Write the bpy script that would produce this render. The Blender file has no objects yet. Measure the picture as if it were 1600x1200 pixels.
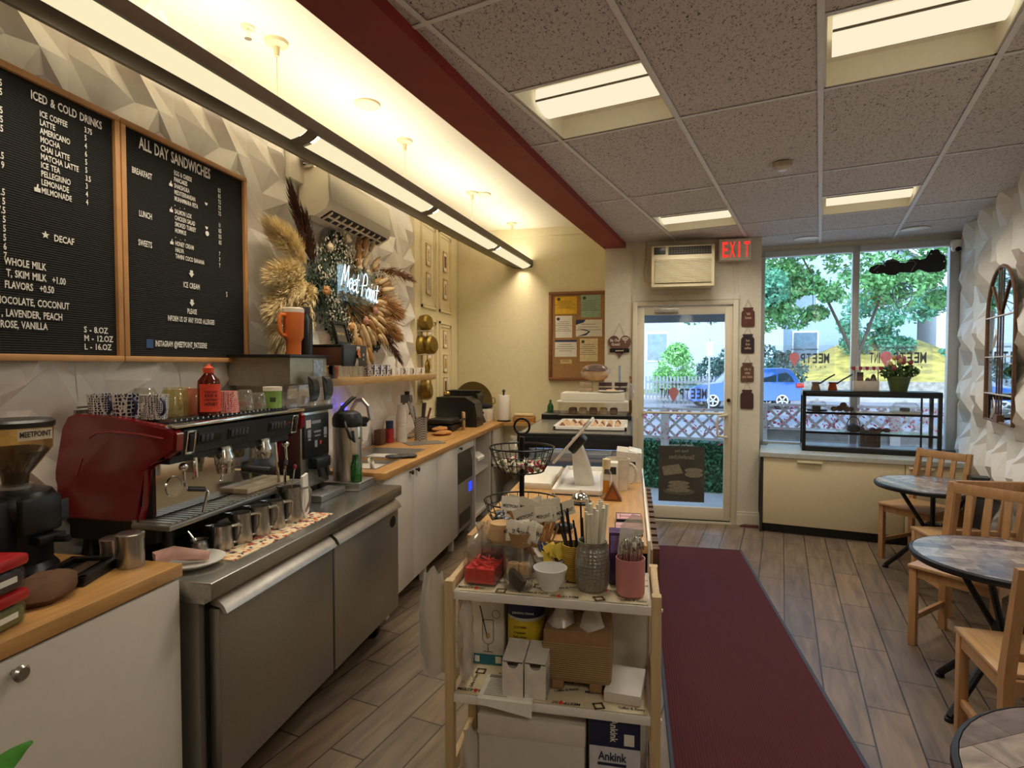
import bpy, bmesh, math, random
import numpy as np
from mathutils import Matrix, Vector, Euler
R = math.radians
S = bpy.context.scene
COL = S.collection
random.seed(7)

# ---------------------------------------------------------------- camera, sky, sun, exposure
F_PX, CAM_H = 907.0, 1.52
cam = bpy.data.cameras.new('camera')
cam.sensor_width = 36.0
cam.lens = 36.0 * F_PX / 1600.0
cam.clip_end = 300
camo = bpy.data.objects.new('camera', cam)
COL.objects.link(camo)
camo.location = (0, 0, CAM_H)
camo.rotation_euler = (R(90) - math.atan(29 / F_PX), 0, math.atan(188 / F_PX))
S.camera = camo

W = bpy.data.worlds.new('world')
S.world = W
W.use_nodes = True
wn = W.node_tree
sky = wn.nodes.new('ShaderNodeTexSky')
sky.sky_type = 'NISHITA'
sky.sun_disc = False
sky.sun_elevation = R(52)
sky.sun_rotation = R(200)
sky.air_density = 1.0
sky.dust_density = 0.6
wn.links.new(sky.outputs[0], wn.nodes['Background'].inputs[0])
wn.nodes['Background'].inputs[1].default_value = 0.72

sun = bpy.data.lights.new('sun', 'SUN')
sun.energy = 2.1
sun.angle = R(0.6)
sun.color = (1.0, 0.95, 0.86)
suno = bpy.data.objects.new('sun', sun)
COL.objects.link(suno)
suno.rotation_euler = Euler((R(40), 0, R(-24)))

S.view_settings.view_transform = 'Standard'
S.view_settings.look = 'None'
S.view_settings.gamma = 1.0
S.view_settings.use_curve_mapping = False
S.view_settings.exposure = 0.22

LAMP_PENDANT = 0.84     # glow of the hanging lamp's lens
LAMP_UP = 5.8           # its upward light
LAMP_TROFFER = 0.86     # glow of the recessed lenses
BEAM_PENDANT = 5.2      # downward beam of each pendant section, watts
BEAM_TROFFER = 9.0     # downward beam of each recessed lamp, watts

# ---------------------------------------------------------------- helpers
def lin(h):
    h = h.lstrip('#')
    v = [int(h[i:i + 2], 16) / 255 for i in (0, 2, 4)]
    return [c / 12.92 if c <= .04045 else ((c + .055) / 1.055) ** 2.4 for c in v] + [1]

MATS = {}
def mat(name, hexc, rough=.5, metal=0, var=.10, scale=25, stretch=(1, 1, 1), emit=0, spec=.5, bump=0, coat=0):
    """principled surface whose colour is broken up by noise"""
    if name in MATS: return MATS[name]
    m = bpy.data.materials.new(name); m.use_nodes = True
    n = m.node_tree; b = n.nodes['Principled BSDF']
    c = lin(hexc)
    tc = n.nodes.new('ShaderNodeTexCoord'); mp = n.nodes.new('ShaderNodeMapping')
    mp.inputs['Scale'].default_value = stretch
    nz = n.nodes.new('ShaderNodeTexNoise'); nz.inputs['Scale'].default_value = scale; nz.inputs['Detail'].default_value = 4
    rp = n.nodes.new('ShaderNodeValToRGB')
    rp.color_ramp.elements[0].color = [max(0, x * (1 - var)) for x in c[:3]] + [1]
    rp.color_ramp.elements[1].color = [min(1, x * (1 + var)) for x in c[:3]] + [1]
    rp.color_ramp.elements[0].position = .3; rp.color_ramp.elements[1].position = .7
    n.links.new(tc.outputs['Object'], mp.inputs[0]); n.links.new(mp.outputs[0], nz.inputs['Vector'])
    n.links.new(nz.outputs[0], rp.inputs[0]); n.links.new(rp.outputs[0], b.inputs['Base Color'])
    b.inputs['Roughness'].default_value = rough; b.inputs['Metallic'].default_value = metal
    b.inputs['Specular IOR Level'].default_value = spec
    if coat: b.inputs['Coat Weight'].default_value = coat
    if emit:
        n.links.new(rp.outputs[0], b.inputs['Emission Color']); b.inputs['Emission Strength'].default_value = emit
    if bump:
        bp = n.nodes.new('ShaderNodeBump'); bp.inputs['Strength'].default_value = bump; bp.inputs['Distance'].default_value = .01
        n.links.new(nz.outputs[0], bp.inputs['Height']); n.links.new(bp.outputs[0], b.inputs['Normal'])
    MATS[name] = m
    return m

def glass(name, hexc='#ffffff', gloss=.08, rough=.02, opac=0.0):
    """clear pane: mostly transparent with a little reflection and, if asked, a body tint"""
    if name in MATS: return MATS[name]
    m = bpy.data.materials.new(name); m.use_nodes = True
    n = m.node_tree; n.nodes.clear()
    o = n.nodes.new('ShaderNodeOutputMaterial'); t = n.nodes.new('ShaderNodeBsdfTransparent'); g = n.nodes.new('ShaderNodeBsdfGlossy')
    d = n.nodes.new('ShaderNodeBsdfDiffuse'); x = n.nodes.new('ShaderNodeMixShader'); y = n.nodes.new('ShaderNodeMixShader')
    fr = n.nodes.new('ShaderNodeLayerWeight'); fr.inputs[0].default_value = .25
    mu = n.nodes.new('ShaderNodeMath'); mu.operation = 'MULTIPLY_ADD'; mu.inputs[1].default_value = .35; mu.inputs[2].default_value = gloss
    n.links.new(fr.outputs['Fresnel'], mu.inputs[0])
    t.inputs[0].default_value = lin(hexc); d.inputs[0].default_value = lin(hexc); g.inputs['Roughness'].default_value = rough
    x.inputs[0].default_value = opac
    n.links.new(t.outputs[0], x.inputs[1]); n.links.new(d.outputs[0], x.inputs[2])
    n.links.new(mu.outputs[0], y.inputs[0]); n.links.new(x.outputs[0], y.inputs[1]); n.links.new(g.outputs[0], y.inputs[2])
    n.links.new(y.outputs[0], o.inputs[0])
    MATS[name] = m
    return m

def film(name, hexc, through=.7):
    """vinyl on glass: light from behind glows through it"""
    m = bpy.data.materials.new(name); m.use_nodes = True; n = m.node_tree; n.nodes.clear()
    o = n.nodes.new('ShaderNodeOutputMaterial'); d = n.nodes.new('ShaderNodeBsdfDiffuse'); t = n.nodes.new('ShaderNodeBsdfTranslucent'); x = n.nodes.new('ShaderNodeMixShader')
    d.inputs[0].default_value = lin(hexc); t.inputs[0].default_value = lin(hexc); x.inputs[0].default_value = through
    n.links.new(d.outputs[0], x.inputs[1]); n.links.new(t.outputs[0], x.inputs[2]); n.links.new(x.outputs[0], o.inputs[0])
    return m

def lamp(name, hexc, strength):
    if name in MATS: return MATS[name]
    m = bpy.data.materials.new(name); m.use_nodes = True
    n = m.node_tree; n.nodes.clear()
    o = n.nodes.new('ShaderNodeOutputMaterial'); e = n.nodes.new('ShaderNodeEmission')
    e.inputs[0].default_value = lin(hexc); e.inputs[1].default_value = strength
    n.links.new(e.outputs[0], o.inputs[0])
    MATS[name] = m
    return m

WX = Matrix(((0, 0, 1, 0), (1, 0, 0, 0), (0, 1, 0, 0), (0, 0, 0, 1)))      # drawing (x,y,out) onto a wall that faces +x
WY = Matrix(((1, 0, 0, 0), (0, 0, -1, 0), (0, 1, 0, 0), (0, 0, 0, 1)))     # onto a wall that faces -y
WYM = Matrix(((-1, 0, 0, 0), (0, 0, 1, 0), (0, 1, 0, 0), (0, 0, 0, 1)))    # onto a pane read from the +y side
def T3(x, y, z): return Matrix.Translation((x, y, z))
def RZ(a): return Matrix.Rotation(R(a), 4, 'Z')
def RX(a): return Matrix.Rotation(R(a), 4, 'X')
def RY(a): return Matrix.Rotation(R(a), 4, 'Y')

_txt = {}
def text_geo(s, size, align, condense):
    k = (s, align)
    if k not in _txt:
        cu = bpy.data.curves.new('lettering', 'FONT'); cu.body = s; cu.size = 1; cu.align_x = align; cu.resolution_u = 2; cu.offset = .022; cu.space_word = 1.35
        ob = bpy.data.objects.new('lettering', cu)
        me = bpy.data.meshes.new_from_object(ob)
        _txt[k] = ([tuple(v.co) for v in me.vertices], [tuple(p.vertices) for p in me.polygons])
        bpy.data.objects.remove(ob); bpy.data.curves.remove(cu); bpy.data.meshes.remove(me)
    vs, fs = _txt[k]
    return [Vector((v[0] * size * condense, v[1] * size, 0)) for v in vs], fs

class MB:
    def __init__(s):
        s.bm = bmesh.new(); s.mi = 0
    def m(s, i):
        s.mi = i; return s
    def raw(s, vs, fs, M=None):
        vv = [s.bm.verts.new(M @ Vector(v) if M else v) for v in vs]
        for f in fs:
            try: fc = s.bm.faces.new([vv[i] for i in f]); fc.material_index = s.mi
            except ValueError: pass
        return vv
    def box(s, x0, x1, y0, y1, z0, z1, bev=0, M=None):
        t = bmesh.new()
        bmesh.ops.create_cube(t, size=1)
        for v in t.verts:
            v.co = ((x0 + x1) / 2 + v.co.x * (x1 - x0), (y0 + y1) / 2 + v.co.y * (y1 - y0), (z0 + z1) / 2 + v.co.z * (z1 - z0))
        if bev: bmesh.ops.bevel(t, geom=list(t.edges), offset=bev, segments=2, affect='EDGES', profile=.5)
        s._take(t, M); return s
    def _take(s, t, M=None):
        t.verts.index_update()
        s.raw([tuple(v.co) for v in t.verts], [[v.index for v in f.verts] for f in t.faces], M)
        t.free()
    def cyl(s, x, y, z0, z1, r, r2=None, seg=20, M=None):
        return s.lathe([(0, z0), (r, z0), (r if r2 is None else r2, z1), (0, z1)], x, y, 0, seg, M)
    def lathe(s, pts, x=0, y=0, z=0, seg=24, M=None):
        rings = []; vs = []; fs = []
        for r, h in pts:
            if r < 1e-6: rings.append([len(vs)]); vs.append((x, y, z + h))
            else:
                rings.append(list(range(len(vs), len(vs) + seg)))
                vs += [(x + r * math.cos(2 * math.pi * k / seg), y + r * math.sin(2 * math.pi * k / seg), z + h) for k in range(seg)]
        for a, b in zip(rings, rings[1:]):
            for k in range(seg):
                k2 = (k + 1) % seg
                if len(a) == 1 and len(b) == 1: break
                if len(a) == 1: fs.append((a[0], b[k2], b[k]))
                elif len(b) == 1: fs.append((a[k], a[k2], b[0]))
                else: fs.append((a[k], a[k2], b[k2], b[k]))
        s.raw(vs, fs, M); return s
    def tube(s, pts, r, seg=8, closed=False, M=None, taper=None):
        P = [Vector(p) for p in pts]; n = len(P); vs = []; fs = []
        up = Vector((0, 0, 1))
        for i in range(n):
            a = P[(i - 1) % n] if (closed or i > 0) else P[i]; b = P[(i + 1) % n] if (closed or i < n - 1) else P[i]
            t = (b - a).normalized()
            if abs(t.dot(up)) > .95: up = Vector((1, 0, 0)) if abs(t.x) < .9 else Vector((0, 1, 0))
            u = (up - t * up.dot(t)).normalized(); w = t.cross(u); up = u
            rr = r if taper is None else r * (1 + (taper - 1) * i / max(1, n - 1))
            vs += [tuple(P[i] + (u * math.cos(2 * math.pi * k / seg) + w * math.sin(2 * math.pi * k / seg)) * rr) for k in range(seg)]
        for i in range(n if closed else n - 1):
            j = (i + 1) % n
            for k in range(seg):
                k2 = (k + 1) % seg
                fs.append((i * seg + k, i * seg + k2, j * seg + k2, j * seg + k))
        if not closed:
            fs.append(tuple(range(seg))[::-1]); fs.append(tuple((n - 1) * seg + k for k in range(seg)))
        s.raw(vs, fs, M); return s
    def prism(s, poly, h0, h1, M=None):
        n = len(poly)
        vs = [(p[0], p[1], h0) for p in poly] + [(p[0], p[1], h1) for p in poly]
        fs = [tuple(range(n))[::-1], tuple(range(n, 2 * n))] + [(i, (i + 1) % n, n + (i + 1) % n, n + i) for i in range(n)]
        s.raw(vs, fs, M); return s
    def ball(s, x, y, z, rx, ry=None, rz=None, seg=14, M=None):
        ry = ry or rx; rz = rz or rx; k = 8
        pts = [(math.sin(math.pi * i / k), -math.cos(math.pi * i / k)) for i in range(k + 1)]
        pts[0] = (0, -1); pts[-1] = (0, 1)
        D = T3(x, y, z) @ Matrix.Diagonal((rx, ry, rz, 1))
        return s.lathe(pts, 0, 0, 0, seg, (M @ D) if M else D)
    def text(s, t, x, y, size, M, align='LEFT', condense=.8, out=.001):
        vs, fs = text_geo(t, size, align, condense)
        s.raw([(v.x + x, v.y + y, out) for v in vs], fs, M); return s
    def textfit(s, t, x0, x1, y, h, M, out=.0):
        vs, fs = text_geo(t, 1, 'LEFT', 1); a = min(v.x for v in vs); b = max(v.x for v in vs); c = max(v.y for v in vs)
        s.raw([(x0 + (v.x - a) / (b - a) * (x1 - x0), y + v.y / c * h, out) for v in vs], fs, M); return s
    def bowl(s, r0, r1, h, th, x=0, y=0, z=0, seg=24, M=None):
        """open vessel: base radius, rim radius, height, wall"""
        return s.lathe([(0, 0), (r0, 0), (r1, h), (r1 - th, h), (max(r0 - th, .001), th), (0, th)], x, y, z, seg, M)
    def clip(s, co, no):
        g = list(s.bm.verts) + list(s.bm.edges) + list(s.bm.faces)
        bmesh.ops.bisect_plane(s.bm, geom=g, plane_co=co, plane_no=no, clear_outer=True); return s
    def build(s, name, mats, parent=None, loc=(0, 0, 0), rz=0, smooth=35, fix=True, rot=None):
        if fix: bmesh.ops.recalc_face_normals(s.bm, faces=list(s.bm.faces))
        me = bpy.data.meshes.new(name); s.bm.to_mesh(me); s.bm.free()
        for k in (mats if isinstance(mats, (list, tuple)) else [mats]): me.materials.append(k)
        if smooth:
            me.shade_smooth(); me.set_sharp_from_angle(angle=R(smooth))
        o = bpy.data.objects.new(name, me); COL.objects.link(o)
        o.location = loc; o.rotation_euler = rot or (0, 0, R(rz))
        if parent: o.parent = parent
        return o

def tag(o, label, cat, group=None, kind=None):
    o['label'] = label; o['category'] = cat
    if group: o['group'] = group
    if kind: o['kind'] = kind
    return o
def thing(name, label, cat, loc=(0, 0, 0), rz=0, group=None):
    o = bpy.data.objects.new(name, None); COL.objects.link(o)
    o.location = loc; o.rotation_euler = (0, 0, R(rz)); o.empty_display_size = .05
    return tag(o, label, cat, group)
def struct(o):
    o['kind'] = 'structure'; return o
def dup(root, loc, rz, label, group=None):
    r = root.copy(); COL.objects.link(r); r.location = loc; r.rotation_euler = (0, 0, R(rz)); r['label'] = label
    if group: r['group'] = group
    for ch in list(root.children):
        c = ch.copy(); COL.objects.link(c); c.parent = r
        for g in list(ch.children):
            d = g.copy(); COL.objects.link(d); d.parent = c
    return r
def rect(x0, x1, y0, y1): return [(x0, y0), (x1, y0), (x1, y1), (x0, y1)]
def rnd(a, b): return random.uniform(a, b)

# ---------------------------------------------------------------- materials
white = mat('white_paint', '#e9e2d0', .45, var=.03)
whitegloss = mat('white_gloss', '#efeade', .25, var=.03)
cream = mat('cream_paint', '#e2d5ad', .6, var=.03)
creamtrim = mat('cream_trim', '#ddd3bd', .45, var=.04)
panelm = mat('white_relief', '#ece6da', .5, var=.03)
steel = mat('brushed_steel', '#aeaba5', .27, .95, var=.12, scale=60, stretch=(1, 12, 1))
steeld = mat('dull_steel', '#a19e98', .40, .88, var=.08, scale=40, stretch=(1, 1, 12))
chrome = mat('chrome', '#dcdcd8', .1, 1, var=.04)
black = mat('black_plastic', '#121212', .38, var=.2)
blackm = mat('black_metal', '#16161a', .42, .3, var=.2)
dark = mat('dark_grey', '#2e2c2b', .5, var=.15)
red = mat('red_lacquer', '#7a0f16', .25, var=.06, coat=.4)
oak = mat('oak_laminate', '#b98a50', .38, var=.16, scale=9, stretch=(7, .7, 7))
oakend = mat('oak_edge', '#b58d56', .45, var=.16, scale=9, stretch=(7, .7, 7))
pine = mat('pine', '#b5885a', .42, var=.13, scale=7, stretch=(9, 9, .9))
birch = mat('birch', '#cdb185', .5, var=.10, scale=8, stretch=(9, 9, .9))
paper = mat('paper', '#ece7da', .8, var=.04)
kraft = mat('kraft', '#a98356', .8, var=.12)
ink = mat('ink', '#1c1a1a', .7, var=.1)
clear = glass('clear_glass', '#ffffff', .03)
acrylic = glass('acrylic', '#fbfbfa', .035, opac=.02)
bagm = glass('clear_bag', '#f2efe8', .06, .15, opac=.22)
gold = mat('gold_frame', '#cfa54e', .4, .1, var=.1)
brass = mat('aged_brass', '#8d7434', .4, .8, var=.25, scale=40)
green = mat('green_leaf', '#4f9a32', .5, var=.3)
navy = mat('navy_print', '#262a52', .4, var=.1)
ceramic = mat('white_ceramic', '#eceae4', .22, var=.02)
pink = mat('pink_ceramic', '#c98583', .35, var=.04)

def floor_mat():
    m = bpy.data.materials.new('plank_tile'); m.use_nodes = True
    n = m.node_tree; b = n.nodes['Principled BSDF']; L = n.links.new
    tc = n.nodes.new('ShaderNodeTexCoord'); mp = n.nodes.new('ShaderNodeMapping')
    mp.inputs['Rotation'].default_value = (0, 0, R(-76.8))
    mp.inputs['Location'].default_value = (.1, .035, 0)
    br = n.nodes.new('ShaderNodeTexBrick'); br.offset = .5; br.offset_frequency = 2
    for k, v in (('Scale', 1), ('Brick Width', .615), ('Row Height', .164), ('Mortar Size', .0036), ('Mortar Smooth', .1), ('Bias', 0)): br.inputs[k].default_value = v
    br.inputs['Color1'].default_value = lin('#8f7a62'); br.inputs['Color2'].default_value = lin('#75695d'); br.inputs['Mortar'].default_value = lin('#3a3029')
    L(tc.outputs['Object'], mp.inputs[0]); L(mp.outputs[0], br.inputs['Vector'])
    m2 = n.nodes.new('ShaderNodeMapping'); m2.inputs['Scale'].default_value = (2.2, 15, 1); L(mp.outputs[0], m2.inputs[0])
    nz = n.nodes.new('ShaderNodeTexNoise'); nz.inputs['Scale'].default_value = 1.4; nz.inputs['Detail'].default_value = 6; nz.inputs['Distortion'].default_value = .6
    L(m2.outputs[0], nz.inputs['Vector'])
    rp = n.nodes.new('ShaderNodeValToRGB'); rp.color_ramp.elements[0].position = .3; rp.color_ramp.elements[1].position = .72
    rp.color_ramp.elements[0].color = (.5, .47, .44, 1); rp.color_ramp.elements[1].color = (1.15, 1.08, 1, 1)
    L(nz.outputs[0], rp.inputs[0])
    mx = n.nodes.new('ShaderNodeMix'); mx.data_type = 'RGBA'; mx.blend_type = 'MULTIPLY'; mx.inputs[0].default_value = .85
    L(br.outputs['Color'], mx.inputs[6]); L(rp.outputs[0], mx.inputs[7]); L(mx.outputs[2], b.inputs['Base Color'])
    b.inputs['Roughness'].default_value = .42
    bp = n.nodes.new('ShaderNodeBump'); bp.inputs['Strength'].default_value = .3; bp.inputs['Distance'].default_value = .003; bp.invert = True
    L(br.outputs['Fac'], bp.inputs['Height']); L(bp.outputs[0], b.inputs['Normal'])
    return m
def speckle_mat():
    m = bpy.data.materials.new('fissured_tile'); m.use_nodes = True
    n = m.node_tree; b = n.nodes['Principled BSDF']; L = n.links.new
    tc = n.nodes.new('ShaderNodeTexCoord'); mp = n.nodes.new('ShaderNodeMapping'); mp.inputs['Rotation'].default_value = (0, 0, R(30)); mp.inputs['Scale'].default_value = (1, .55, 1)
    L(tc.outputs['Object'], mp.inputs[0])
    nz = n.nodes.new('ShaderNodeTexNoise'); nz.inputs['Scale'].default_value = 130; nz.inputs['Detail'].default_value = 2; nz.inputs['Distortion'].default_value = 1.2
    L(mp.outputs[0], nz.inputs['Vector'])
    rp = n.nodes.new('ShaderNodeValToRGB'); e = rp.color_ramp.elements
    e[0].position = .33; e[0].color = lin('#5c524c'); e[1].position = .44; e[1].color = lin('#d3cdca')
    L(nz.outputs[0], rp.inputs[0]); L(rp.outputs[0], b.inputs['Base Color'])
    b.inputs['Roughness'].default_value = .9
    return m
def rib_mat(name, a, c, scale, axis='X', rough=.9):
    m = bpy.data.materials.new(name); m.use_nodes = True
    n = m.node_tree; b = n.nodes['Principled BSDF']; L = n.links.new
    tc = n.nodes.new('ShaderNodeTexCoord'); wv = n.nodes.new('ShaderNodeTexWave'); wv.bands_direction = axis; wv.inputs['Scale'].default_value = scale
    wv.inputs['Distortion'].default_value = .3
    nz = n.nodes.new('ShaderNodeTexNoise'); nz.inputs['Scale'].default_value = 6; nz.inputs['Detail'].default_value = 8
    mx = n.nodes.new('ShaderNodeMix'); mx.data_type = 'RGBA'; mx.inputs[6].default_value = lin(a); mx.inputs[7].default_value = lin(c)
    md = n.nodes.new('ShaderNodeMath'); md.operation = 'MULTIPLY_ADD'; md.inputs[1].default_value = .6
    L(tc.outputs['Object'], wv.inputs['Vector']); L(tc.outputs['Object'], nz.inputs['Vector'])
    m3 = n.nodes.new('ShaderNodeMath'); m3.operation = 'MULTIPLY'; m3.inputs[1].default_value = .45; L(nz.outputs[0], m3.inputs[0])
    L(wv.outputs[0], md.inputs[0]); L(m3.outputs[0], md.inputs[2]); L(md.outputs[0], mx.inputs[0]); L(mx.outputs[2], b.inputs['Base Color'])
    bp = n.nodes.new('ShaderNodeBump'); bp.inputs['Strength'].default_value = .4; bp.inputs['Distance'].default_value = .004
    L(wv.outputs[0], bp.inputs['Height']); L(bp.outputs[0], b.inputs['Normal'])
    b.inputs['Roughness'].default_value = rough
    return m

tilem = speckle_mat()
barm = mat('ceiling_bar', '#e9e7e6', .5, var=.04)
beamm = mat('oxblood_paint', '#8a1f1b', .55, var=.12, scale=5)

# room corners (metres): the two long walls open out towards the street
LW = -2.0                                   # wall behind the counters
RWA = 74.6                                  # direction of the dining wall
RW0 = (2.94, 5.98)                          # where it meets the shop window
WWA = -11.0                                 # direction of the shop window
WW0 = (1.20, 6.36)
rdir = (math.cos(R(RWA)), math.sin(R(RWA)))
REAR = -2.6
rx_rear = RW0[0] + (REAR - RW0[1]) / rdir[1] * rdir[0]

m = MB()
m.prism([(LW - .12, REAR - .1), (rx_rear + .1, REAR - .1), (RW0[0] + .12, RW0[1] + .1), (1.2, 6.44), (1.2, 5.98), (-.27, 5.98), (-.27, 6.5), (LW - .12, 6.5)], -.12, 0)
struct(m.build('floor', floor_mat(), smooth=0))

# beam line that splits the kitchen ceiling from the grid ceiling
def beam_l(y): return -1.047 + .1847 * (y - 1.688)
def beam_r(y): return -.813 + .1814 * (y - 1.737)
m = MB()
m.prism([(beam_l(REAR), REAR), (beam_r(REAR), REAR), (beam_r(5.88), 5.88), (beam_l(5.94), 5.94)], 2.67, 3.12)
struct(m.build('trim_1', beamm))

m = MB()
m.prism([(LW - .1, REAR), (beam_l(REAR) + .05, REAR), (beam_l(6.44) + .05, 6.44), (LW - .1, 6.44)], 3.04, 3.12)
struct(m.build('ceiling_kitchen', mat('ceiling_cream', '#efe6cd', .7, var=.02), smooth=0))

# grid ceiling: rows of 2 ft by 4 ft tiles, some cells left open for the recessed lamps
GO = (.21, 2.958); GU = (.279, .960); GV = (.960, -.279)
def gpt(u, v): return (GO[0] + GU[0] * u + GV[0] * v, GO[1] + GU[1] * u + GV[1] * v)
CZ = 2.72
holes = []
m = MB()
LAMP_CELLS = [(-1, -.61, 0), (-1, 1.82, 2.42), (1, -.61, 0), (1, 1.82, 2.42), (2, -3.63, -3.03)]
for c in range(-3, 7):
    v0, v1 = c * .61, c * .61 + .61
    br = {k * 1.21 for k in range(-6, 4)} | {3.02}
    for cc, a, b_ in LAMP_CELLS:
        if cc == c: br |= {a, b_}
    br = sorted(br)
    if c in (-1, 1): br = [x for x in br if abs(x - 2.42) < .02 or True]
    for a, b_ in zip(br, br[1:]):
        if any(cc == c and abs(a - la) < .02 for cc, la, lb in LAMP_CELLS): pass
        else:
            m.m(0).raw([(*gpt(a, v0), CZ), (*gpt(b_, v0), CZ), (*gpt(b_, v1), CZ), (*gpt(a, v1), CZ)], [(0, 1, 2, 3)])
        p, q = gpt(b_ - .011, v0), gpt(b_ - .011, v1); p2, q2 = gpt(b_ + .011, v0), gpt(b_ + .011, v1)
        m.m(1).raw([(*p, CZ - .004), (*q, CZ - .004), (*q2, CZ - .004), (*p2, CZ - .004)], [(0, 1, 2, 3)])
    p, q, q2, p2 = gpt(-7.5, v0 - .012), gpt(4.5, v0 - .012), gpt(4.5, v0 + .012), gpt(-7.5, v0 + .012)
    m.raw([(*p, CZ - .006), (*q, CZ - .006), (*q2, CZ - .006), (*p2, CZ - .006)], [(0, 1, 2, 3)])
ob = (beam_l(1.688) + .06, 1.688, 0)
m.clip(ob, (-.983, .1815, 0))
m.clip((0, 6.38, 0), (-.191, .98, 0) if False else (0.19, .98, 0)) if False else None
wn_ = (-math.sin(R(WWA)), math.cos(R(WWA)), 0)
m.clip((WW0[0] + wn_[0] * .05, WW0[1] + wn_[1] * .05, 0), wn_)
m.clip((RW0[0] + .02, RW0[1], 0), (rdir[1], -rdir[0], 0))
m.clip((0, REAR, 0), (0, -1, 0))
struct(m.build('ceiling_grid', [tilem, barm], smooth=0, fix=False))

# upper deck that closes the roof over the grid ceiling
m = MB(); m.prism([(beam_l(REAR), REAR - .1), (rx_rear + .2, REAR - .1), (RW0[0] + .2, RW0[1] + .45), (1.2, 6.6), (LW - .2, 6.6), (LW - .2, REAR - .1)], 3.12, 3.3)
struct(m.build('roof', mat('roof_felt', '#4a4745', .9), smooth=0))

# ---------------------------------------------------------------- relief wall panels
def relief(mb, s0, s1, z0, z1, n, depth, M, seed, tile=.5):
    """cast wall tiles of irregular pyramids: every tile repeats one mould"""
    rg = random.Random(seed); st = tile / n
    mould = {}
    for i in range(n + 1):
        for j in range(n + 1):
            e = i in (0, n) or j in (0, n)
            di = 0 if i in (0, n) else rg.uniform(-.3, .3); dj = 0 if j in (0, n) else rg.uniform(-.3, .3)
            mould[i, j] = [i + di, j + dj, (rg.choice((0, .0, .2, .45)) if e else (rg.uniform(.75, 1) if (i + j) % 2 else rg.uniform(0, .25)))]
    for k in range(n + 1):
        mould[n, k][2] = mould[0, k][2]; mould[k, n][2] = mould[k, 0][2]
    a = s0
    while a < s1 - 1e-4:
        c = z0
        while c < z1 - 1e-4:
            vs = []; fs = []; idx = {}
            for (i, j), (pi, pj, h) in mould.items():
                idx[i, j] = len(vs); vs.append((a + pi * st, c + pj * st, h * depth))
            for i in range(n):
                for j in range(n):
                    q = [idx[i, j], idx[i + 1, j], idx[i + 1, j + 1], idx[i, j + 1]]
                    fs += ([(q[0], q[1], q[2]), (q[0], q[2], q[3])] if (i * 7 + j * 3 + i * j) % 3 else [(q[0], q[1], q[3]), (q[1], q[2], q[3])])
            mb.raw(vs, fs, M)
            c += tile
        a += tile

m = MB()
m.box(LW - .12, LW - .004, REAR - .1, 6.5, 0, 3.12)
relief(m, -2.24, 5.07, .87, 3.06, 4, .052, T3(LW - .001, 0, 0) @ WX, 5)
m.clip((0, 0, 3.11), (0, 0, 1)); m.clip((0, 5.075, 0), (0, 1, 0)) if False else None
struct(m.build('wall_left', panelm, smooth=0, fix=False))

m = MB()
MR = T3(RW0[0], RW0[1], 0) @ RZ(RWA) @ T3(0, .002, 0) @ Matrix(((-1, 0, 0, 0), (0, 0, 1, 0), (0, 1, 0, 0), (0, 0, 0, 1)))  # x runs back into the room, z out of the wall
Mb = T3(RW0[0], RW0[1], 0) @ RZ(RWA)
m.box(-9.2, .25, -.14, -.004, 0, 2.9, M=Mb)
relief(m, .02, 9.02, 0.02, 2.72, 4, .095, MR, 11, .5)
struct(m.build('wall_right', panelm, smooth=0, fix=True))

m = MB(); m.box(LW - .12, rx_rear + .2, REAR - .14, REAR, 0, 3.12)
struct(m.build('wall_rear', cream, smooth=0))
m = MB(); m.box(LW - .12, -.27, 6.42, 6.56, 0, 3.12); m.box(LW, beam_l(6.2), 6.40, 6.42, 2.955, 3.04)
struct(m.build('wall_back', cream, smooth=0))
# entrance wall: pier, lintel panel over the door, pilaster
m = MB()
m.box(-.27, .0, 5.83, 6.42, 0, 3.12); m.box(0, .975, 5.84, 5.98, 2.14, 3.12); m.box(.975, 1.18, 5.83, 5.98, 0, 3.12)
m.box(-.005, .985, 5.815, 5.84, 2.145, 2.20); m.box(.93, .94, 5.826, 5.84, 2.2, 2.72); m.box(-.01, 0, 5.822, 5.84, 2.2, 2.72)
m.box(1.10, 1.18, 5.98, 6.40, 0, 3.12)
struct(m.build('wall_front', creamtrim, smooth=0))
m = MB(); m.box(.972, 1.186, 5.812, 5.83, 0, .10); m.box(.972, 1.186, 5.818, 5.83, .10, .125)
struct(m.build('baseboard_front', creamtrim))
m = MB()
Mw = T3(WW0[0], WW0[1], 0) @ RZ(WWA)
m.box(-.03, 1.9, 0, .14, 0, .70, M=Mw); m.box(-.03, 1.9, 0, .14, 2.66, 3.12, M=Mw)
struct(m.build('wall_window', creamtrim, smooth=0))

# tall panelled door leaves fixed against the counter wall at its far end
m = MB()
m.box(LW - .004, LW + .03, 5.08, 6.41, .94, 3.03)
for y0, y1 in ((5.24, 5.66), (5.76, 6.16)):
    for z0, z1 in ((2.08, 2.92), (.98, 1.98)):
        for k, (a, d) in enumerate(((0, .018), (.03, .010))):
            for q in ((y0 + a, y1 - a, z0 + a, z0 + a + .025), (y0 + a, y1 - a, z1 - a - .025, z1 - a), (y0 + a, y0 + a + .02, z0 + a, z1 - a), (y1 - a - .02, y1 - a, z0 + a, z1 - a)):
                m.box(LW + .03, LW + .03 + d, *q)
m.box(LW, LW + .045, 5.05, 5.10, .94, 3.04)
struct(m.build('trim_2', mat('panel_cream', '#e9dab0', .5, var=.02), smooth=0))

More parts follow.
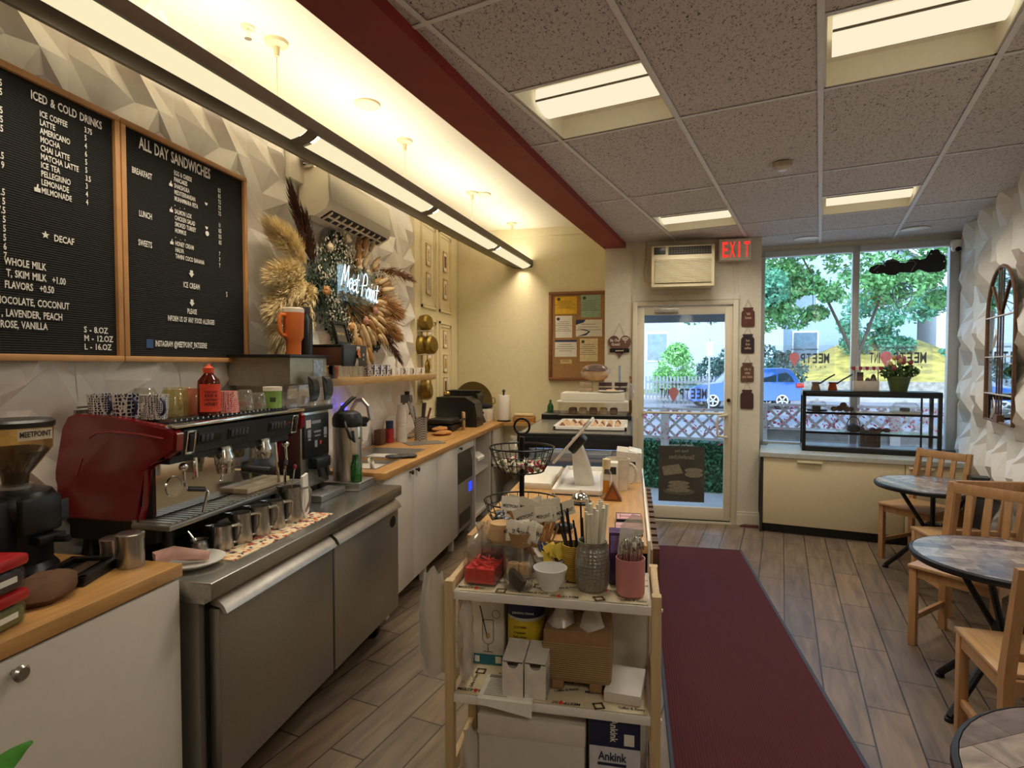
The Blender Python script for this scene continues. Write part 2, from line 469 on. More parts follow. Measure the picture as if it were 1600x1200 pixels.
# ---------------------------------------------------------------- shop window
frm = mat('window_frame', '#c4c2bc', .4, .1, var=.05)
Mw = T3(WW0[0], WW0[1], 0) @ RZ(WWA)
w = MB()
for q in ((.02, 1.78, .70, .75), (.02, 1.78, 2.61, 2.67), (.02, .12, .7, 2.67), (1.66, 1.78, .7, 2.67), (.89, .95, .7, 2.67)):
    w.box(q[0], q[1], -.03, .05, q[2], q[3], .004, Mw)
wo = struct(w.build('window_1', frm))
m = MB(); m.box(.11, .90, .008, .014, .74, 2.62, M=Mw); m.box(.94, 1.67, .008, .014, .74, 2.62, M=Mw)
pane = m.build('pane', glass('window_glass', '#f3f8fa', .03), wo); pane['kind'] = 'structure'
redpin = film('decal_red', '#f2705f'); decalink = mat('decal_black', '#22303a', .6, var=.05)
def pin(mb, x, y, r, M, z=.0012):
    pts = [(x + r * math.cos(a), y + r * math.sin(a)) for a in [R(-35 + k * 250 / 14) for k in range(15)]] + [(x, y - 2.1 * r)]
    mb.raw([(p[0], p[1], z) for p in pts], [tuple(range(len(pts)))], M)
def meetpoint(name, parent, M, wd, extra=True):
    """shop lettering on glass, read from the street: MEETP(pin)INT"""
    h = wd * .215
    d = MB()
    for k, ch in enumerate('MEETP'): d.textfit(ch, wd * (-.5 + .122 * k), wd * (-.5 + .122 * k + (.108 if k == 0 else .09)), 0, h, M)
    for k, ch in enumerate('INT'): d.textfit(ch, wd * (.31, .345, .42)[k], wd * (.33, .405, .50)[k], 0, h, M)
    if extra:
        for k, ch in enumerate('PATISSERIE'): d.text(ch, wd * (-.42 + .093 * k), -h * .55, h * .30, M, align='CENTER', condense=.9)
        d.text('meetpoint_patisserie', 0, h * 1.35, h * .34, M, align='CENTER', condense=.9)
    d.m(1); pin(d, wd * .205, h * .62, h * .50, M)
    return d.build(name, [decalink, redpin], parent, smooth=0, fix=False)
frost = glass('decal_film', '#ffffff', .01, .3, opac=.10)
for cx, wd in ((.49, .44), (1.28, .46)):
    o = MB(); o.box(cx - wd * .6, cx + wd * .6, .018, .019, 1.44, 1.72, M=Mw); o.build('film', frost, wo)['kind'] = 'structure'
    d = meetpoint('shop_lettering', wo, Mw @ T3(cx, .021, 1.545) @ WYM, wd)
    d['kind'] = 'structure'

# ---------------------------------------------------------------- entrance door
doorm = mat('door_paint', '#d8ccb2', .4, var=.03)
dr = MB()
for q in ((.0, .045, 0, 2.14), (.93, .975, 0, 2.14), (.045, .93, 2.095, 2.14)): dr.box(q[0], q[1], 5.80, 5.93, q[2], q[3], .003)
dr.box(.046, .929, 5.80, 5.94, 0.001, .02)
dro = struct(dr.build('door_1', doorm))
m = MB()
for q in ((.045, .112, .03, 2.09), (.862, .93, .03, 2.09), (.11, .865, 2.01, 2.09), (.11, .865, .03, .15)): m.box(q[0], q[1], 5.82, 5.865, q[2], q[3], .003)
m.build('door_leaf', doorm, dro)
m = MB(); m.box(.05, .92, 5.815, 5.87, .0, .03); m.build('threshold', mat('rubber', '#1d1c1b', .7), dro)
m = MB(); m.box(.11, .864, 5.842, 5.848, .15, 2.01); m.build('pane', MATS['window_glass'], dro)
m = MB(); m.tube([(.112, 5.812, 1.06), (.864, 5.812, 1.06)], .012); m.box(.10, .125, 5.80, 5.83, 1.045, 1.075); m.box(.85, .875, 5.80, 5.83, 1.045, 1.075); m.build('push_bar', doorm, dro)
m = MB(); m.tube([(.885, 5.82, 1.05), (.87, 5.76, 1.05), (.80, 5.75, 1.04), (.79, 5.75, 1.02), (.79, 5.75, .87), (.80, 5.75, .85), (.87, 5.76, .84), (.885, 5.82, .84)], .012); m.build('pull_handle', doorm, dro)
m = MB(); m.lathe([(0, 0), (.017, 0), (.017, .02), (.008, .026), (0, .026)], M=T3(.898, 5.82, 1.19) @ RX(90)); m.build('lock', mat('bronze', '#4a3524', .35, .7), dro)
m = MB(); m.box(.21, .43, 5.785, 5.82, 2.03, 2.07, .004); m.tube([(.3, 5.80, 2.07), (.42, 5.74, 2.12), (.28, 5.77, 2.135)], .008); m.build('door_closer', mat('closer_grey', '#b9b2a6', .35, .5), dro)
for z in (1.93, 1.0, .25):
    m = MB(); m.cyl(.048, 5.815, z, z + .11, .009, seg=10); m.build('hinge', doorm, dro)
d = MB(); d.box(.23, .73, 5.853, 5.854, 1.07, 1.37); d.build('film', frost, dro)
meetpoint('shop_lettering', dro, T3(.485, 5.856, 1.2) @ WYM, .44)
d = MB(); d.text('MeetPoint Patisserie', .47, .735, .03, T3(0, 5.853, 0) @ Matrix(((1, 0, 0, 0), (0, 0, 1, 0), (0, 1, 0, 0), (0, 0, 0, 1))) if False else T3(.47 * 2, 5.853, 0) @ WYM, align='CENTER', condense=.9)
d.build('small_lettering', mat('decal_white', '#f2f2f2', .6), dro, smooth=0, fix=False)
# poster stuck to the lower glass, its print faces the street
pst = MB(); pst.box(.26, .69, 5.850, 5.853, .19, .735)
po = tag(pst.build('poster', mat('poster_back', '#6a5d4d', .8, var=.12, scale=8), smooth=0), 'faded brown sandwich poster stuck inside the lower door glass', 'poster')
d = MB(); MP = T3(.95, 5.849, 0) @ Matrix(((-1, 0, 0, 0), (0, 0, -1, 0), (0, 1, 0, 0), (0, 0, 0, 1)))
d.text('Fresh Hot', .475, .675, .038, MP, 'CENTER', .8); d.text('Sandwiches', .475, .61, .062, MP, 'CENTER', .85)
d.build('lettering', mat('poster_tan', '#b6a488', .8), po, smooth=0, fix=False)
d = MB()
def ell(mb, x, y, a, b, M, z=.001): mb.raw([(x + a * math.cos(R(k * 18)), y + b * math.sin(R(k * 18)), z) for k in range(20)], [tuple(range(20))], M)
ell(d, .50, .29, .15, .035, MP); d.build('picture', mat('poster_mid', '#8f7e66', .8, var=.2, scale=30), po, smooth=0, fix=False)
d = MB()
for k in range(3): ell(d, .50, .305 + .035 * k, .11 - .005 * k, .022, MP, .002 + .001 * k)
ell(d, .36, .46, .085, .03, MP, .002); ell(d, .36, .50, .085, .025, MP, .003)
d.raw([(.46, .47, .002), (.64, .44, .002), (.66, .53, .002), (.5, .56, .002)], [(0, 1, 2, 3)], MP)
d.build('food_picture', mat('poster_light', '#ab9a7d', .8, var=.25, scale=60), po, smooth=0, fix=False)

# ---------------------------------------------------------------- ceiling lamps
tl = lamp('troffer_lens', '#fff0cf', LAMP_TROFFER)
troffer_w = mat('troffer_white', '#f6efda', .5, var=.02)
def troffer(u0, u1, v0, label, power=1):
    c = gpt((u0 + u1) / 2, v0 + .305); h = (u1 - u0) / 2 - .008
    t = thing('ceiling_light', label, 'ceiling light', (*c, CZ), 90 - 16.2, 'recessed ceiling lights')
    m = MB(); a, b_ = h, .297
    m.box(-a, -a + .012, -b_, b_, 0, .10); m.box(a - .012, a, -b_, b_, 0, .10); m.box(-a, a, -b_, -b_ + .012, 0, .10); m.box(-a, a, b_ - .012, b_, 0, .10); m.box(-a, a, -b_, b_, .10, .115)
    m.build('housing', troffer_w, t)
    m = MB()
    pr = [(-.10, .09)] + [(.115 * math.sin(R(k)), .075 - .07 * math.cos(R(k))) for k in range(-60, 61, 15)] + [(.10, .09)]
    vs = []; fs = []
    for k, (x, z) in enumerate(pr): vs += [(x, -b_ + .03, z), (x, b_ - .03, z)]
    for k in range(len(pr) - 1): fs.append((2 * k, 2 * k + 1, 2 * k + 3, 2 * k + 2))
    m.raw(vs, fs)
    m.raw([v for v in vs[0::2]], [tuple(range(len(pr)))]); m.raw([v for v in vs[1::2]], [tuple(range(len(pr)))])
    m.build('lens', tl, t)
    m = MB(); m.box(-.104, -.098, -b_ + .03, b_ - .03, .034, .042); m.box(.098, .104, -b_ + .03, b_ - .03, .034, .042); m.build('lens_rail', mat('lens_rail', '#8a8478', .4, .6), t)
    # area light added just below the lens: carries the lamp's downward beam
    la = bpy.data.lights.new('tube', 'AREA'); la.shape = 'RECTANGLE'; la.size = .50; la.size_y = .52; la.energy = BEAM_TROFFER * power; la.color = (1, .93, .82); la.spread = R(150)
    lo = bpy.data.objects.new('tube', la); COL.objects.link(lo); lo.parent = t; lo.location = (0, 0, -.004)
troffer(-.61, 0, -.61, 'recessed ceiling light close to the red beam, between beam and smoke detector')
troffer(1.82, 2.42, -.61, 'recessed ceiling light above the wall air conditioner by the entrance')
troffer(-.61, 0, .61, 'largest recessed ceiling light, over the dining tables')
troffer(1.82, 2.42, .61, 'recessed ceiling light in front of the shop window')
for cc, a, b_ in LAMP_CELLS[4:]: troffer(a, b_, cc * .61, 'unseen ceiling light added as fill behind the camera, toward the dining wall', 1.3)  # added out of view as fill light for the near half

# hanging linear lamp over the counters
a0, a1 = (-1.80, 1.0), (-1.235, 6.46)
ang = math.degrees(math.atan2(a1[1] - a0[1], a1[0] - a0[0])); ln = math.hypot(a1[0] - a0[0], a1[1] - a0[1])
pend = thing('pendant_light', 'long grey linear pendant lamp hung on wires above the counters', 'pendant light', (*a0, 2.60), ang)
alu = mat('pendant_grey', '#6d675c', .4, .4, var=.06)
m = MB(); hw = .14
sec = [(-hw, .075), (-hw, .05)] + [(hw * math.sin(R(k)), .062 - .062 * math.cos(R(k))) for k in range(-78, 1, 13)] + [(hw * math.sin(R(k)), .062 - .062 * math.cos(R(k))) for k in (6, 13)] + [(.05, .03), (-.10, .07)]
vs = []; fs = []
for x, z in sec: vs += [(0, -x, z), (ln, -x, z)]
n_ = len(sec)
for k in range(n_): fs.append((2 * k, 2 * k + 1, (2 * k + 3) % (2 * n_), (2 * k + 2) % (2 * n_)))
m.raw(vs, fs); m.raw(vs[0::2], [tuple(range(n_))]); m.raw(vs[1::2], [tuple(range(n_))[::-1]])
m.box(0, ln, -.147, -.126, .034, .09); m.box(0, ln, .128, .147, .034, .09)
m.box(0, .03, -hw, hw, .01, .08); m.box(ln - .03, ln, -hw, hw, .01, .08)
m.build('housing', alu, pend)
segs = [0, 1.60, 2.98, 4.36, ln]
lens = lamp('pendant_lens', '#ffefc2', LAMP_PENDANT); up = lamp('pendant_uplight', '#fff5e0', LAMP_UP)
for a, b_ in zip(segs, segs[1:]):
    m = MB(); pr = [(hw * math.sin(R(k)), .060 - .062 * math.cos(R(k))) for k in range(14, 71, 8)]
    vs = []; fs = []
    for x, z in pr: vs += [(a + .05, -x, z), (b_ - .05, -x, z)]
    for k in range(len(pr) - 1): fs.append((2 * k, 2 * k + 1, 2 * k + 3, 2 * k + 2))
    m.raw(vs, fs); m.build('lens', lens, pend)
    la = bpy.data.lights.new('pendant_tube', 'AREA'); la.shape = 'RECTANGLE'; la.size = b_ - a - .12; la.size_y = .12; la.energy = BEAM_PENDANT; la.color = (1, .88, .68); la.spread = R(124)
    lo = bpy.data.objects.new('pendant_tube', la); COL.objects.link(lo); lo.parent = pend; lo.location = ((a + b_) / 2, -.05, -.012)
    m = MB(); m.raw([(a + .05, -.12, .08), (b_ - .05, -.12, .08), (b_ - .05, .12, .08), (a + .05, .12, .08)], [(0, 1, 2, 3)]); m.build('upper_lens', up, pend)
    m = MB(); pj = [(hw * math.sin(R(k)), .060 - .064 * math.cos(R(k))) for k in range(0, 81, 8)]
    vs = []; fs = []
    for x, z in pj: vs += [(b_ - .05, -x, z), (b_ + .03, -x, z)]
    for k in range(len(pj) - 1): fs.append((2 * k, 2 * k + 1, 2 * k + 3, 2 * k + 2))
    m.raw(vs, fs); m.build('joint', alu, pend)
for x, y in ((-1.622, 2.49), (-1.5, 3.74), (-1.38, 4.97), (-1.254, 6.12)):
    t = (Vector((x, y)) - Vector(a0)); s_ = t.dot(Vector((math.cos(R(ang)), math.sin(R(ang)))))
    m = MB(); m.tube([(s_, 0, .08), (s_, 0, .43)], .0025, 6); m.lathe([(0, .44), (.055, .44), (.05, .425), (.015, .415), (.012, .37), (0, .37)], s_, 0, 0, 20); m.build('suspension_wire', mat('wire_cream', '#d8cba2', .5), pend)

def disc(name, label, cat, x, y, z, r, h=.012, mt=white, group=None):
    m = MB(); m.lathe([(0, 0), (r * .96, 0), (r, -h * .5), (r * .94, -h), (0, -h)], 0, 0, 0, 28)
    return tag(m.build(name, mt, loc=(x, y, z)), label, cat, group)
disc('ceiling_cover_plate', 'round cream cover plate on the kitchen ceiling, over the pendant lamp', 'cover plate', -1.519, 3.183, 3.04, .075, mt=cream)
disc('ceiling_cover_plate', 'small cream cover plate on the kitchen ceiling near the corner of the back wall', 'cover plate', -1.306, 5.042, 3.04, .07, mt=cream)
disc('ceiling_speaker', 'round white ceiling speaker between exit sign and shop window', 'speaker', 1.60, 5.97, 2.716, .11, .008, whitegloss)
disc('ceiling_speaker', 'round white ceiling speaker at the corner by the relief wall', 'speaker', 2.42, 5.74, 2.716, .11, .008, whitegloss)
sd = thing('smoke_detector', 'white smoke detector on the grid ceiling', 'smoke detector', (.86, 3.72, 2.714))
m = MB(); m.lathe([(0, 0), (.055, 0), (.055, -.012), (.048, -.022), (.03, -.024), (0, -.024)]); m.build('base', mat('aged_white', '#b9a98e', .5), sd)
m = MB(); m.lathe([(0, -.022), (.03, -.022), (.026, -.04), (.02, -.045), (0, -.045)]); m.build('sensor_cap', whitegloss, sd)
sp = thing('fire_sprinkler', 'small sprinkler head on the kitchen ceiling', 'sprinkler', (-1.70, 2.36, 3.04))
m = MB(); m.lathe([(0, 0), (.03, 0), (.028, -.008), (0, -.008)]); m.build('collar', cream, sp)
m = MB(); m.cyl(0, 0, -.05, -.008, .006); m.cyl(0, 0, -.054, -.05, .016); m.build('head', chrome, sp)

# ================================================================ the street outside
conc = mat('sidewalk_concrete', '#b9b3a8', .85, var=.12, scale=3)
asph = mat('asphalt', '#8b8c8e', .9, var=.12, scale=6)
GZ = -.14
m = MB(); m.box(-14, 26, 6.6, 13.5, GZ - .1, GZ); struct(m.build('pavement', conc, smooth=0))
m = MB(); m.box(-14, 40, 13.5, 31, GZ - .3, GZ - .12); struct(m.build('street', asph, smooth=0))
m = MB(); m.box(-14, 40, 31, 34, GZ - .3, GZ); struct(m.build('far_pavement', conc, smooth=0))
m = MB(); m.box(-40, 70, 34, 90, GZ - .3, GZ + .02); struct(m.build('far_ground', mat('far_grass', '#7f8a4e', .9, var=.2, scale=2), smooth=0))

# sloping lawn behind a low stone wall
m = MB()
prof = [(9.2, .1), (11.0, 1.0), (14.6, 2.75), (16.8, 2.45), (19.5, 1.2), (22, .55)]
vs = []; fs = []
for i, (x, z) in enumerate(prof):
    for j, (dy, k) in enumerate(((0, 0), (2.5, .35), (5.5, 1), (9, 1))): vs.append((x, 34.2 + dy - (x - 14) * .19, GZ + .75 + max(0, z) * k))
for i in range(len(prof) - 1):
    for j in range(3): a = i * 4 + j; fs.append((a, a + 4, a + 5, a + 1))
m.raw(vs, fs)
struct(m.build('lawn', mat('dry_lawn', '#b3a24e', .9, var=.45, scale=1.6, stretch=(1, 1, 3)), fix=True))
m = MB(); m.box(-1, 14, 0, .5, GZ, GZ + .8, M=T3(9.4, 34.6, 0) @ RZ(-10.8)); struct(m.build('retaining_wall', mat('field_stone', '#9c978c', .9, var=.35, scale=5), smooth=0))

def siding_mat(name, a, b, sc=3.2): return rib_mat(name, a, b, sc, 'Z', .7)
sid_w = siding_mat('white_siding', '#e6e6e6', '#b9c0c8'); sid_b = siding_mat('pale_blue_siding', '#b9d0e0', '#8fadc2'); sid_g = siding_mat('grey_siding', '#c3ccd4', '#9aa6b2')
winm = mat('dark_window', '#6f8aa0', .1, var=.2, scale=3); trimw = mat('outdoor_white', '#f3f1ec', .6); roofm = mat('shingle', '#6d727b', .9, var=.2, scale=20)
def house(name, label, x, y, w, d, h, rz, sm, wins, ridge=2.2):
    t = thing(name, label, 'house', (x, y, GZ), rz)
    m = MB(); m.box(0, w, 0, d, 0, h); m.prism([(0, h), (w, h), (w / 2, h + ridge)], 0, d, Matrix(((1, 0, 0, 0), (0, 0, 1, 0), (0, 1, 0, 0), (0, 0, 0, 1))))
    m.build('wall', sm, t, smooth=0)
    m = MB()
    for s_ in (-1, 1):
        a = (w / 2 + s_ * (w / 2 + .35), h - .25); c = (w / 2, h + ridge + .05)
        m.raw([(a[0], -.3, a[1]), (a[0], d, a[1]), (c[0], d, c[1]), (c[0], -.3, c[1]), (a[0], -.3, a[1] + .18), (a[0], d, a[1] + .18), (c[0], d, c[1] + .18), (c[0], -.3, c[1] + .18)], [(0, 1, 2, 3), (4, 5, 6, 7), (0, 3, 7, 4), (0, 1, 5, 4)])
    m.build('roof', roofm, t, smooth=0)
    for wx, wz, ww, wh in wins:
        f = MB(); f.box(wx - .1, wx + ww + .1, -.06, .02, wz - .1, wz + wh + .1); fo = f.build('window', trimw, t, smooth=0)
        g = MB(); g.box(wx, wx + ww, -.075, -.06, wz, wz + wh); g.build('pane', winm, fo, smooth=0)
    return t
house('house', 'white gabled house with clapboard siding across the street behind the lawn', 19.5, 43, 11, 8, 8.6, -9, sid_w, [(1.2, 2.2, 1.6, 2.0), (1.5, 5.2, 1.4, 1.6), (5, 5.2, 1.4, 1.6)], 3)
house('house', 'pale blue sided house across the street behind the street tree', 10.3, 45, 8.5, 8, 8.8, -8, sid_b, [(1, 2.0, 1.5, 2), (4.8, 2.0, 1.5, 2), (1, 5.2, 1.4, 1.7), (4.8, 5.2, 1.4, 1.7)], 2.5)
house('house', 'grey sided house seen through the entrance door behind the evergreen', -.5, 41, 10, 8, 7.5, -6, sid_g, [(1.5, 2, 1.3, 1.8), (7.2, 2.2, 1.5, 1.9), (7.2, 5, 1.4, 1.6)], 2.5)

def leaf_mat(name, a, var=.45, sc=3):
    m = mat(name, a, .6, var=var, scale=sc)
    return m
def leaves(n, size, fn, seed):
    """scatter of small bent leaf blades"""
    rg = np.random.default_rng(seed)
    c = fn(rg, n); t = rg.normal(size=(n, 3)); t /= np.linalg.norm(t, axis=1)[:, None]
    u = np.cross(t, rg.normal(size=(n, 3))); u /= np.linalg.norm(u, axis=1)[:, None]
    s = size * rg.uniform(.6, 1.3, n)[:, None]
    v = np.stack([c - t * s, c + u * s * .5, c + t * s, c - u * s * .5], 1).reshape(-1, 3)
    return v, np.arange(4 * n).reshape(-1, 4)
def mesh_np(name, v, f, m, parent=None):
    me = bpy.data.meshes.new(name); me.from_pydata(v.tolist(), [], f.tolist()); me.materials.append(m); me.update()
    o = bpy.data.objects.new(name, me); COL.objects.link(o)
    if parent: o.parent = parent
    return o
def blobs(cs, flat=1.0):
    cs = np.array(cs)
    def fn(rg, n):
        k = rg.integers(0, len(cs), n); d = rg.normal(size=(n, 3)); d /= np.linalg.norm(d, axis=1)[:, None]
        return cs[k, :3] + d * (cs[k, 3] * rg.uniform(.35, 1, n) ** .5)[:, None] * np.array([1, 1, flat])
    return fn
def clumps(seed, n, cx, cz, rx, rz, r0, r1, hole=()):
    rg = random.Random(seed); out = []
    while len(out) < n:
        x, z = rg.uniform(-1, 1), rg.uniform(-1, 1)
        if x * x + z * z > 1: continue
        X, Z = cx + x * rx, cz + z * rz
        if any(math.hypot(X - h[0], Z - h[1]) < h[2] for h in hole): continue
        out.append((X, rg.uniform(-.7, .7), Z, rg.uniform(r0, r1)))
    return out
def tree(label, x, y, trunk, cs, n, size, m, seed, name="street_tree", limbs=()):
    t = thing(name, label, 'tree', (x, y, GZ))
    tr = MB(); tr.tube([(0, 0, 0), (.05, .02, trunk * .5), (0, .05, trunk)], .10, 8, taper=.6)
    for l in limbs: tr.tube([(0, 0, trunk * .6), ((l[0]) * .5, l[1] * .5, trunk * .75 + l[2] * .25), l], .05, 6, taper=.3)
    tr.build('trunk', mat('bark', '#4b4238', .9, var=.3), t)
    v, f = leaves(n, size, blobs(cs, .75), seed); mesh_np('foliage', v, f, m, t)
    return t
lf1 = leaf_mat('leaf_mid', '#6ea868'); lf2 = leaf_mat('leaf_blue', '#5a9a7c'); lf3 = leaf_mat('leaf_dark', '#3a6158'); lf4 = leaf_mat('leaf_bright', '#84c070')
tree('tall street tree whose leafy canopy fills the top of the shop window', 5.9, 17.2, 3.0,
     clumps(1, 44, .9, 5.0, 4.0, 1.5, .35, .8) + clumps(2, 16, -1.9, 3.5, 1.3, .8, .25, .5) + clumps(22, 12, 1.6, 3.9, 1.4, .5, .2, .45), 24000, .075, lf1, 1,
     limbs=((-1.5, 0, 4.8), (1.2, 0, 5.4)))
tree('street tree with drooping boughs outside the corner of the shop window', 13.2, 17.6, 3.4,
     clumps(3, 30, -2.6, 4.9, 1.8, 1.2, .35, .7) + clumps(4, 22, -2.4, 3.3, 1.1, 1.0, .25, .5), 14000, .07, lf1, 2, limbs=((-2.6, 0, 4.5), (-1.8, 0, 3.2)))
tree('blue green shrub tree in front of the blue house', 16.6, 38, 1.5, clumps(5, 34, -.8, 3.9, 3.4, 2.2, .4, .9), 7000, .14, lf2, 3, 'garden_tree')
tree('sparse tree whose twigs hang above the entrance door glass', 3.15, 16.5, 2.9, clumps(6, 40, -1.4, 3.75, 2.4, .8, .2, .5), 9000, .065, lf2, 4)
bu = thing('bush', 'rounded bright green bush beyond the picket fence', 'bush', (2.05, 29.4, GZ))
v, f = leaves(3600, .085, blobs([(0, 0, 1.6, .95), (-.5, 0, .9, .7), (.4, 0, .8, .7), (.1, 0, 2.2, .6)]), 5); mesh_np('foliage', v, f, lf4, bu)
bu = thing('bush', 'dark spreading yew in front of the grey house', 'bush', (5.2, 31.5, GZ))
v, f = leaves(3800, .12, blobs([(0, 0, 1.4, 1.3), (-1.2, 0, 1.2, .9), (1.4, 0, 1.6, 1.1), (.6, 0, 2.3, .8), (2.4, 0, 1.4, 1)]), 6); mesh_np('foliage', v, f, lf3, bu)

# picket fence on the far pavement
m = MB()
for k in range(26): m.box(k * .16, k * .16 + .08, 0, .03, 0, 1.15)
m.box(0, 4.1, .03, .06, .25, .33); m.box(0, 4.1, .03, .06, .85, .93)
tag(m.build('picket_fence', mat('fence_grey', '#8f949c', .7), loc=(.6, 28, GZ), smooth=0), 'grey picket fence across the street in front of the green bush', 'fence')
# mailbox and parking sign
mb_ = thing('mailbox', 'blue rounded mailbox on the far kerb', 'mailbox', (5.0, 29.6, GZ))
bl = mat('mail_blue', '#1f5fd0', .4)
m = MB(); m.prism([(-.42, .3)] + [(.42 * math.cos(R(a)), 1.25 + .42 * math.sin(R(a))) for a in range(180, -1, -20)][::1] + [(.42, .3)], -.3, .3, Matrix(((1, 0, 0, 0), (0, 0, 1, 0), (0, 1, 0, 0), (0, 0, 0, 1)))); m.build('box', bl, mb_)
for sx in (-1, 1):
    for sy in (-1, 1): m = MB(); m.box(sx * .36 - .04, sx * .36 + .04, sy * .25 - .04, sy * .25 + .04, 0, .32); m.build('leg', bl, mb_)
ps = thing('parking_sign', 'white parking sign on a post across the street, beside the mailbox', 'sign', (3.35, 19, GZ))
m = MB(); m.cyl(0, 0, 0, 2.6, .03, seg=8); m.build('post', mat('galvanised', '#aab0b4', .4, .7), ps)
m = MB(); m.box(-.17, .17, -.04, -.03, 1.85, 2.6, .01); m.build('sign_plate', mat('sign_white', '#e9eef0', .5), ps)
ps = thing('parking_sign', 'narrow pale sign post beside the green bush', 'sign', (2.35, 19, GZ))
m = MB(); m.cyl(0, 0, 0, 2.5, .03, seg=8); m.build('post', MATS['galvanised'], ps)
m = MB(); m.box(-.1, .1, -.04, -.03, 1.95, 2.4, .01); m.build('sign_plate', MATS['sign_white'], ps)

# parked blue car, tail to the right of the entrance pilaster
def make_car(label, x, y, rz, paint):
    c = thing('car', label, 'car', (x, y, GZ - .12), rz)
    side = [(.05, .35), (0, .55), (.02, .95), (.10, 1.10), (.42, 1.62), (.7, 1.68), (2.1, 1.66), (2.5, 1.58), (3.25, 1.08), (4.3, .93), (4.5, .75), (4.52, .4), (4.4, .3)]
    MS = Matrix(((-1, 0, 0, 0), (0, 0, 1, 0), (0, 1, 0, 0), (0, 0, 0, 1)))
    m = MB(); n = len(side); vs = []; fs = []
    for yy, k in ((0, .0), (.06, 1), (1.74, 1), (1.8, .0)):
        for (a, z) in side:
            tum = .16 * max(0, z - 1.0) / .65
            if k: vs.append((-a, yy + (tum if yy < 1 else -tum), z))
            else: vs.append((-(2.26 + (a - 2.26) * .985), yy + (tum if yy < 1 else -tum), .9 + (z - .9) * .96))
    for r in range(3):
        for i in range(n): j = (i + 1) % n; fs.append((r * n + i, r * n + j, r * n + n + j, r * n + n + i))
    fs += [tuple(range(n)), tuple(range(3 * n, 4 * n))]
    m.raw(vs, fs); m.build('body', mat(paint[0], paint[1], .2, .3, var=.03, coat=1), c)
    m = MB()
    for poly in ([(-.35, 1.12), (-.55, 1.55), (-.95, 1.58), (-1.0, 1.12)], [(-1.06, 1.12), (-1.02, 1.58), (-1.85, 1.57), (-1.95, 1.1)], [(-2.02, 1.1), (-1.92, 1.57), (-2.4, 1.52), (-3.0, 1.1)]):
        m.raw([(a, (.02 + .16 * max(0, z - 1.) / .65), z) for a, z in poly], [(0, 1, 2, 3)])
    m.build('side_window', mat('tinted_glass', '#1d2a38', .08, coat=1), c)
    m = MB(); m.raw([(-.085, .25, 1.12), (-.085, 1.55, 1.12), (-.40, 1.45, 1.58), (-.40, .35, 1.58)], [(0, 1, 2, 3)]); m.build('rear_window', MATS['tinted_glass'], c)
    m = MB(); m.box(-.28, .01, -.012, .3, .88, 1.06, .02); m.build('tail_light', mat('tail_red', '#b3261e', .2), c)
    for a in (.85, 3.6):
        for yy in (-.01, 1.6):
            w = MB(); w.lathe([(0, 0), (.2, 0), (.23, .02), (.345, .02), (.36, .06), (.36, .2), (0, .2)], 0, 0, 0, 24, T3(-a, yy, .36) @ RX(-90)); wo_ = w.build('wheel', mat('tyre', '#1b1b1c', .8), c)
            r = MB()
            r.lathe([(.19, 0), (.245, 0), (.245, .012), (.19, .012)], 0, 0, -.018, 20, T3(-a, yy, .36) @ RX(-90))
            for k in range(5): r.box(-.03, .03, .0, .22, -.02, -.004, M=T3(-a, yy, .36) @ RX(-90) @ RZ(72 * k))
            r.build('rim', mat('alloy', '#d6dade', .25, .8), wo_)
    return c
make_car('blue car parked on the street beyond the patio', 6.75, 25.2, 9, ('car_blue', '#134f9e'))
make_car('pale silver car parked at the far edge of the shop window view', 21.2, 30, 0, ('car_silver', '#a9b7c6'))

# patio enclosure: lattice on planks, artificial hedge, red blossoms
latm = mat('lattice_grey', '#b3aeaa', .7, var=.08)
def lattice(name, label, x, y, w, z0, z1, rz):
    t = thing(name, label, 'fence', (x, y, GZ), rz)
    h = z1 - z0; m = MB(); k = -h
    while k < w:
        for sgn in (1, -1):
            a, b = k, k + h
            pa, pb = max(0, a), min(w, b)
            if pb - pa > .03:
                q = [(pa, (pa - a)), (pb, (pb - a))]
                if sgn < 0: q = [(p, h - z) for p, z in q]
                dx, dz = q[1][0] - q[0][0], q[1][1] - q[0][1]; l_ = math.hypot(dx, dz); nx, nz = -dz / l_ * .016, dx / l_ * .016
                m.prism([(q[0][0] - nx, q[0][1] - nz), (q[1][0] - nx, q[1][1] - nz), (q[1][0] + nx, q[1][1] + nz), (q[0][0] + nx, q[0][1] + nz)], 0, .012, T3(0, .012 * sgn, z0) @ Matrix(((1, 0, 0, 0), (0, 0, 1, 0), (0, 1, 0, 0), (0, 0, 0, 1))))
        k += .17
    m.build('lattice', latm, t, smooth=0)
    m = MB(); m.box(0, w, -.02, .03, z1, z1 + .03); m.box(0, w, -.02, .03, z0 - .03, z0); m.build('rail', latm, t, smooth=0)
    for px in (0, w * .5 - .05, w - .1):
        m = MB(); m.box(px, px + .1, -.03, .05, 0, z1 + .03); m.build('post', latm, t, smooth=0)
    return t
f1 = lattice('lattice_fence', 'grey lattice fence above the artificial hedge outside the entrance door', -.6, 8.16, 2.1, .72, 1.07, -11)
f2 = lattice('lattice_fence', 'grey lattice fence on planks outside the shop window', 1.55, 7.72, 2.9, .90, 1.16, -11)
m = MB()
for k in range(6): m.box(0, 2.9, 0, .03, .02 + k * .145, .02 + k * .145 + .14)
m.build('plank_board', mat('grey_plank', '#7f7c78', .8, var=.15, scale=5, stretch=(1, 8, 8)), f2, smooth=0)
hd = MB(); hd.box(-.6, 1.45, .10, .40, 0, .64)
v, f = leaves(3000, .028, lambda rg, n: np.stack([rg.uniform(-.62, 1.47, n), rg.uniform(.02, .12, n), rg.uniform(.0, .68, n)], 1), 8)
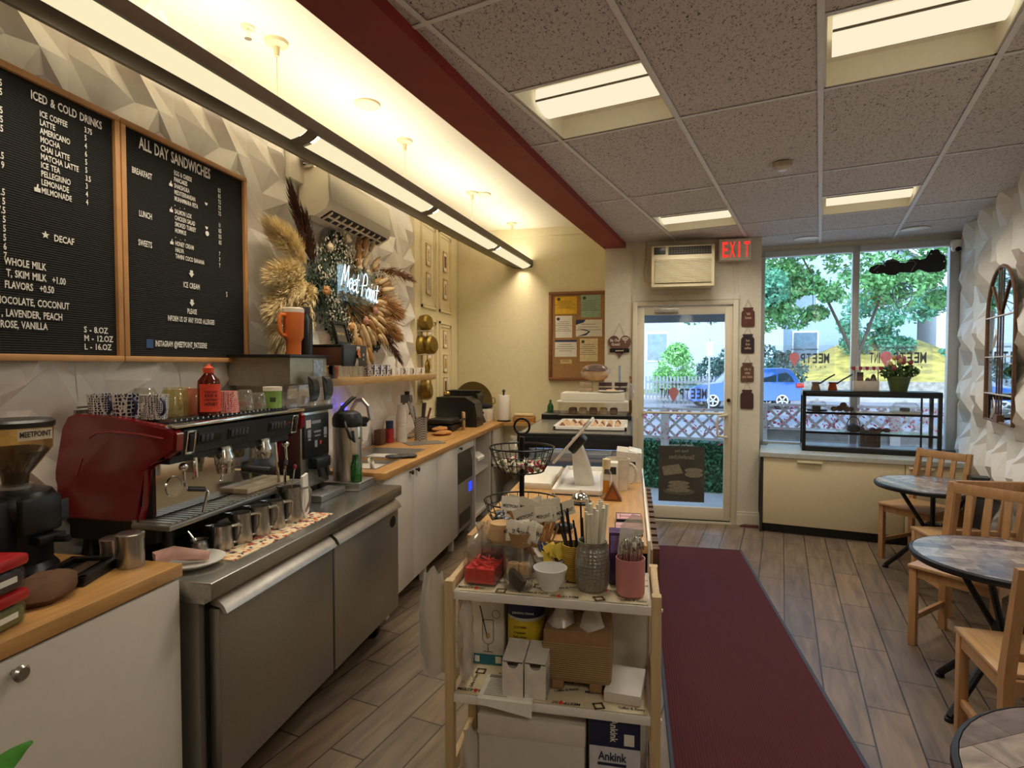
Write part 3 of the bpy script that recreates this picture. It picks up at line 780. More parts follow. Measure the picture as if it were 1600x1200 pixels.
ho = hd.build('hedge', mat('hedge_green', '#1f4a33', .8, var=.5, scale=30), loc=(0, 8.05, GZ), rz=-11, smooth=0)
mesh_np('foliage', v, f, leaf_mat('hedge_leaf', '#3d7a50', .5, 20), ho)
tag(ho, 'dark artificial box hedge outside the entrance door', 'hedge')
def blossom(label, x0, x1, y, z0, z1, n, rz, seed):
    v, f = leaves(n, .022, lambda rg, k: np.stack([rg.uniform(x0, x1, k), rg.uniform(-.09, -.03, k), z0 + (z1 - z0) * rg.beta(1.5, 1.8, k)], 1), seed)
    o = mesh_np('blossoms', v, f, mat('blossom', '#b8415c', .6, var=.35, scale=30)); o.location = (1.55, y, 0) if x0 >= 0 else (0, y, 0); o.rotation_euler = (0, 0, R(rz))
    return tag(o, label, 'flowers', kind='stuff')
blossom('red blossoms on the lattice outside the shop window', .0, 2.85, 7.72, .74, 1.06, 520, -11, 9)
blossom('red blossoms trailing on the lattice outside the entrance door', -.55, 1.45, 8.05, .5, .98, 260, -11, 10)
m = MB(); m.box(.02, 1.09, 0, .06, 2.02, 2.5); m.box(.02, 1.09, -1.01, .06, 2.5, 2.54)
tag(m.build('awning', mat('awning_grey', '#7d8494', .8), loc=(0, 7.0, 0), smooth=0), 'grey awning valance over the entrance outside the door', 'awning')

# ================================================================ counters along the left wall
def wb(self, name, mats, t, smooth=35):
    """mesh drawn in room coordinates, hung under the thing t"""
    M = (Matrix.Translation(t.location) @ t.rotation_euler.to_matrix().to_4x4()).inverted()
    self.bm.transform(M)
    return self.build(name, mats, t, smooth=smooth)
MB.wb = wb
whitecab = mat('cabinet_white', '#d9d1c3', .4, var=.02)

t = thing('base_cabinet', 'white base cabinet under the oak counter that holds the grinder', 'cabinet', (-1.7, .6, 0))
m = MB(); m.box(-1.97, -1.40, -.6, 1.545, .08, .855); m.box(-1.97, -1.45, -.6, 1.545, 0, .08); m.wb('body', whitecab, t)
for y0, y1, ky in ((.955, 1.543, 1.045), (.36, .95, .45)):
    m = MB(); m.box(-1.40, -1.38, y0, y1, .09, .852, .002); d = m.wb('door', whitecab, t)
    k = MB(); k.lathe([(0, 0), (.007, 0), (.007, .012), (.017, .018), (.019, .026), (.014, .031), (0, .032)], M=T3(-1.38, ky, .82) @ RY(90)); k.bm.transform(T3(1.7, -.6, 0)); k.build('knob', steel, d)
m = MB(); m.box(-1.975, -1.378, -.6, 1.556, .86, .90, .003)
tag(m.build('worktop', oak), 'oak laminate worktop of the grinder counter, in front of the stainless fridge', 'worktop')

# undercounter fridge
FT = .84
t = thing('undercounter_fridge', 'stainless two door undercounter fridge that carries the espresso machine', 'fridge', (-1.6, 2.3, 0))
m = MB(); m.box(-1.95, -1.34, 1.575, 3.075, .14, .775); m.wb('body', steeld, t)
m = MB(); m.box(-1.97, -1.28, 1.562, 3.088, .785, FT, .006); m.box(-1.97, -1.31, 1.565, 3.085, .77, .79); m.wb('top', steel, t)
for y0, y1 in ((1.615, 2.335), (2.35, 3.07)):
    m = MB(); m.box(-1.34, -1.295, y0, y1, .15, .735, .006); d = m.wb('door', steeld, t)
    h = MB(); h.prism([(-1.335, .772), (-1.318, .772), (-1.285, .745), (-1.272, .722), (-1.282, .720), (-1.30, .738), (-1.335, .745)], -y1 + .005, -y0 - .005, Matrix(((1, 0, 0, 0), (0, 0, -1, 0), (0, 1, 0, 0), (0, 0, 0, 1)))); h.bm.transform(T3(1.6, -2.3, 0)); h.build('handle', mat('handle_steel', '#bdb6aa', .3, .9), d)
m = MB(); ell(m, 2.99, .655, .038, .03, T3(-1.2945, 0, 0) @ WX); m.m(1).box(2.964, 3.016, .652, .668, 0, .0006, M=T3(-1.2942, 0, 0) @ WX); m.box(2.972, 3.008, .640, .644, 0, .0006, M=T3(-1.2942, 0, 0) @ WX); m.wb('badge', [black, mat('badge_white', '#8d8a86', .5)], t, 0)
m = MB(); m.box(-1.338, -1.335, 1.6, 3.07, .14, .78); m.wb('gasket', black, t)
for x, y in ((-1.42, 1.68), (-1.42, 2.97), (-1.85, 1.68), (-1.85, 2.97)):
    m = MB(); m.lathe([(0, -.018), (.045, -.018), (.052, -.01), (.052, .01), (.045, .018), (0, .018)], M=T3(x, y, .052) @ RX(90)); m.box(x - .03, x + .03, y - .03, y + .03, .10, .14); m.wb('caster', black, t)

# long sink counter
t = thing('sink_cabinet', 'long white cabinet run with three doors below the sink', 'cabinet', (-1.7, 3.8, 0))
m = MB(); m.box(-1.97, -1.425, 3.12, 4.57, .10, .86)
m.wb('body', whitecab, t)
for y0, y1, ky in ((3.12, 3.575, 3.52), (3.58, 4.06, 3.63), (4.065, 4.57, None)):
    m = MB(); m.box(-1.425, -1.405, y0, y1, .11, .857, .002); d = m.wb('door', whitecab, t)
    if ky:
        k = MB(); k.lathe([(0, 0), (.006, 0), (.006, .012), (.015, .018), (.014, .026), (0, .028)], M=T3(-1.405, ky, .83) @ RY(90)); k.bm.transform(T3(1.7, -3.8, 0)); k.build('knob', mat('dark_knob', '#4c443c', .35, .7), d)
for y in (3.2, 3.85, 4.5):
    m = MB(); m.box(-1.47, -1.43, y, y + .04, 0, .10); m.wb('leg', whitecab, t)
m = MB()
SX = [(-1.975, -1.905), (-1.475, -1.385)]
m.box(-1.975, -1.90, 3.1, 6.41, .86, .90); m.box(-1.50, -1.385, 3.1, 6.41, .86, .90, .003); m.box(-1.9, -1.5, 3.1, 3.22, .86, .90); m.box(-1.9, -1.5, 4.06, 6.41, .86, .90); m.box(-1.9, -1.5, 3.62, 3.645, .885, .898)
m.box(-1.5, -1.02, 6.20, 6.41, .86, .895)
tag(m.build('worktop', oak), 'long oak laminate worktop with the sink, running to the back wall', 'worktop')
t = thing('sink', 'stainless double bowl sink set in the oak worktop', 'sink', (-1.7, 3.6, .9))
m = MB()
for y0, y1 in ((3.22, 3.62), (3.645, 4.06)):
    m.lathe([(0, -.17), (.14, -.17), (.20, -.155), (.20, .002), (.212, .003), (.212, .0), (.203, -.001), (.203, -.16), (.14, -.176), (0, -.176)], 0, 0, 0, 4, T3(-1.7, (y0 + y1) / 2, .9) @ Matrix.Diagonal((1.38, 1.42, 1, 1)) @ RZ(45))
m.wb('bowl', steeld, t, 40)
m = MB(); m.box(-1.915, -1.49, 3.21, 4.07, .900, .902); 
for y0, y1 in ((3.23, 3.61), (3.655, 4.05)): pass
m.bm.free()
m = MB(); m.lathe([(0, 0), (.03, 0), (.03, .01), (.018, .02), (.018, .1), (0, .1)], -1.86, 3.63, .9); m.tube([(-1.86, 3.63, .98), (-1.86, 3.62, 1.15), (-1.85, 3.61, 1.23), (-1.81, 3.60, 1.285), (-1.76, 3.58, 1.29), (-1.71, 3.56, 1.25), (-1.69, 3.55, 1.16)], .014, 10); m.tube([(-1.86, 3.65, .97), (-1.83, 3.72, 1.0)], .008)
m.wb('faucet', mat('brushed_nickel', '#a89d90', .3, .95), t)
m = MB(); m.tube([(-1.66, 3.52, .80), (-1.62, 3.42, .905), (-1.60, 3.36, .93)], .018, 10); m.wb('spray_head', chrome, t)
tw = MB()
for k in range(3): tw.ball(-1.555 + .045 * k, 3.60 + .035 * k, .915, .055, .04, .014, 10, RZ(0))
tag(tw.build('rubber_glove', mat('glove_grey', '#3b3937', .6, var=.2)), 'crumpled dark grey rubber glove lying on the sink rim', 'glove')

# ice maker under the worktop
t = thing('ice_maker', 'undercounter ice maker with black hood between sink cabinet and open shelf', 'ice maker', (-1.65, 4.84, 0))
m = MB(); m.box(-1.95, -1.47, 4.60, 5.07, .10, .79); m.wb('body', steeld, t)
m = MB(); m.prism([(4.60, .52), (5.07, .52), (5.07, .66), (5.0, .78), (4.60, .78)], 0, .05, T3(-1.47, 0, 0) @ WX); m.wb('hood', black, t)
m = MB(); m.box(-1.47, -1.42, 4.60, 5.07, .10, .52, .01); m.wb('front_panel', steeld, t)
m = MB(); m.box(-1.42, -1.416, 4.96, 5.04, .40, .48); m.wb('display', lamp('blue_display', '#2a3cff', 1.6), t)
m = MB(); m.box(-1.46, -1.418, 4.66, 5.0, .14, .26); m.wb('grille', dark, t)
m = MB(); m.box(-1.45, -1.405, 4.575, 5.075, .79, .857, .002)
d = tag(m.build('drawer_front', whitecab), 'shallow white drawer front above the ice maker', 'drawer')
k = MB(); k.lathe([(0, 0), (.006, 0), (.006, .012), (.014, .018), (.013, .026), (0, .028)], M=T3(-1.405, 4.62, .83) @ RY(90)); k.build('knob', MATS['dark_knob'], d)
t = thing('open_shelf', 'white open shelf unit at the end of the counter run', 'shelf', (-1.6, 5.38, 0))
for q in ((-1.95, -1.40, 5.09, 5.11, 0, .857), (-1.95, -1.40, 5.66, 5.69, 0, .857), (-1.95, -1.42, 5.11, 5.66, .10, .13)): m = MB(); m.box(*q); m.wb('side_panel', whitecab, t)
m = MB(); m.box(-1.95, -1.42, 5.11, 5.66, .50, .52); m.wb('shelf_board', whitecab, t)
t = thing('towel_dispenser', 'white folded towel holder in the open shelf', 'dispenser', (-1.5, 5.3, .521))
m = MB(); m.box(-1.58, -1.44, 5.14, 5.36, .521, .70, .01); m.prism([(-1.44, .70), (-1.38, .66), (-1.38, .64), (-1.44, .66)], -5.36, -5.14, Matrix(((1, 0, 0, 0), (0, 0, -1, 0), (0, 1, 0, 0), (0, 0, 0, 1)))); m.wb('body', whitegloss, t)
m = MB(); m.box(-1.52, -1.46, 5.18, 5.32, .70, .80, .01); m.wb('towels', paper, t)
def plasticbag(label, x, y, z, r, h, seed, tint=bagm, name='plastic_bag', knot=True):
    rg = random.Random(seed); m = MB(); sg = 18
    pf = [(0, 0), (.75, .0), (1, .18), (1.0, .45), (.8, .68), (.35, .82), (.16, .88), (.3, .98), (.36, 1.05)]
    vs = []; fs = []
    for i, (a, b) in enumerate(pf):
        for k in range(sg):
            q = 1 + (rg.uniform(-.16, .16) if i else 0)
            vs.append((x + r * a * q * math.cos(2 * math.pi * k / sg), y + r * a * q * math.sin(2 * math.pi * k / sg), z + h * b * (1 + rg.uniform(-.04, .04) * (i > 1))))
    for i in range(len(pf) - 1):
        for k in range(sg): fs.append((i * sg + k, i * sg + (k + 1) % sg, (i + 1) * sg + (k + 1) % sg, (i + 1) * sg + k))
    m.raw(vs, fs)
    return tag(m.build(name, tint, smooth=60), label, 'bag')
plasticbag('clear plastic bag of rolls below the corner worktop, beside the display case', -1.23, 6.08, .4905, .15, .26, 3, name='plastic_bag')
plasticbag('clear plastic bag with red packets on the lowest level of the corner', -1.23, 6.10, .0, .15, .34, 4)
t = thing('storage_shelf', 'low cream shelf below the corner worktop that holds plastic bags', 'shelf', (-1.2, 6.1, 0))
m = MB(); m.box(-1.44, -1.02, 5.88, 6.38, .46, .49); m.wb('shelf_board', whitecab, t)
m = MB(); m.box(-1.44, -1.42, 5.88, 6.38, 0, .86); m.wb('side_panel', whitecab, t)
m = MB(); m.box(-1.04, -1.02, 5.95, 6.38, 0, .86); m.wb('side_panel', whitecab, t)

# ---------------------------------------------------------------- letter boards
felt = rib_mat('letter_felt', '#080808', '#161615', 40, 'Z', .9)
letterm = mat('letter_white', '#ece9e0', .5)
BX = -1.945
oakf = mat('oak_frame', '#c2905a', .45, var=.12, scale=9)
def board(label, y0, y1, z0, z1, lines):
    """black felt letter board; lines are (text, y, z baseline, height, align, condense) on the wall"""
    t = thing('menu_board', label, 'menu board', (BX, y0, z0), 0, 'letter board menus')
    m = MB(); m.box(LW + .03, BX, y0, y1, z0, z1); m.wb('felt', felt, t, 0)
    for q in ((y0, y1, z0, z0 + .022), (y0, y1, z1 - .022, z1), (y0, y0 + .022, z0 + .022, z1 - .022), (y1 - .022, y1, z0 + .022, z1 - .022)):
        m = MB(); m.box(LW + .028, BX + .014, *q, .002); m.wb('frame', oakf, t)
    m = MB(); M = T3(BX + .0035, 0, 0) @ WX
    for s, y, z, sz, al, cd in lines:
        if s == '*S': m.raw([(y + sz * (.5 if k % 2 == 0 else .22) * math.sin(k * math.pi / 5), z + sz * .4 + sz * (.5 if k % 2 == 0 else .22) * math.cos(k * math.pi / 5), 0) for k in range(10)], [tuple(range(10))], M)
        elif s == '*B': m.raw([(y + sz * .45 * math.cos(R(20 * k)), z + sz * .4 + sz * .45 * math.sin(R(20 * k)), 0) for k in range(18)], [tuple(range(18))], M)
        elif s[0] == '*':
            P = {'*U': ((-.3, 0), (-.3, .45), (-.05, .45), (.05, .9), (.2, .85), (.15, .45), (.4, .45), (.4, 0)), '*D': ((-.25, .9), (-.25, .5), (-.45, .5), (0, 0), (.45, .5), (.25, .5), (.25, .9)),
                 '*H': ((0, 0), (.4, .4), (.38, .65), (.2, .7), (0, .55), (-.2, .7), (-.38, .65), (-.4, .4))}[s]
            m.raw([(y + sz * a, z + sz * b, 0) for a, b in P], [tuple(range(len(P)))], M)
        else: m.text(s, y, z, sz, M, al, cd, 0)
    m.wb('lettering', letterm, t, 0)
    return t
L = [('ICED & COLD DRINKS', 1.575, 2.398, .040, 'LEFT', .64)]
for k, (a, b) in enumerate(zip(['ICE COFFEE', 'LATTE', 'AMERICANO', 'MOCHA', 'CHAI LATTE', 'MATCHA LATTE', 'ICE TEA', 'PELLEGRINO', 'LEMONADE', 'MILMONADE'], ['3.75', '5', '4', '6', '5', '5', '3.5', '3', '4', '4'])):
    L += [(a, 1.603, 2.352 - k * .0283, .028, 'LEFT', .66), (b, 1.765, 2.362 - k * .0288, .028, 'LEFT', .64)]
L += [('*U', 1.588, 2.097, .03, '', 0)]
L += [('*S', 1.613, 1.949, .028, '', 0), ('DECAF', 1.642, 1.946, .032, 'LEFT', .75), ('E  WHOLE MILK', 1.612, 1.84, .033, 'RIGHT', .66), ('T, SKIM MILK', 1.612, 1.803, .033, 'RIGHT', .66), ('+1.00', 1.632, 1.801, .033, 'LEFT', .64),
      ('FLAVORS', 1.567, 1.766, .033, 'RIGHT', .66), ('+0.50', 1.588, 1.766, .033, 'LEFT', .66), ('CHOCOLATE, COCONUT', 1.692, 1.716, .033, 'RIGHT', .66), (', LAVENDER, PEACH', 1.666, 1.676, .033, 'RIGHT', .66), ('ROSE, VANILLA', 1.612, 1.640, .033, 'RIGHT', .66)]
for k, s in enumerate(('S - 8.OZ', 'M - 12.OZ', 'L - 16.OZ')): L.append((s, 1.745, 1.640 - k * .031, .031, 'LEFT', .85))
for k, s in enumerate(('5', '75', '', '75', '5', '25', '', '', '.5', '9', '', '', '.5', '5', '7.5', '5', '5', '5', '6', '7')):
    if s: L.append((s, 1.487, 2.395 - k * .0283, .030, 'RIGHT', .66))
board('black letter board headed with iced and cold drinks, its far edge against the sandwich board', 1.17, 1.905, 1.535, 2.475, L)
Q = [('ALL DAY SANDWICHES', 2.003, 2.392, .066, 'LEFT', .565)]
for s, y, z in (('BREAKFAST', 1.966, 2.283), ('LUNCH', 1.996, 2.120), ('SWEETS', 1.990, 2.003)): Q.append((s, y, z, .034, 'LEFT', .56))
col = ['EGG & CHEESE', 'PANCAKES', 'SHAKSHUKA', 'MEDITERRANEAN', 'MUHAMMARA FETA', '-    .    -', 'SALMON LOX', 'CHICKEN SALAD', 'SMOKED TURKEY', 'HUMMUS', '-    .    -', 'HONEY CREAM', 'HALVA', 'TAHINI COCO BANANA']
pr_ = ['8.5', '8.5', '7.5', '7.5', '7.5', '', '11', '8.5', '8.5', '8.5', '', '7', '7', '7']
for k, (a, b) in enumerate(zip(col, pr_)):
    z = 2.343 - k * .0275
    Q.append((a, 2.183, z, .0275, 'LEFT', .56))
    if b: Q.append((b, 2.455, z + .005, .0275, 'LEFT', .55))
    if k in (2, 6, 11): Q.append(('*U', 2.163, z, .026, '', 0))
    if k in (3, 7): Q.append(('*H', 2.375, z, .022, '', 0))
    if k == 8: Q.append(('*B', 2.378, z, .026, '', 0))
Q += [('*D', 2.275, 1.915, .035, '', 0), ('ICE CREAM', 2.275, 1.866, .034, 'CENTER', .58), ('5', 2.50, 1.855, .034, 'LEFT', .6), ('*D', 2.275, 1.785, .035, '', 0), ('PLEASE', 2.275, 1.752, .031, 'CENTER', .6), ('INFORM US OF ANY FOOD ALLERGIES', 2.275, 1.712, .032, 'CENTER', .50), ('INSTAGRAM @MEETPOINT_PATISSERIE', 2.065, 1.600, .034, 'LEFT', .50)]
bt = board('black letter board headed all day sandwiches, next to the dried flower wreath', 1.910, 2.655, 1.535, 2.475, Q)
m = MB(); m.box(BX, BX + .002, 2.022, 2.056, 1.592, 1.628); m.wb('logo_tile', mat('tile_blue', '#2d4f7a', .5), bt)

# ---------------------------------------------------------------- espresso machine
EX, EY, EZ = -1.75, 2.05, FT
t = thing('espresso_machine', 'dark red two group espresso machine on the stainless fridge', 'espresso machine', (EX, EY, EZ))
MXZ = Matrix(((1, 0, 0, 0), (0, 0, -1, 0), (0, 1, 0, 0), (0, 0, 0, 1)))
side = [(-1.985, .985), (-1.975, 1.15), (-1.95, 1.30), (-1.925, 1.34), (-1.89, 1.352), (-1.74, 1.345), (-1.51, 1.312), (-1.485, 1.29), (-1.49, 1.235), (-1.535, 1.205), (-1.60, 1.185), (-1.625, 1.165), (-1.63, 1.04), (-1.645, .985)]
for y0, y1 in ((1.655, 1.70), (2.40, 2.445)):
    m = MB(); m.prism(side, -y1, -y0, MXZ); bmesh.ops.bevel(m.bm, geom=[e for e in m.bm.edges if e.calc_length() > .001 and abs(e.verts[0].co.y - e.verts[1].co.y) < 1e-5], offset=.008, segments=2, affect='EDGES'); m.wb('side_panel', red, t, 40)
m = MB(); m.tube([(-1.53, 1.6535, 1.275), (-1.62, 1.6535, 1.288), (-1.74, 1.6535, 1.295), (-1.80, 1.6535, 1.288), (-1.83, 1.6535, 1.27)], .003, 6); m.tube([(-1.86, 1.6535, 1.20), (-1.885, 1.6535, 1.14)], .003, 6); m.wb('side_piping', mat('piping', '#a03a38', .3), t)
m = MB(); m.box(-1.96, -1.62, 1.70, 2.40, .985, 1.18, .004); m.box(-1.95, -1.55, 1.70, 2.40, 1.18, 1.325); m.wb('body', dark, t)
m = MB(); m.box(-1.622, -1.612, 1.705, 2.395, .995, 1.18); m.wb('back_plate', mat('mirror_steel', '#c9c4ba', .12, 1, var=.03), t)
m = MB(); m.prism([(-1.56, 1.20), (-1.505, 1.215), (-1.492, 1.30), (-1.56, 1.32)], -2.40, -1.70, MXZ); m.wb('control_panel', mat('panel_charcoal', '#222528', .35), t)
m = MB(); m.box(-1.53, -1.488, 1.66, 2.44, 1.308, 1.322, .004); m.wb('front_trim', chrome, t)
m = MB()
for k in range(26): m.box(-1.94, -1.54, 1.715 + k * .0264, 1.722 + k * .0264, 1.326, 1.333)
m.box(-1.95, -1.94, 1.705, 2.395, 1.32, 1.36); m.tube([(-1.94, 1.71, 1.37), (-1.94, 2.39, 1.37)], .004, 6)
m.wb('cup_rail', steel, t)
def onpanel(y, z, d=0): return T3(-1.5005 + (z - 1.258) * .15 + d, y, z) @ RY(8.5) @ WX
for yc in (1.83, 1.985, 2.235):
    m = MB(); m.box(-.06, .06, -.022, .022, 0, .006, .003, onpanel(yc, 1.262)); b_ = m.wb('button_pad', black, t)
    n_ = 3 if yc < 1.9 else 5
    for k in range(n_):
        q = MB(); q.box(-.05 + k * .021, -.034 + k * .021, -.012, .012, .006, .012, .002, onpanel(yc, 1.264)); q.bm.transform(T3(-EX, -EY, -EZ)); q.build('button', mat('button_grey', '#43474a', .35), b_)
for yc in (1.735, 2.365):
    m = MB(); M = onpanel(yc, 1.255)
    for q in ((-.022, -.014, -.042, .042), (.014, .022, -.042, .042), (-.022, .022, .034, .042), (-.022, .022, -.042, -.034)): m.box(*q, 0, .008, .002, M)
    m.wb('switch_frame', chrome, t)
    m = MB(); m.box(-.012, .012, -.03, .03, .002, .012, .004, M); m.wb('steam_lever', black, t)
m = MB(); m.box(-.022, .03, -.013, .011, .001, .002, M=onpanel(2.315, 1.262)); m.m(1).box(.004, .024, .001, .006, .0021, .0026, M=onpanel(2.315, 1.262)); m.box(-.016, .0, -.003, .0, .0021, .0026, M=onpanel(2.315, 1.262)); m.wb('name_plate', [mat('plate_pink', '#d9cfc4', .4), mat('plate_red', '#b03030', .5)], t, 0)
for i, yc in enumerate((1.965, 2.21)):
    m = MB(); m.lathe([(0, 1.125), (.03, 1.125), (.034, 1.14), (.036, 1.17), (.026, 1.19), (.026, 1.21), (0, 1.21)], -1.545, yc); m.box(-1.60, -1.53, yc - .03, yc + .03, 1.165, 1.20, .006); m.wb('group_head', chrome, t)
m = MB(); m.lathe([(0, 1.105), (.028, 1.105), (.031, 1.125), (0, 1.125)], -1.545, 1.965); m.tube([(-1.515, 1.985, 1.118), (-1.495, 2.0, 1.116)], .007); m.tube([(-1.55, 1.96, 1.11), (-1.55, 1.955, 1.085), (-1.55, 1.95, 1.075)], .006); p_ = m.wb('portafilter', chrome, t)
m = MB(); m.tube([(-1.497, 1.998, 1.117), (-1.455, 2.03, 1.108), (-1.415, 2.06, 1.098)], .013, 10, taper=1.25); m.bm.transform(T3(-EX, -EY, -EZ)); m.build('portafilter_handle', black, p_)
for yc, rot in ((1.745, 1), (2.355, -1)):
    m = MB(); m.ball(-1.535, yc, 1.165, .016); m.tube([(-1.535, yc, 1.16), (-1.53, yc, 1.10), (-1.525, yc + .012 * rot, 1.085), (-1.50, yc + .06 * rot, 1.075), (-1.495, yc + .068 * rot, 1.065), (-1.505, yc + .055 * rot, .995)], .0055, 8); s_ = m.wb('steam_wand', chrome, t)
    m = MB(); m.tube([(-1.526, yc + .008 * rot, 1.087), (-1.50, yc + .058 * rot, 1.076)], .009, 8); m.bm.transform(T3(-EX, -EY, -EZ)); m.build('wand_grip', black, s_)
m = MB(); m.tube([(-1.535, 1.80, 1.19), (-1.53, 1.80, 1.12)], .008); m.tube([(-1.55, 2.30, 1.18), (-1.54, 2.31, 1.0)], .006); m.wb('water_spout', chrome, t)
m = MB(); m.lathe([(.034, -.003), (.038, -.003), (.038, .003), (.034, .003)], M=T3(-1.611, 1.785, 1.085) @ RY(90)); m.lathe([(0, 0), (.033, 0)], M=T3(-1.609, 1.785, 1.085) @ RY(90)); m.wb('pressure_gauge', chrome, t)
m = MB(); m.box(-1.66, -1.505, 1.645, 2.455, .965, .985, .006); m.box(-1.66, -1.65, 1.65, 2.45, .985, .995); m.wb('drip_tray', steeld, t)
m = MB()
for k in range(30): m.box(-1.645, -1.515, 1.665 + k * .0262, 1.683 + k * .0262, .985, .9885)
m.wb('drip_grid', mat('grid_steel', '#b3ada4', .4, .7), t)
m = MB(); m.box(-1.63, -1.545, 2.10, 2.40, .99, 1.012, .004, M=T3(0, 0, 0)); m.wb('ledge_plate', mat('pale_plate', '#cdbb98', .4), t)
for x in (-1.93, -1.60):
    for y in (1.74, 2.36): m = MB(); m.lathe([(0, FT), (.028, FT), (.022, FT + .03), (.02, .985), (0, .985)], x, y); m.wb('foot', black, t)
m = MB(); m.box(-1.96, -1.60, 1.69, 2.41, .905, .985); m.wb('undertray', black, t)

# ---------------------------------------------------------------- cups and jars on the machine
TOPZ = 1.333
def mug_pattern(name, a, b, sc):
    if name in MATS: return MATS[name]
    m = bpy.data.materials.new(name); m.use_nodes = True; n = m.node_tree; p = n.nodes['Principled BSDF']
    tc = n.nodes.new('ShaderNodeTexCoord'); v = n.nodes.new('ShaderNodeTexVoronoi'); v.inputs['Scale'].default_value = sc; v.feature = 'DISTANCE_TO_EDGE'; v.inputs['Randomness'].default_value = .35
    rp = n.nodes.new('ShaderNodeValToRGB'); rp.color_ramp.interpolation = 'CONSTANT'; rp.color_ramp.elements[0].color = lin(b); rp.color_ramp.elements[1].color = lin(a); rp.color_ramp.elements[1].position = .13
    n.links.new(tc.outputs['Object'], v.inputs['Vector']); n.links.new(v.outputs['Distance'], rp.inputs[0]); n.links.new(rp.outputs[0], p.inputs['Base Color']); p.inputs['Roughness'].default_value = .25
    MATS[name] = m
    return m
def mug(name, label, x, y, z, r, h, body, hm, ha, group=None, hr=.022):
    t = thing(name, label, 'mug', (x, y, z), ha, group)
    m = MB(); m.bowl(r * .86, r, h, .004); m.build('cup', body, t)
    m = MB(); m.tube([(r * .93 + hr * 1.05 * math.sin(R(k)), 0, h * .52 + hr * 1.25 * math.cos(R(k))) for k in range(0, 181, 20)], .005, 8); m.build('handle', hm, t)
    return t
bluem = [mug_pattern('mug_blue_%d' % k, a, '#e9e6df', s) for k, (a, s) in enumerate((('#22284f', 120), ('#1b2050', 75), ('#2a2c4a', 150)))]
for k, (x, y, wd) in enumerate(((-1.87, 1.745, 'finely dotted'), (-1.755, 1.735, 'diamond patterned'), (-1.635, 1.73, 'speckled'))):
    mug('patterned_mug', '%s navy and white mug on the espresso machine' % wd, x, y, TOPZ, .046, .085, bluem[k], navy, -20, 'navy mugs on the espresso machine')
def glassmug(label, x, y, z, r, h, tint, ha, flip=True):
    t = thing('glass_mug', label, 'glass', (x, y, z), ha, 'glass cups on the espresso machine')
    m = MB(); m.lathe([(0, 0), (r, 0), (r * 1.02, h * .3), (r * .95, h * .75), (r * .72, h), (0, h)]); m.build('cup', tint, t)
    m = MB(); m.tube([(r * .98 + .02 * math.sin(R(k)), 0, h * .5 + .024 * math.cos(R(k))) for k in range(0, 181, 30)], .004, 6); m.build('handle', tint, t)
gy = glass('yellow_glass', '#e8dca0', .10, .04, .25); gp = glass('pink_glass', '#e39a80', .10, .04, .35); gc = glass('cup_glass', '#eeeade', .12, .03, .12)
glassmug('upturned clear glass mug behind the speckled navy mug', -1.84, 1.90, TOPZ, .045, .10, gc, 30)
glassmug('upturned clear glass mug between the navy mugs and the yellow glass', -1.80, 2.00, TOPZ, .045, .10, gc, 0)
glassmug('upturned yellow glass mug in front of the pink glass', -1.655, 1.845, TOPZ, .046, .10, gy, -30)
glassmug('upturned yellow glass mug at the back of the espresso machine', -1.74, 1.99, TOPZ, .045, .10, gy, 20)
glassmug('upturned pink glass mug beside the honey bottle', -1.64, 1.935, TOPZ, .044, .10, gp, 40)
glassmug('small clear glass cup beside the red patterned cups', -1.59, 2.155, TOPZ, .033, .085, gc, 200)
glassmug('small clear glass cup beside the green jar', -1.575, 2.225, TOPZ, .030, .07, gc, 200)
t = thing('honey_bottle', 'dark honey squeeze bottle with orange cap and red label on the espresso machine', 'bottle', (-1.555, 1.90, TOPZ))
m = MB(); m.lathe([(0, 0), (.036, 0), (.039, .01), (.037, .06), (.039, .11), (.037, .13), (.018, .155), (.016, .16), (0, .16)]); m.build('bottle', glass('honey', '#7a1f0a', .10, .04, .45), t)
m = MB(); m.lathe([(.0, .158), (.019, .158), (.019, .178), (.010, .182), (.004, .192), (0, .192)]); m.build('cap', mat('orange_cap', '#e2512c', .4), t)
m = MB(); a = [R(k) for k in range(-100, 21, 12)]
vs = [(.0405 * math.cos(q), .0405 * math.sin(q), z) for z in (.015, .118) for q in a]; n_ = len(a); m.raw(vs, [(k, k + 1, n_ + k + 1, n_ + k) for k in range(n_ - 1)]); lb = m.build('label', mat('label_orange', '#e8482c', .6), t)
m = MB(); MH = RZ(-42) @ T3(.0415, 0, 0) @ WX
for s, z, sz in (('PURE RAW', .085, .011), ('RAW &', .070, .016), ('UNFILTERED', .056, .010), ('HONEY', .038, .017)): m.text(s, 0, z, sz, MH, 'CENTER', .8, .0)
m.build('lettering', ink, lb, smooth=0, fix=False)
redm = mug_pattern('mug_red', '#c33a3a', '#e3a9a0', 130)
for k in range(2):
    m = MB(); m.lathe([(0, 0), (.042, 0), (.036, .085), (0, .085)]) if k == 0 else m.lathe([(0, .0), (.0, .0), (.03, 0), (.03, .02), (0, .02)])
    if k == 0: tag(m.build('patterned_cup', redm, loc=(-1.58, 2.035, TOPZ)), 'upturned red patterned cup between honey bottle and clear cups', 'cup')
    else: m.bm.free()
t = thing('jar', 'green labelled jar with white lid on the espresso machine', 'jar', (-1.56, 2.30, TOPZ))
m = MB(); m.lathe([(0, 0), (.038, 0), (.038, .075), (0, .075)]); m.build('jar_body', mat('jar_green', '#7fa04a', .5, var=.12, scale=30), t)
m = MB(); m.lathe([(0, .075), (.040, .075), (.040, .093), (0, .093)]); m.build('lid', white, t)
m = MB(); m.box(-.012, .012, -.008, .012, 0, .001, M=RZ(-55) @ T3(.0385, 0, .035) @ WX); m.build('label_code', mat('label_dark', '#33422a', .6), t)

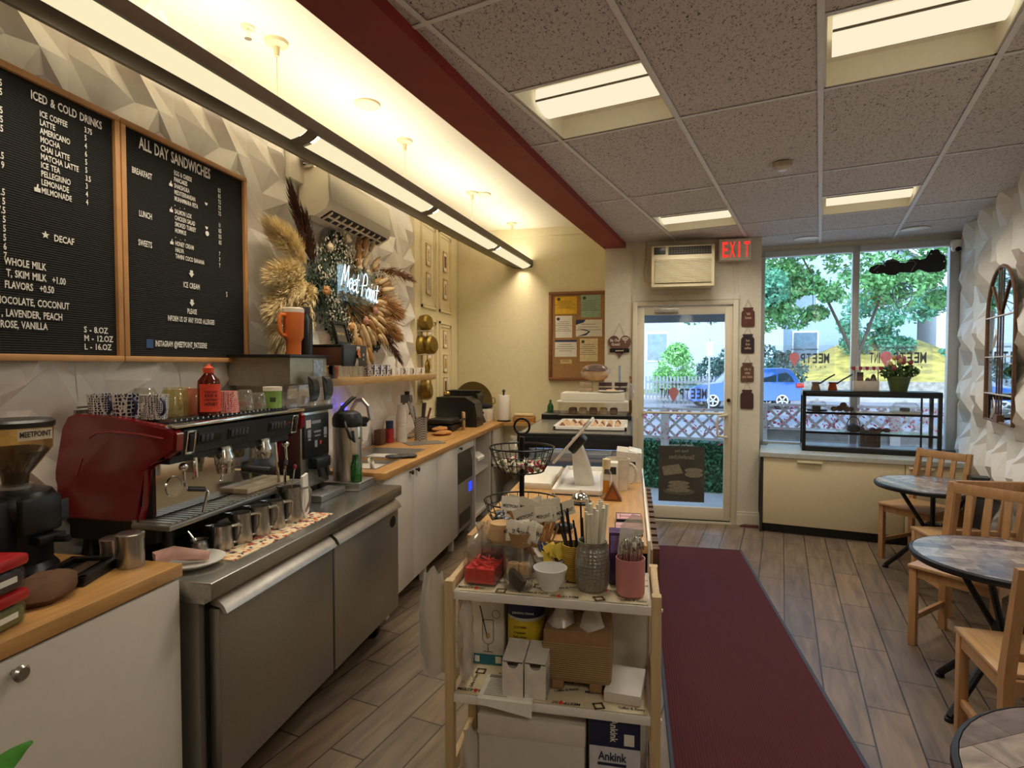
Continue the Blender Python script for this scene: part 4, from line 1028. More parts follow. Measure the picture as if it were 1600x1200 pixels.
# ---------------------------------------------------------------- grinder side of the counter
t = thing('coffee_grinder', 'black coffee grinder with a clear hopper of beans beside the espresso machine', 'grinder', (-1.78, 1.37, .90))
m = MB(); m.lathe([(0, .0), (.095, 0), (.10, .02), (.085, .04), (.085, .16), (.1, .19), (.1, .225), (.085, .25), (.04, .26), (0, .26)]); m.box(.0, .10, -.06, .06, .13, .24, .012); m.build('body', black, t)
m = MB(); m.box(-.07, .07, -.15, -.03, .04, .245, .03); m.box(-.02, .1, -.09, .05, .0, .02, .006); m.build('motor_housing', blackm, t)
m = MB()
for k, (x, y) in enumerate(((.0, -.1), (.03, -.1), (.0, -.075), (.03, -.07))): m.box(x - .009, x + .009, y - .006, y + .006, .245, .248)
m.build('touch_buttons', [mat('button_white', '#d7d4cc', .5)], t)
m = MB(); m.box(.095, .10, .0, .075, .15, .215, .003, RZ(8)); m.build('display', mat('screen_grey', '#3a3d42', .15), t)
m = MB(); m.lathe([(.03, .262), (.036, .30), (.09, .375), (.093, .44), (.091, .44), (.088, .377), (.033, .302), (.028, .262)]); m.build('hopper', glass('hopper_glass', '#f2e6c8', .05, .03, .05), t)
m = MB(); m.lathe([(0, .27), (.03, .27), (.033, .30), (.082, .368), (.07, .378), (0, .385)]); m.build('beans', mat('coffee_beans', '#2a180f', .55, var=.5, scale=120, bump=.6), t)
m = MB(); m.lathe([(0, .44), (.096, .44), (.098, .455), (.09, .462), (0, .466)]); m.build('hopper_lid', mat('lid_charcoal', '#2b2926', .35), t)
m = MB(); m.lathe([(.0, .258), (.045, .258), (.045, .268), (.032, .272), (0, .272)]); m.build('collar', steeld, t)
m = MB(); m.text('MEETPOINT', 0, .415, .022, RZ(-8) @ T3(.0945, 0, 0) @ WX, 'CENTER', .7); m.m(1).box(-.045, .045, .405, .437, -.0008, 0, M=RZ(-8) @ T3(.0945, 0, 0) @ WX); m.build('hopper_sticker', [ink, mat('sticker_tan', '#d9cbb0', .5)], t, smooth=0, fix=False)
m = MB(); m.tube([(.1, .02, .11), (.15, .03, .11)], .012); m.box(.08, .12, -.03, .05, .10, .125, .004); m.build('fork', blackm, t)
t = thing('knock_box', 'dark rectangular tamping tray on the oak worktop in front of the grinder', 'tray', (-1.60, 1.40, .9), 18)
m = MB(); m.box(-.075, .075, -.10, .10, 0, .012, .003)
for q in ((-.075, -.055, -.10, .10), (.055, .075, -.10, .10), (-.075, .075, -.10, -.08), (-.075, .075, .08, .10)): m.box(*q, .012, .028, .002)
m.build('tray', black, t)
m = MB(); m.box(-.02, .02, -.078, .078, .0125, .018, .003); m.build('bar', mat('bar_brown', '#3b2a1c', .5), t)
def canister(label, x, y, r, h, lipped):
    t = thing('canister', label, 'canister', (x, y, .9), 0, 'steel canisters')
    m = MB(); m.lathe([(0, 0), (r, 0), (r, h * .82), (0, h * .82)]); m.build('body', steel, t)
    m = MB(); m.lathe([(0, h * .82), (r * 1.05, h * .82), (r * 1.05, h * .97), (r * .9, h), (0, h)]); m.build('lid', steel, t)
canister('short dark steel canister at the end of the tamping tray', -1.60, 1.525, .038, .078, 0)
canister('taller bright steel canister near the edge of the fridge', -1.515, 1.50, .038, .105, 1)
m = MB(); m.lathe([(0, 0), (.06, .0), (.085, .02), (.07, .05), (.03, .062), (0, .06)], 0, 0, 0, 9, Matrix.Diagonal((.85, 1.2, 1, 1)))
for v in m.bm.verts: v.co += Vector((rnd(-.008, .008), rnd(-.008, .008), rnd(-.004, .004)))
for v in m.bm.verts: v.co.z = max(v.co.z, 0)
tag(m.build('cloth', mat('brown_cloth', '#5d3f27', .8, var=.3, scale=14), loc=(-1.53, 1.245, .9), rz=20, smooth=60), 'crumpled brown cloth between the red lidded boxes and the tamping tray', 'cloth')
redlid = mat('lid_red', '#b01a20', .3)
for k, (z, cm, lab) in enumerate(((.9, mat('green_powder', '#7d7c45', .8, var=.2), 'red lidded clear box of green powder on the oak worktop'), (.985, mat('dark_tea', '#3a2a26', .8, var=.4, scale=60), 'red lidded clear box of dark tea stacked on the green powder box'))):
    t = thing('storage_box', lab, 'container', (-1.475, 1.055, z), 12, 'red lidded storage boxes')
    m = MB(); m.box(-.055, .055, -.06, .06, 0, .055, .012); m.build('container', acrylic, t)
    m = MB(); m.box(-.052, .052, -.057, .057, .002, .046, .011); m.build('contents', cm, t)
    m = MB(); m.box(-.060, .060, -.065, .065, .055, .084, .010); m.box(-.04, .04, -.045, .045, .078, .0855, .004); m.build('lid', redlid, t)
    m = MB(); m.box(.0555, .056, -.03, .03, .022, .036); m.build('label', paper, t)
# plant whose leaf reaches into view low by the cabinet
t = thing('potted_plant', 'tall green plant whose leaf tips show against the white cabinet', 'plant', (-1.0, .62, 0))
m = MB(); m.bowl(.11, .14, .42, .01); m.lathe([(0, .37), (.12, .37)]); m.build('pot', mat('pot_grey', '#6d675e', .7), t)
m = MB(); m.tube([(0, 0, .37), (.0, .01, .6), (-.01, .03, .84)], .006); m.build('stem', mat('stem_green', '#4c6b2b', .6), t)
for (x, y, z, dx, dy, dz, l) in ((0, .06, .845, 0, .105, .055, 1), (0, .05, .84, .01, .105, .0, .9), (0, .02, .7, .06, -.06, .06, .8), (0, .0, .6, -.07, -.05, .05, .8), (0, .03, .86, -.04, -.04, .06, .7)):
    m = MB(); D = Vector((dx, dy, dz)) * l; sd_ = D.cross(Vector((1, 0, .3))).normalized(); pts = []
    for k in range(9):
        f = k / 8; w_ = .019 * math.sin(math.pi * min(1, f * .92 + .06)) * l; c = Vector((x, y, z)) + D * f + Vector((0, 0, -.02 * f * f)); pts += [tuple(c - sd_ * w_), tuple(c + Vector((.003, 0, -.003))), tuple(c + sd_ * w_)]
    m.raw(pts, [(3 * k + j, 3 * k + j + 1, 3 * k + j + 4, 3 * k + j + 3) for k in range(8) for j in (0, 1)]); m.build('leaf', green, t, smooth=60)

# ---------------------------------------------------------------- on the fridge in front of the machine
m = MB(); m.box(0, .105, 0, .66, 0, .003)
def mosaic(name):
    m = bpy.data.materials.new(name); m.use_nodes = True; n = m.node_tree; p = n.nodes['Principled BSDF']
    tc = n.nodes.new('ShaderNodeTexCoord'); v = n.nodes.new('ShaderNodeTexVoronoi'); v.inputs['Scale'].default_value = 65; v.distance = 'CHEBYCHEV'
    rp = n.nodes.new('ShaderNodeValToRGB'); rp.color_ramp.interpolation = 'CONSTANT'; e = rp.color_ramp.elements
    e[0].color = lin('#ead9b4'); e[1].position = .52; e[1].color = lin('#b8402e')
    for po, c in ((.63, '#e0b070'), (.72, '#2c2f55'), (.82, '#ead9b4'), (.9, '#7a2d3a')): q = e.new(po); q.color = lin(c)
    n.links.new(tc.outputs['Object'], v.inputs['Vector']); n.links.new(v.outputs['Color'], rp.inputs[0]); n.links.new(rp.outputs[0], p.inputs['Base Color']); p.inputs['Roughness'].default_value = .6
    return m
tag(m.build('counter_mat', mosaic('mosaic_print'), loc=(-1.455, 1.76, FT), rz=-1, smooth=0), 'mosaic patterned mat under the row of milk pitchers', 'mat')
pitz = FT + .0035
def pitcher(label, x, y, r, h, ha):
    t = thing('milk_pitcher', label, 'pitcher', (x, y, pitz), ha, 'steel milk pitchers')
    m = MB(); m.lathe([(0, 0), (r, 0), (r * 1.03, h * .12), (r * .84, h * .72), (r * .88, h), (r * .84, h), (r * .80, h * .72), (r * .96, h * .1), (0, .004)], 0, 0, 0, 24)
    m.raw([(-r * .6, -r * .6, h), (-r * 1.35, 0, h * 1.06), (-r * .6, r * .6, h), (-r * .85, 0, h * .72)], [(0, 1, 3), (1, 2, 3)]); m.build('jug', steel, t)
    m = MB(); m.tube([(r * .84, 0, h * .9), (r * 1.5, 0, h * .93), (r * 1.72, 0, h * .84), (r * 1.6, 0, h * .5), (r * 1.25, 0, h * .22), (r * .98, 0, h * .2)], .0055, 8); m.build('handle', steel, t)
for k, (x, y, r, h, lab) in enumerate(((-1.482, 1.865, .040, .088, 'short steel milk pitcher next to the tiny steel pot'), (-1.470, 1.955, .042, .112, 'steel milk pitcher second from the plate in the row'), (-1.462, 2.055, .044, .115, 'steel milk pitcher in the middle of the row'), (-1.462, 2.16, .042, .112, 'steel milk pitcher fourth from the plate in the row'), (-1.452, 2.265, .048, .150, 'tallest steel milk pitcher, holding a spoon and a white cloth'))):
    pitcher(lab, x, y, r, h, 42)
t = thing('sugar_pot', 'tiny steel pot with a spoon beside the plate', 'pot', (-1.515, 1.79, FT))
m = MB(); m.lathe([(0, 0), (.026, 0), (.032, .025), (.024, .05), (.03, .058), (.027, .058), (.021, .05), (.028, .025), (0, .004)]); m.build('pot', steel, t)
m = MB(); m.tube([(.005, 0, .03), (-.03, -.02, .09)], .003); m.build('spoon', chrome, t)
t = thing('spoon', 'twisted bar spoon standing in the tallest milk pitcher', 'spoon', (-1.465, 2.265, pitz))
m = MB(); m.tube([(0, 0, .03), (.0, .02, .12), (.0, .05, .22)], .003); m.build('shaft', chrome, t)
m = MB(); m.ball(0, .052, .226, .008, .008, .012); m.build('red_tip', mat('tip_red', '#a01c1c', .3), t)
m = MB(); m.prism([(-.02, .16), (.02, .17), (.028, .0), (.0, -.03), (-.026, .02)], 0, .012, T3(-1.428, 2.32, FT + .03) @ WX)
tag(m.build('cloth', paper), 'white cloth hanging behind the tallest milk pitcher', 'cloth')
t = thing('plate', 'small white plate holding a folded pink cloth at the fridge corner', 'plate', (-1.465, 1.695, FT))
m = MB(); m.lathe([(0, .003), (.05, .003), (.055, 0), (.06, 0), (.102, .02), (.104, .024), (.098, .023), (.058, .006), (0, .006)], seg=32); m.build('dish', ceramic, t)
m = MB(); m.tube([(-.075, -.075, .032), (-.045, -.035, .045), (.0, .0, .03), (.04, .03, .02)], .026, 10, taper=.6)
for v in m.bm.verts: v.co += Vector((rnd(-.004, .004), rnd(-.004, .004), rnd(-.002, .004)))
tag(m.build('cloth', mat('pink_cloth', '#c69a8c', .8, var=.15, scale=18), loc=(-1.465, 1.695, FT + .004), smooth=60), 'rolled pinkish cloth lying across the white plate', 'cloth')

# ---------------------------------------------------------------- drink dispenser and what stands on it
t = thing('drink_dispenser', 'tall stainless cappuccino dispenser with two clear hoppers behind the espresso machine', 'dispenser', (-1.78, 2.70, FT))
m = MB(); m.box(-1.96, -1.605, 2.59, 2.86, .90, 1.30, .004); m.wb('body', steel, t)
m = MB(); m.prism([(-1.96, 1.42), (-1.96, 1.558), (-1.62, 1.558), (-1.62, 1.43), (-1.66, 1.42)], -2.87, -2.53, MXZ); m.prism([(-1.96, 1.30), (-1.96, 1.42), (-1.70, 1.42)], -2.86, -2.59, MXZ); m.wb('hood', mat('hood_steel', '#a39a86', .4, .85, var=.08, scale=30), t)
m = MB(); m.box(-1.98, -1.60, 2.50, 2.88, 1.558, 1.574, .003); m.wb('top', black, t)
m = MB(); m.box(-1.63, -1.585, 2.575, 2.875, 1.285, 1.312, .004); m.wb('bezel', dark, t)
m = MB(); m.box(-1.606, -1.594, 2.605, 2.845, 1.05, 1.27, .004); pn = m.wb('control_panel', black, t)
def loc_(o, m, name, mt, pt, sm=35):
    m.bm.transform(Matrix.Translation(-Vector(pt.location))); return m.build(name, mt, o, smooth=sm)
m = MB(); M = T3(-1.5935, 0, 0) @ WX
m.box(2.62, 2.665, 1.205, 1.245, 0, .001, M=M); m.m(1)
for y in (2.635, 2.79): m.box(y, y + .03, 1.155, 1.195, 0, .001, M=M); m.box(y + .003, y + .027, 1.14, 1.15, 0, .001, M=M)
m.box(2.695, 2.76, 1.175, 1.185, 0, .001, M=M); m.box(2.70, 2.755, 1.155, 1.162, 0, .001, M=M); m.box(2.70, 2.725, 1.10, 1.135, 0, .001, M=M); m.m(2).box(2.75, 2.765, 1.11, 1.13, 0, .001, M=M)
m.m(1).box(2.675, 2.76, 1.222, 1.238, 0, .001, M=M)
loc_(pn, m, 'panel_print', [mat('tag_white', '#d8d2c8', .5), mat('tag_grey', '#8f9699', .5), mat('tag_red', '#c43b30', .5)], t, 0)
for y in (2.60, 2.735):
    m = MB(); m.prism([(-1.70, 1.312), (-1.70, 1.50), (-1.64, 1.50), (-1.58, 1.47), (-1.555, 1.42), (-1.55, 1.312)], -y - .115, -y, MXZ); h_ = m.wb('hopper', acrylic, t)
    m = MB(); m.prism([(0, 1.34)] + [(-.012 + .035 * math.sin(R(k)), 1.40 + .065 * -math.cos(R(k))) for k in range(0, 181, 20)], -y - .085, -y - .03, T3(-1.575, 0, 0) @ MXZ); loc_(h_, m, 'hopper_front', black, t)
    m = MB(); m.box(-1.58, -1.545, y + .02, y + .10, 1.312, 1.345, .006); loc_(h_, m, 'latch', acrylic, t)
m = MB(); m.box(-1.62, -1.555, 2.66, 2.80, .99, 1.05, .012); m.tube([(-1.57, 2.70, 1.0), (-1.56, 2.70, .95)], .012); m.tube([(-1.57, 2.77, 1.0), (-1.555, 2.77, .945)], .012); m.wb('spout', black, t)
m = MB(); m.box(-1.61, -1.50, 2.60, 2.85, FT, .875, .006); m.wb('drip_tray', steeld, t)
m = MB(); m.text('L', 2.80, 1.47, .06, T3(-1.6195, 0, 0) @ WX, 'CENTER', .8) if False else m.box(2.74, 2.83, 1.46, 1.55, 0, .002, M=T3(-1.62, 0, 0) @ WX); m.wb('photo_label', mat('label_blue_grey', '#aab6c6', .4, var=.4, scale=60), t)
for x in (-1.92, -1.64):
    for y in (2.62, 2.83): m = MB(); m.cyl(x, y, FT, .90, .016, seg=12); m.wb('foot', black, t)
t = thing('tumbler', 'large orange handled tumbler with white lid on the dispenser', 'tumbler', (-1.70, 2.69, 1.574))
orange = mat('tumbler_orange', '#dd7430', .4, var=.03)
m = MB(); m.lathe([(0, 0), (.036, 0), (.038, .07), (.049, .09), (.052, .215), (0, .215)]); m.build('body', orange, t)
m = MB(); m.lathe([(0, .215), (.053, .215), (.053, .235), (.046, .24), (0, .24)]); m.build('lid', mat('lid_white', '#e4d6c4', .4), t)
m = MB(); m.tube([(.0, -.048, .20), (.0, -.078, .20), (.0, -.085, .185), (0, -.085, .12), (0, -.07, .10), (0, -.046, .095)], .010, 10); m.build('handle', orange, t).rotation_euler = (0, 0, R(-18))
t = thing('water_bottle', 'matt black water bottle standing behind the orange tumbler', 'bottle', (-1.70, 2.80, 1.574))
m = MB(); m.lathe([(0, 0), (.037, 0), (.037, .19), (.022, .215), (.022, .225), (0, .225)]); m.build('body', black, t)
m = MB(); m.lathe([(0, .225), (.026, .225), (.026, .255), (0, .255)]); m.tube([(.02 * math.cos(R(k)), 0, .262 + .016 * math.sin(R(k))) for k in range(0, 181, 30)], .004, 6); m.build('cap', mat('cap_brown', '#3a322c', .4), t)
t = thing('cash_drawer', 'brown and black box with hanging keys above the mug shelf', 'box', (-1.77, 3.08, 1.44))
m = MB(); m.box(-1.97, -1.575, 2.955, 3.225, 1.52, 1.625, .003); m.wb('body', mat('walnut_brown', '#54301f', .4, var=.1, scale=8), t)
m = MB(); m.box(-1.975, -1.57, 2.95, 3.23, 1.625, 1.637, .002); m.wb('top', black, t)
m = MB(); m.box(-1.575, -1.558, 2.95, 3.23, 1.515, 1.637, .003); fo = m.wb('front', mat('front_charcoal', '#26292c', .4), t)
m = MB(); M = T3(-1.557, 0, 0) @ WX; m.box(3.10, 3.14, 1.605, 1.63, 0, .001, M=M); m.box(3.18, 3.19, 1.575, 1.59, 0, .001, M=M); m.box(3.18, 3.19, 1.55, 1.56, 0, .001, M=M); m.bm.transform(T3(1.77, -3.08, -1.44)); m.build('white_stickers', MATS['tag_white'], fo, smooth=0)
for x in (-1.94, -1.77):
    for y in (2.98, 3.2): m = MB(); m.box(x - .012, x + .012, y - .012, y + .012, 1.441, 1.52); m.wb('foot', black, t)
t = thing('key_ring', 'bunch of keys with an orange tag hanging on the black box front', 'keys', (-1.552, 3.10, 1.57))
m = MB(); m.prism([(-.006, 0), (.034, 0), (.016, .05), (.004, .05)], 0, .004, T3(0, .0, -.005) @ WX); m.build('orange_tag', mat('tag_orange', '#e07a2c', .5), t)
m = MB()
for a in (-25, -8, 10): m.box(-.004, .004, -.06, 0, 0, .002, M=T3(.002, -.01, .0) @ WX @ RZ(a)); ell(m, 0, 0, .011, .011, T3(.004, -.01, .0) @ WX)
m.build('key', chrome, t)
t = thing('display_stand', 'small dark framed menu display leaning on the brown box', 'frame', (-1.66, 3.12, 1.637), 0)
m = MB(); M = T3(0, 0, 0) @ RY(-14) @ WX
for q in ((-.075, -.06, 0, .14), (.06, .075, 0, .14), (-.06, .06, 0, .018), (-.06, .06, .122, .14)): m.box(*q, 0, .02, .002, M)
m.build('frame', black, t)
m = MB(); m.box(-.06, .06, .018, .122, .004, .010, M=M); m.build('screen', mat('menu_taupe', '#5a554c', .3), t)
m = MB(); m.text('Meet Point', 0, .06, .022, M, 'CENTER', .8, .011); m.build('lettering', mat('lettering_gold', '#c9b06a', .5), t, smooth=0, fix=False)

# ---------------------------------------------------------------- airpot, tray, green bottle
m = MB(); m.box(-1.80, -1.44, 2.885, 3.075, FT, FT + .035, .004); m.box(-1.80, -1.44, 2.885, 3.075, FT + .035, FT + .042, .002)
tag(m.build('serving_tray', steeld), 'steel tray at the end of the fridge under the airpot', 'tray')
AZ = FT + .042
t = thing('airpot', 'stainless pump airpot with black lid at the end of the fridge', 'airpot', (-1.56, 2.985, AZ))
m = MB(); m.lathe([(0, 0), (.078, 0), (.08, .01), (.08, .285), (.076, .30), (0, .30)], seg=32); m.build('body', mat('airpot_steel', '#c2b8a8', .28, .95, var=.05), t)
m = MB(); m.lathe([(0, .298), (.079, .298), (.082, .31), (.082, .345), (.07, .372), (.045, .385), (0, .388)], seg=28); m.box(-.03, .03, .04, .135, .305, .345, .012); m.prism([(.05, .345), (.135, .335), (.135, .315), (.05, .30)], -.03, .03, Matrix(((0, 0, 1, 0), (1, 0, 0, 0), (0, 1, 0, 0), (0, 0, 0, 1)))); m.box(-.018, .018, .112, .135, .285, .32, .006); m.build('lid', black, t).rotation_euler = (0, 0, R(-20))
m = MB(); m.tube([(-.01, -.05, .375), (-.005, -.02, .41), (0, .03, .448), (0, .045, .455)], .012, 10); m.ball(0, .05, .457, .012, .016, .008); m.build('pump_lever', black, t).rotation_euler = (0, 0, R(-20))
m = MB(); m.tube([(0, -.08, .33), (.01, -.105, .30), (.03, -.118, .25), (.05, -.11, .225), (.04, -.085, .28)], .008, 8); m.build('handle', black, t).rotation_euler = (0, 0, R(20))
m = MB(); m.lathe([(0, 0), (.005, 0), (.005, .004), (0, .004)], M=RZ(-10) @ T3(.0795, 0, .235) @ RY(90)); m.build('badge', dark, t)
t = thing('glass_bottle', 'small empty green glass bottle in front of the airpot', 'bottle', (-1.478, 2.93, AZ))
gg = glass('green_glass', '#1f7a2c', .12, .05, .45)
m = MB(); m.lathe([(0, 0), (.027, 0), (.028, .01), (.028, .085), (.012, .115), (.011, .14), (.013, .142), (.013, .148), (.009, .148), (.009, .11), (.025, .08), (.025, .01), (0, .006)]); m.build('bottle', gg, t)

# ================================================================ wall shelf, wreath, air conditioner
m = MB(); m.box(-1.965, -1.75, 2.92, 5.03, 1.395, 1.44, .002)
tag(m.build('wall_shelf', oakend), 'long oak wall shelf of mugs and glasses under the wreath', 'shelf')
SZ = 1.4405
for k, y in enumerate((3.30, 3.40, 3.50, 3.61, 3.72)):
    m = MB(); m.lathe([(0, 0), (.028, 0), (.033, .085), (.031, .085), (.026, .006), (0, .006)])
    tag(m.build('tumbler_glass', gc, loc=(-1.85 + .015 * (k % 2), y, SZ)), 'clear tumbler on the oak wall shelf, %s from the black box' % ('first', 'second', 'third', 'fourth', 'fifth')[k], 'glass', 'clear tumblers on the wall shelf')
mc = [mug_pattern('cup_multi', '#3a2e4a', '#c0b0a0', 60)] + [mug_pattern('cup_blue', '#2c3f77', '#e6e3dc', 55)] * 3
for k, y in enumerate((3.83, 3.94, 4.05, 4.16)):
    mug('patterned_mug', ('multicoloured mug on the wall shelf next to the clear tumblers', 'blue and white mug on the wall shelf beside the multicoloured mug', 'blue and white mug in the middle of the shelf row', 'blue and white mug on the wall shelf next to the plain white cups')[k], -1.85, y, SZ, .036, .085, mc[k], navy, -60, 'patterned mugs on the wall shelf')
for k, y in enumerate((4.28, 4.38, 4.48, 4.59, 4.71, 4.83, 4.94)):
    mug('espresso_cup', 'white espresso cup on the wall shelf, %s after the blue mugs' % ('first', 'second', 'third', 'fourth', 'fifth', 'sixth', 'last')[k], -1.855, y, SZ, .031, .06, ceramic, mat('cup_stripe', '#4c4038', .3) if k % 2 == 0 else ceramic, -70 + 20 * (k % 3), 'white cups on the wall shelf', .014)
t = thing('pitcher', 'clear pitcher with orange lid at the near end of the wall shelf', 'pitcher', (-1.79, 2.97, 1.4405))
t.location = (-1.715 - .06, 3.27, 1.4405); t.location = (-1.79, 3.25, 1.4405)
m = MB(); m.lathe([(0, 0), (.03, 0), (.033, .06), (0, .06)]); m.build('jar_body', glass('jar_amber', '#e5a25a', .08, .03, .3), t)
m = MB(); m.lathe([(0, .06), (.034, .06), (.034, .072), (0, .072)]); m.build('lid', MATS['orange_cap'], t)

# split air conditioner
t = thing('air_conditioner', 'cream split air conditioner on the wall above the wreath', 'air conditioner', (-1.95, 3.62, 2.4))
acm = mat('ac_white', '#eee4cc', .35, var=.02)
m = MB(); m.prism([(-1.962, 2.42), (-1.962, 2.70), (-1.80, 2.70), (-1.775, 2.68), (-1.765, 2.50), (-1.785, 2.455), (-1.86, 2.415)], -4.08, -3.18, MXZ); m.wb('body', acm, t, 30)
m = MB(); m.prism([(-1.858, 2.412), (-1.785, 2.449), (-1.782, 2.456), (-1.856, 2.42)], -4.04, -3.24, MXZ); v_ = m.wb('vent', mat('vent_black', '#15130f', .6), t)
m = MB()
for k in range(9): m.prism([(-1.853, 2.404), (-1.788, 2.438), (-1.785, 2.45), (-1.853, 2.415)], -3.262 - k * .085, -3.25 - k * .085, MXZ)
m.prism([(-1.822, 2.420), (-1.816, 2.424), (-1.818, 2.436), (-1.824, 2.432)], -4.03, -3.25, MXZ)
m.bm.transform(Matrix.Translation(-Vector(t.location))); m.build('louvre', acm, v_)
m = MB(); m.prism([(-1.768, 2.51), (-1.762, 2.515), (-1.772, 2.675), (-1.778, 2.675)], -4.06, -3.20, MXZ); m.wb('front_panel', acm, t)
t = thing('emergency_light', 'small emergency light high on the relief wall beside the pendant lamp', 'light', (-1.95, 3.12, 2.72))
m = MB(); m.box(-1.965, -1.93, 3.04, 3.20, 2.60, 2.80, .01); m.wb('base', white, t)
m = MB(); m.lathe([(0, 0), (.045, 0), (.05, .05), (.045, .06), (0, .06)], M=T3(-1.925, 3.16, 2.735) @ RY(75) @ RX(-20)); m.wb('lamp_head', chrome, t)

# dried flower wreath
WC = Vector((-1.93, 3.60, 2.02))
t = thing('flower_wreath', 'large dried flower wreath with pampas plumes on the relief wall', 'wreath', tuple(WC))
def strands(n, base, tip, w0, w1, size, droop, seed, hair=.09):
    """feathery plume: thin hairs leaving a curved stalk"""
    rg = np.random.default_rng(seed); b, q = np.array(base), np.array(tip); ax = q - b; L_ = np.linalg.norm(ax); ax /= L_
    s = rg.beta(1.6, 1.2, n); r = rg.normal(size=(n, 3)); r -= (r @ ax)[:, None] * ax; r /= np.linalg.norm(r, axis=1)[:, None]
    c = b + ax * (s * L_)[:, None]; c[:, 2] -= droop * s ** 2
    wd = (w0 + (w1 - w0) * np.sin(np.pi * np.clip(s, 0, 1)))[:, None] * rg.uniform(.3, 1, n)[:, None]
    e = c + ax * (hair * rg.uniform(.6, 1.2, n))[:, None] + r * wd; e[:, 2] -= droop * .35 * rg.uniform(.3, 1, n)
    side = np.cross(e - c, rg.normal(size=(n, 3))); side /= np.linalg.norm(side, axis=1)[:, None]; side *= size
    mid = (c + e) / 2 + r * wd * .25
    v = np.stack([c - side, mid - side * 1.4, e, mid + side * 1.4, c + side], 1).reshape(-1, 3)
    v[:, 0] = np.maximum(v[:, 0], LW + .056)
    return v, np.arange(5 * n).reshape(-1, 5)
def wpart(name, v, f, mt):
    return mesh_np(name, v - np.array(t.location), f, mt, t)
pam = mat('pampas', '#ecd4a2', .8, var=.25, scale=30); pamb = mat('plume_brown', '#5a3a2c', .8, var=.3, scale=30); palm = mat('palm_tan', '#b3864e', .7, var=.3, scale=20)
for k, (b, q, w, n, dr) in enumerate((((-1.90, 3.16, 2.12), (-1.85, 2.74, 2.29), .10, 1500, .05), ((-1.90, 3.14, 2.06), (-1.83, 2.72, 2.13), .10, 1500, .16), ((-1.90, 3.14, 2.02), (-1.83, 2.72, 2.00), .11, 1600, .20), ((-1.90, 3.14, 1.98), (-1.84, 2.78, 1.88), .11, 1600, .18), ((-1.90, 3.16, 1.95), (-1.85, 2.80, 1.76), .10, 1400, .14), ((-1.9, 3.24, 2.0), (-1.82, 2.92, 1.96), .10, 1300, .16), ((-1.9, 3.2, 1.9), (-1.84, 2.95, 1.74), .09, 1200, .12))):
    wpart('pampas_plume', *strands(n, b, q, .03, w, .0013, dr, 20 + k, .12), pam)
wpart('dark_plume', *strands(420, (-1.9, 3.22, 2.12), (-1.88, 2.98, 2.46), .02, .05, .0018, -.02, 31, .12), pamb)
wpart('dark_plume', *strands(260, (-1.9, 3.24, 2.12), (-1.86, 3.08, 2.40), .02, .05, .0018, .03, 32, .1), pamb)
wpart('dark_plume', *strands(240, (-1.9, 3.2, 1.84), (-1.87, 3.0, 1.64), .02, .05, .0016, .04, 33, .07), pamb)
wpart('dark_plume', *strands(300, (-1.9, 4.1, 2.24), (-1.84, 4.66, 2.36), .02, .05, .002, .12, 34, .12), mat('plume_rust', '#8a5c42', .8, var=.25))
wpart('dark_plume', *strands(260, (-1.9, 4.0, 1.9), (-1.84, 4.40, 1.62), .02, .06, .002, .05, 35, .1), pamb)
fl = mat('wreath_leaf', '#3c4a36', .7, var=.4, scale=18)
v, f = leaves(5200, .024, blobs([(-1.91, 3.40, 2.12, .20), (-1.90, 3.62, 2.14, .22), (-1.9, 3.85, 2.12, .2), (-1.91, 3.45, 1.90, .20), (-1.9, 3.7, 1.86, .22), (-1.9, 3.95, 1.86, .2), (-1.9, 3.32, 2.0, .16), (-1.9, 4.08, 2.0, .18), (-1.9, 4.2, 1.84, .14), (-1.9, 3.55, 2.3, .12), (-1.9, 4.2, 2.1, .15), (-1.9, 3.6, 1.72, .12), (-1.9, 4.1, 1.74, .14), (-1.9, 4.3, 1.95, .12)], .9), 40)
v[:, 0] = -1.93 + (v[:, 0] + 1.93) * .28; v[:, 0] = np.maximum(v[:, 0], LW + .056); wpart('foliage', v, f, fl)
v, f = leaves(900, .012, blobs([(-1.86, 3.34, 2.18, .16), (-1.86, 3.52, 2.26, .15), (-1.86, 3.40, 2.02, .13), (-1.86, 3.78, 2.22, .2), (-1.86, 3.46, 1.84, .14), (-1.86, 3.62, 1.74, .12), (-1.86, 4.0, 2.2, .16)]), 41)
v[:, 0] = -1.865 + (v[:, 0] + 1.86) * .2; wpart('small_blossoms', v, f, mat('blossom_white', '#e8dcc0', .7, var=.12, scale=40))
bt_ = mat('bunny_tail', '#d9bd8f', .8, var=.15, scale=60)
rg = random.Random(50); stems = MB()
tails = []
for k in range(64):
    a = R(rg.uniform(-85, 75)); rr = rg.uniform(.30, .62); cy, cz = 3.62 + rr * math.cos(a) * .95, 2.0 + rr * math.sin(a) * .62
    x = -1.87 + rg.uniform(-.01, .03)
    stems.tube([(-1.90, 3.62 + .1 * math.cos(a), 2.0 + .08 * math.sin(a)), (x, cy, cz)], .0022, 5)
    b_ = MB(); d = Vector((.0, math.cos(a), math.sin(a) * .7)).normalized()
    b_.bm.free() if False else None
    b_.lathe([(0, 0), (.014, .012), (.019, .05), (.013, .11), (0, .15)], 0, 0, 0, 9, T3(x, cy, cz) @ Vector((0, 0, 1)).rotation_difference(d).to_matrix().to_4x4() @ Matrix.Diagonal((1, 1, rg.uniform(.8, 1.5), 1)))
    b_.wb('bunny_tail', bt_ if k % 3 else palm, t, 60)
for k in range(80):
    a = R(rg.uniform(-80, 50)); rr = rg.uniform(.7, 1.0)
    stems.tube([(-1.90, 3.8, 1.95), (-1.87 + rg.uniform(0, .03), 3.72 + rr * math.cos(a) * .86, 1.98 + rr * math.sin(a) * .42)], .0022, 5)
stems.wb('stems', palm, t)
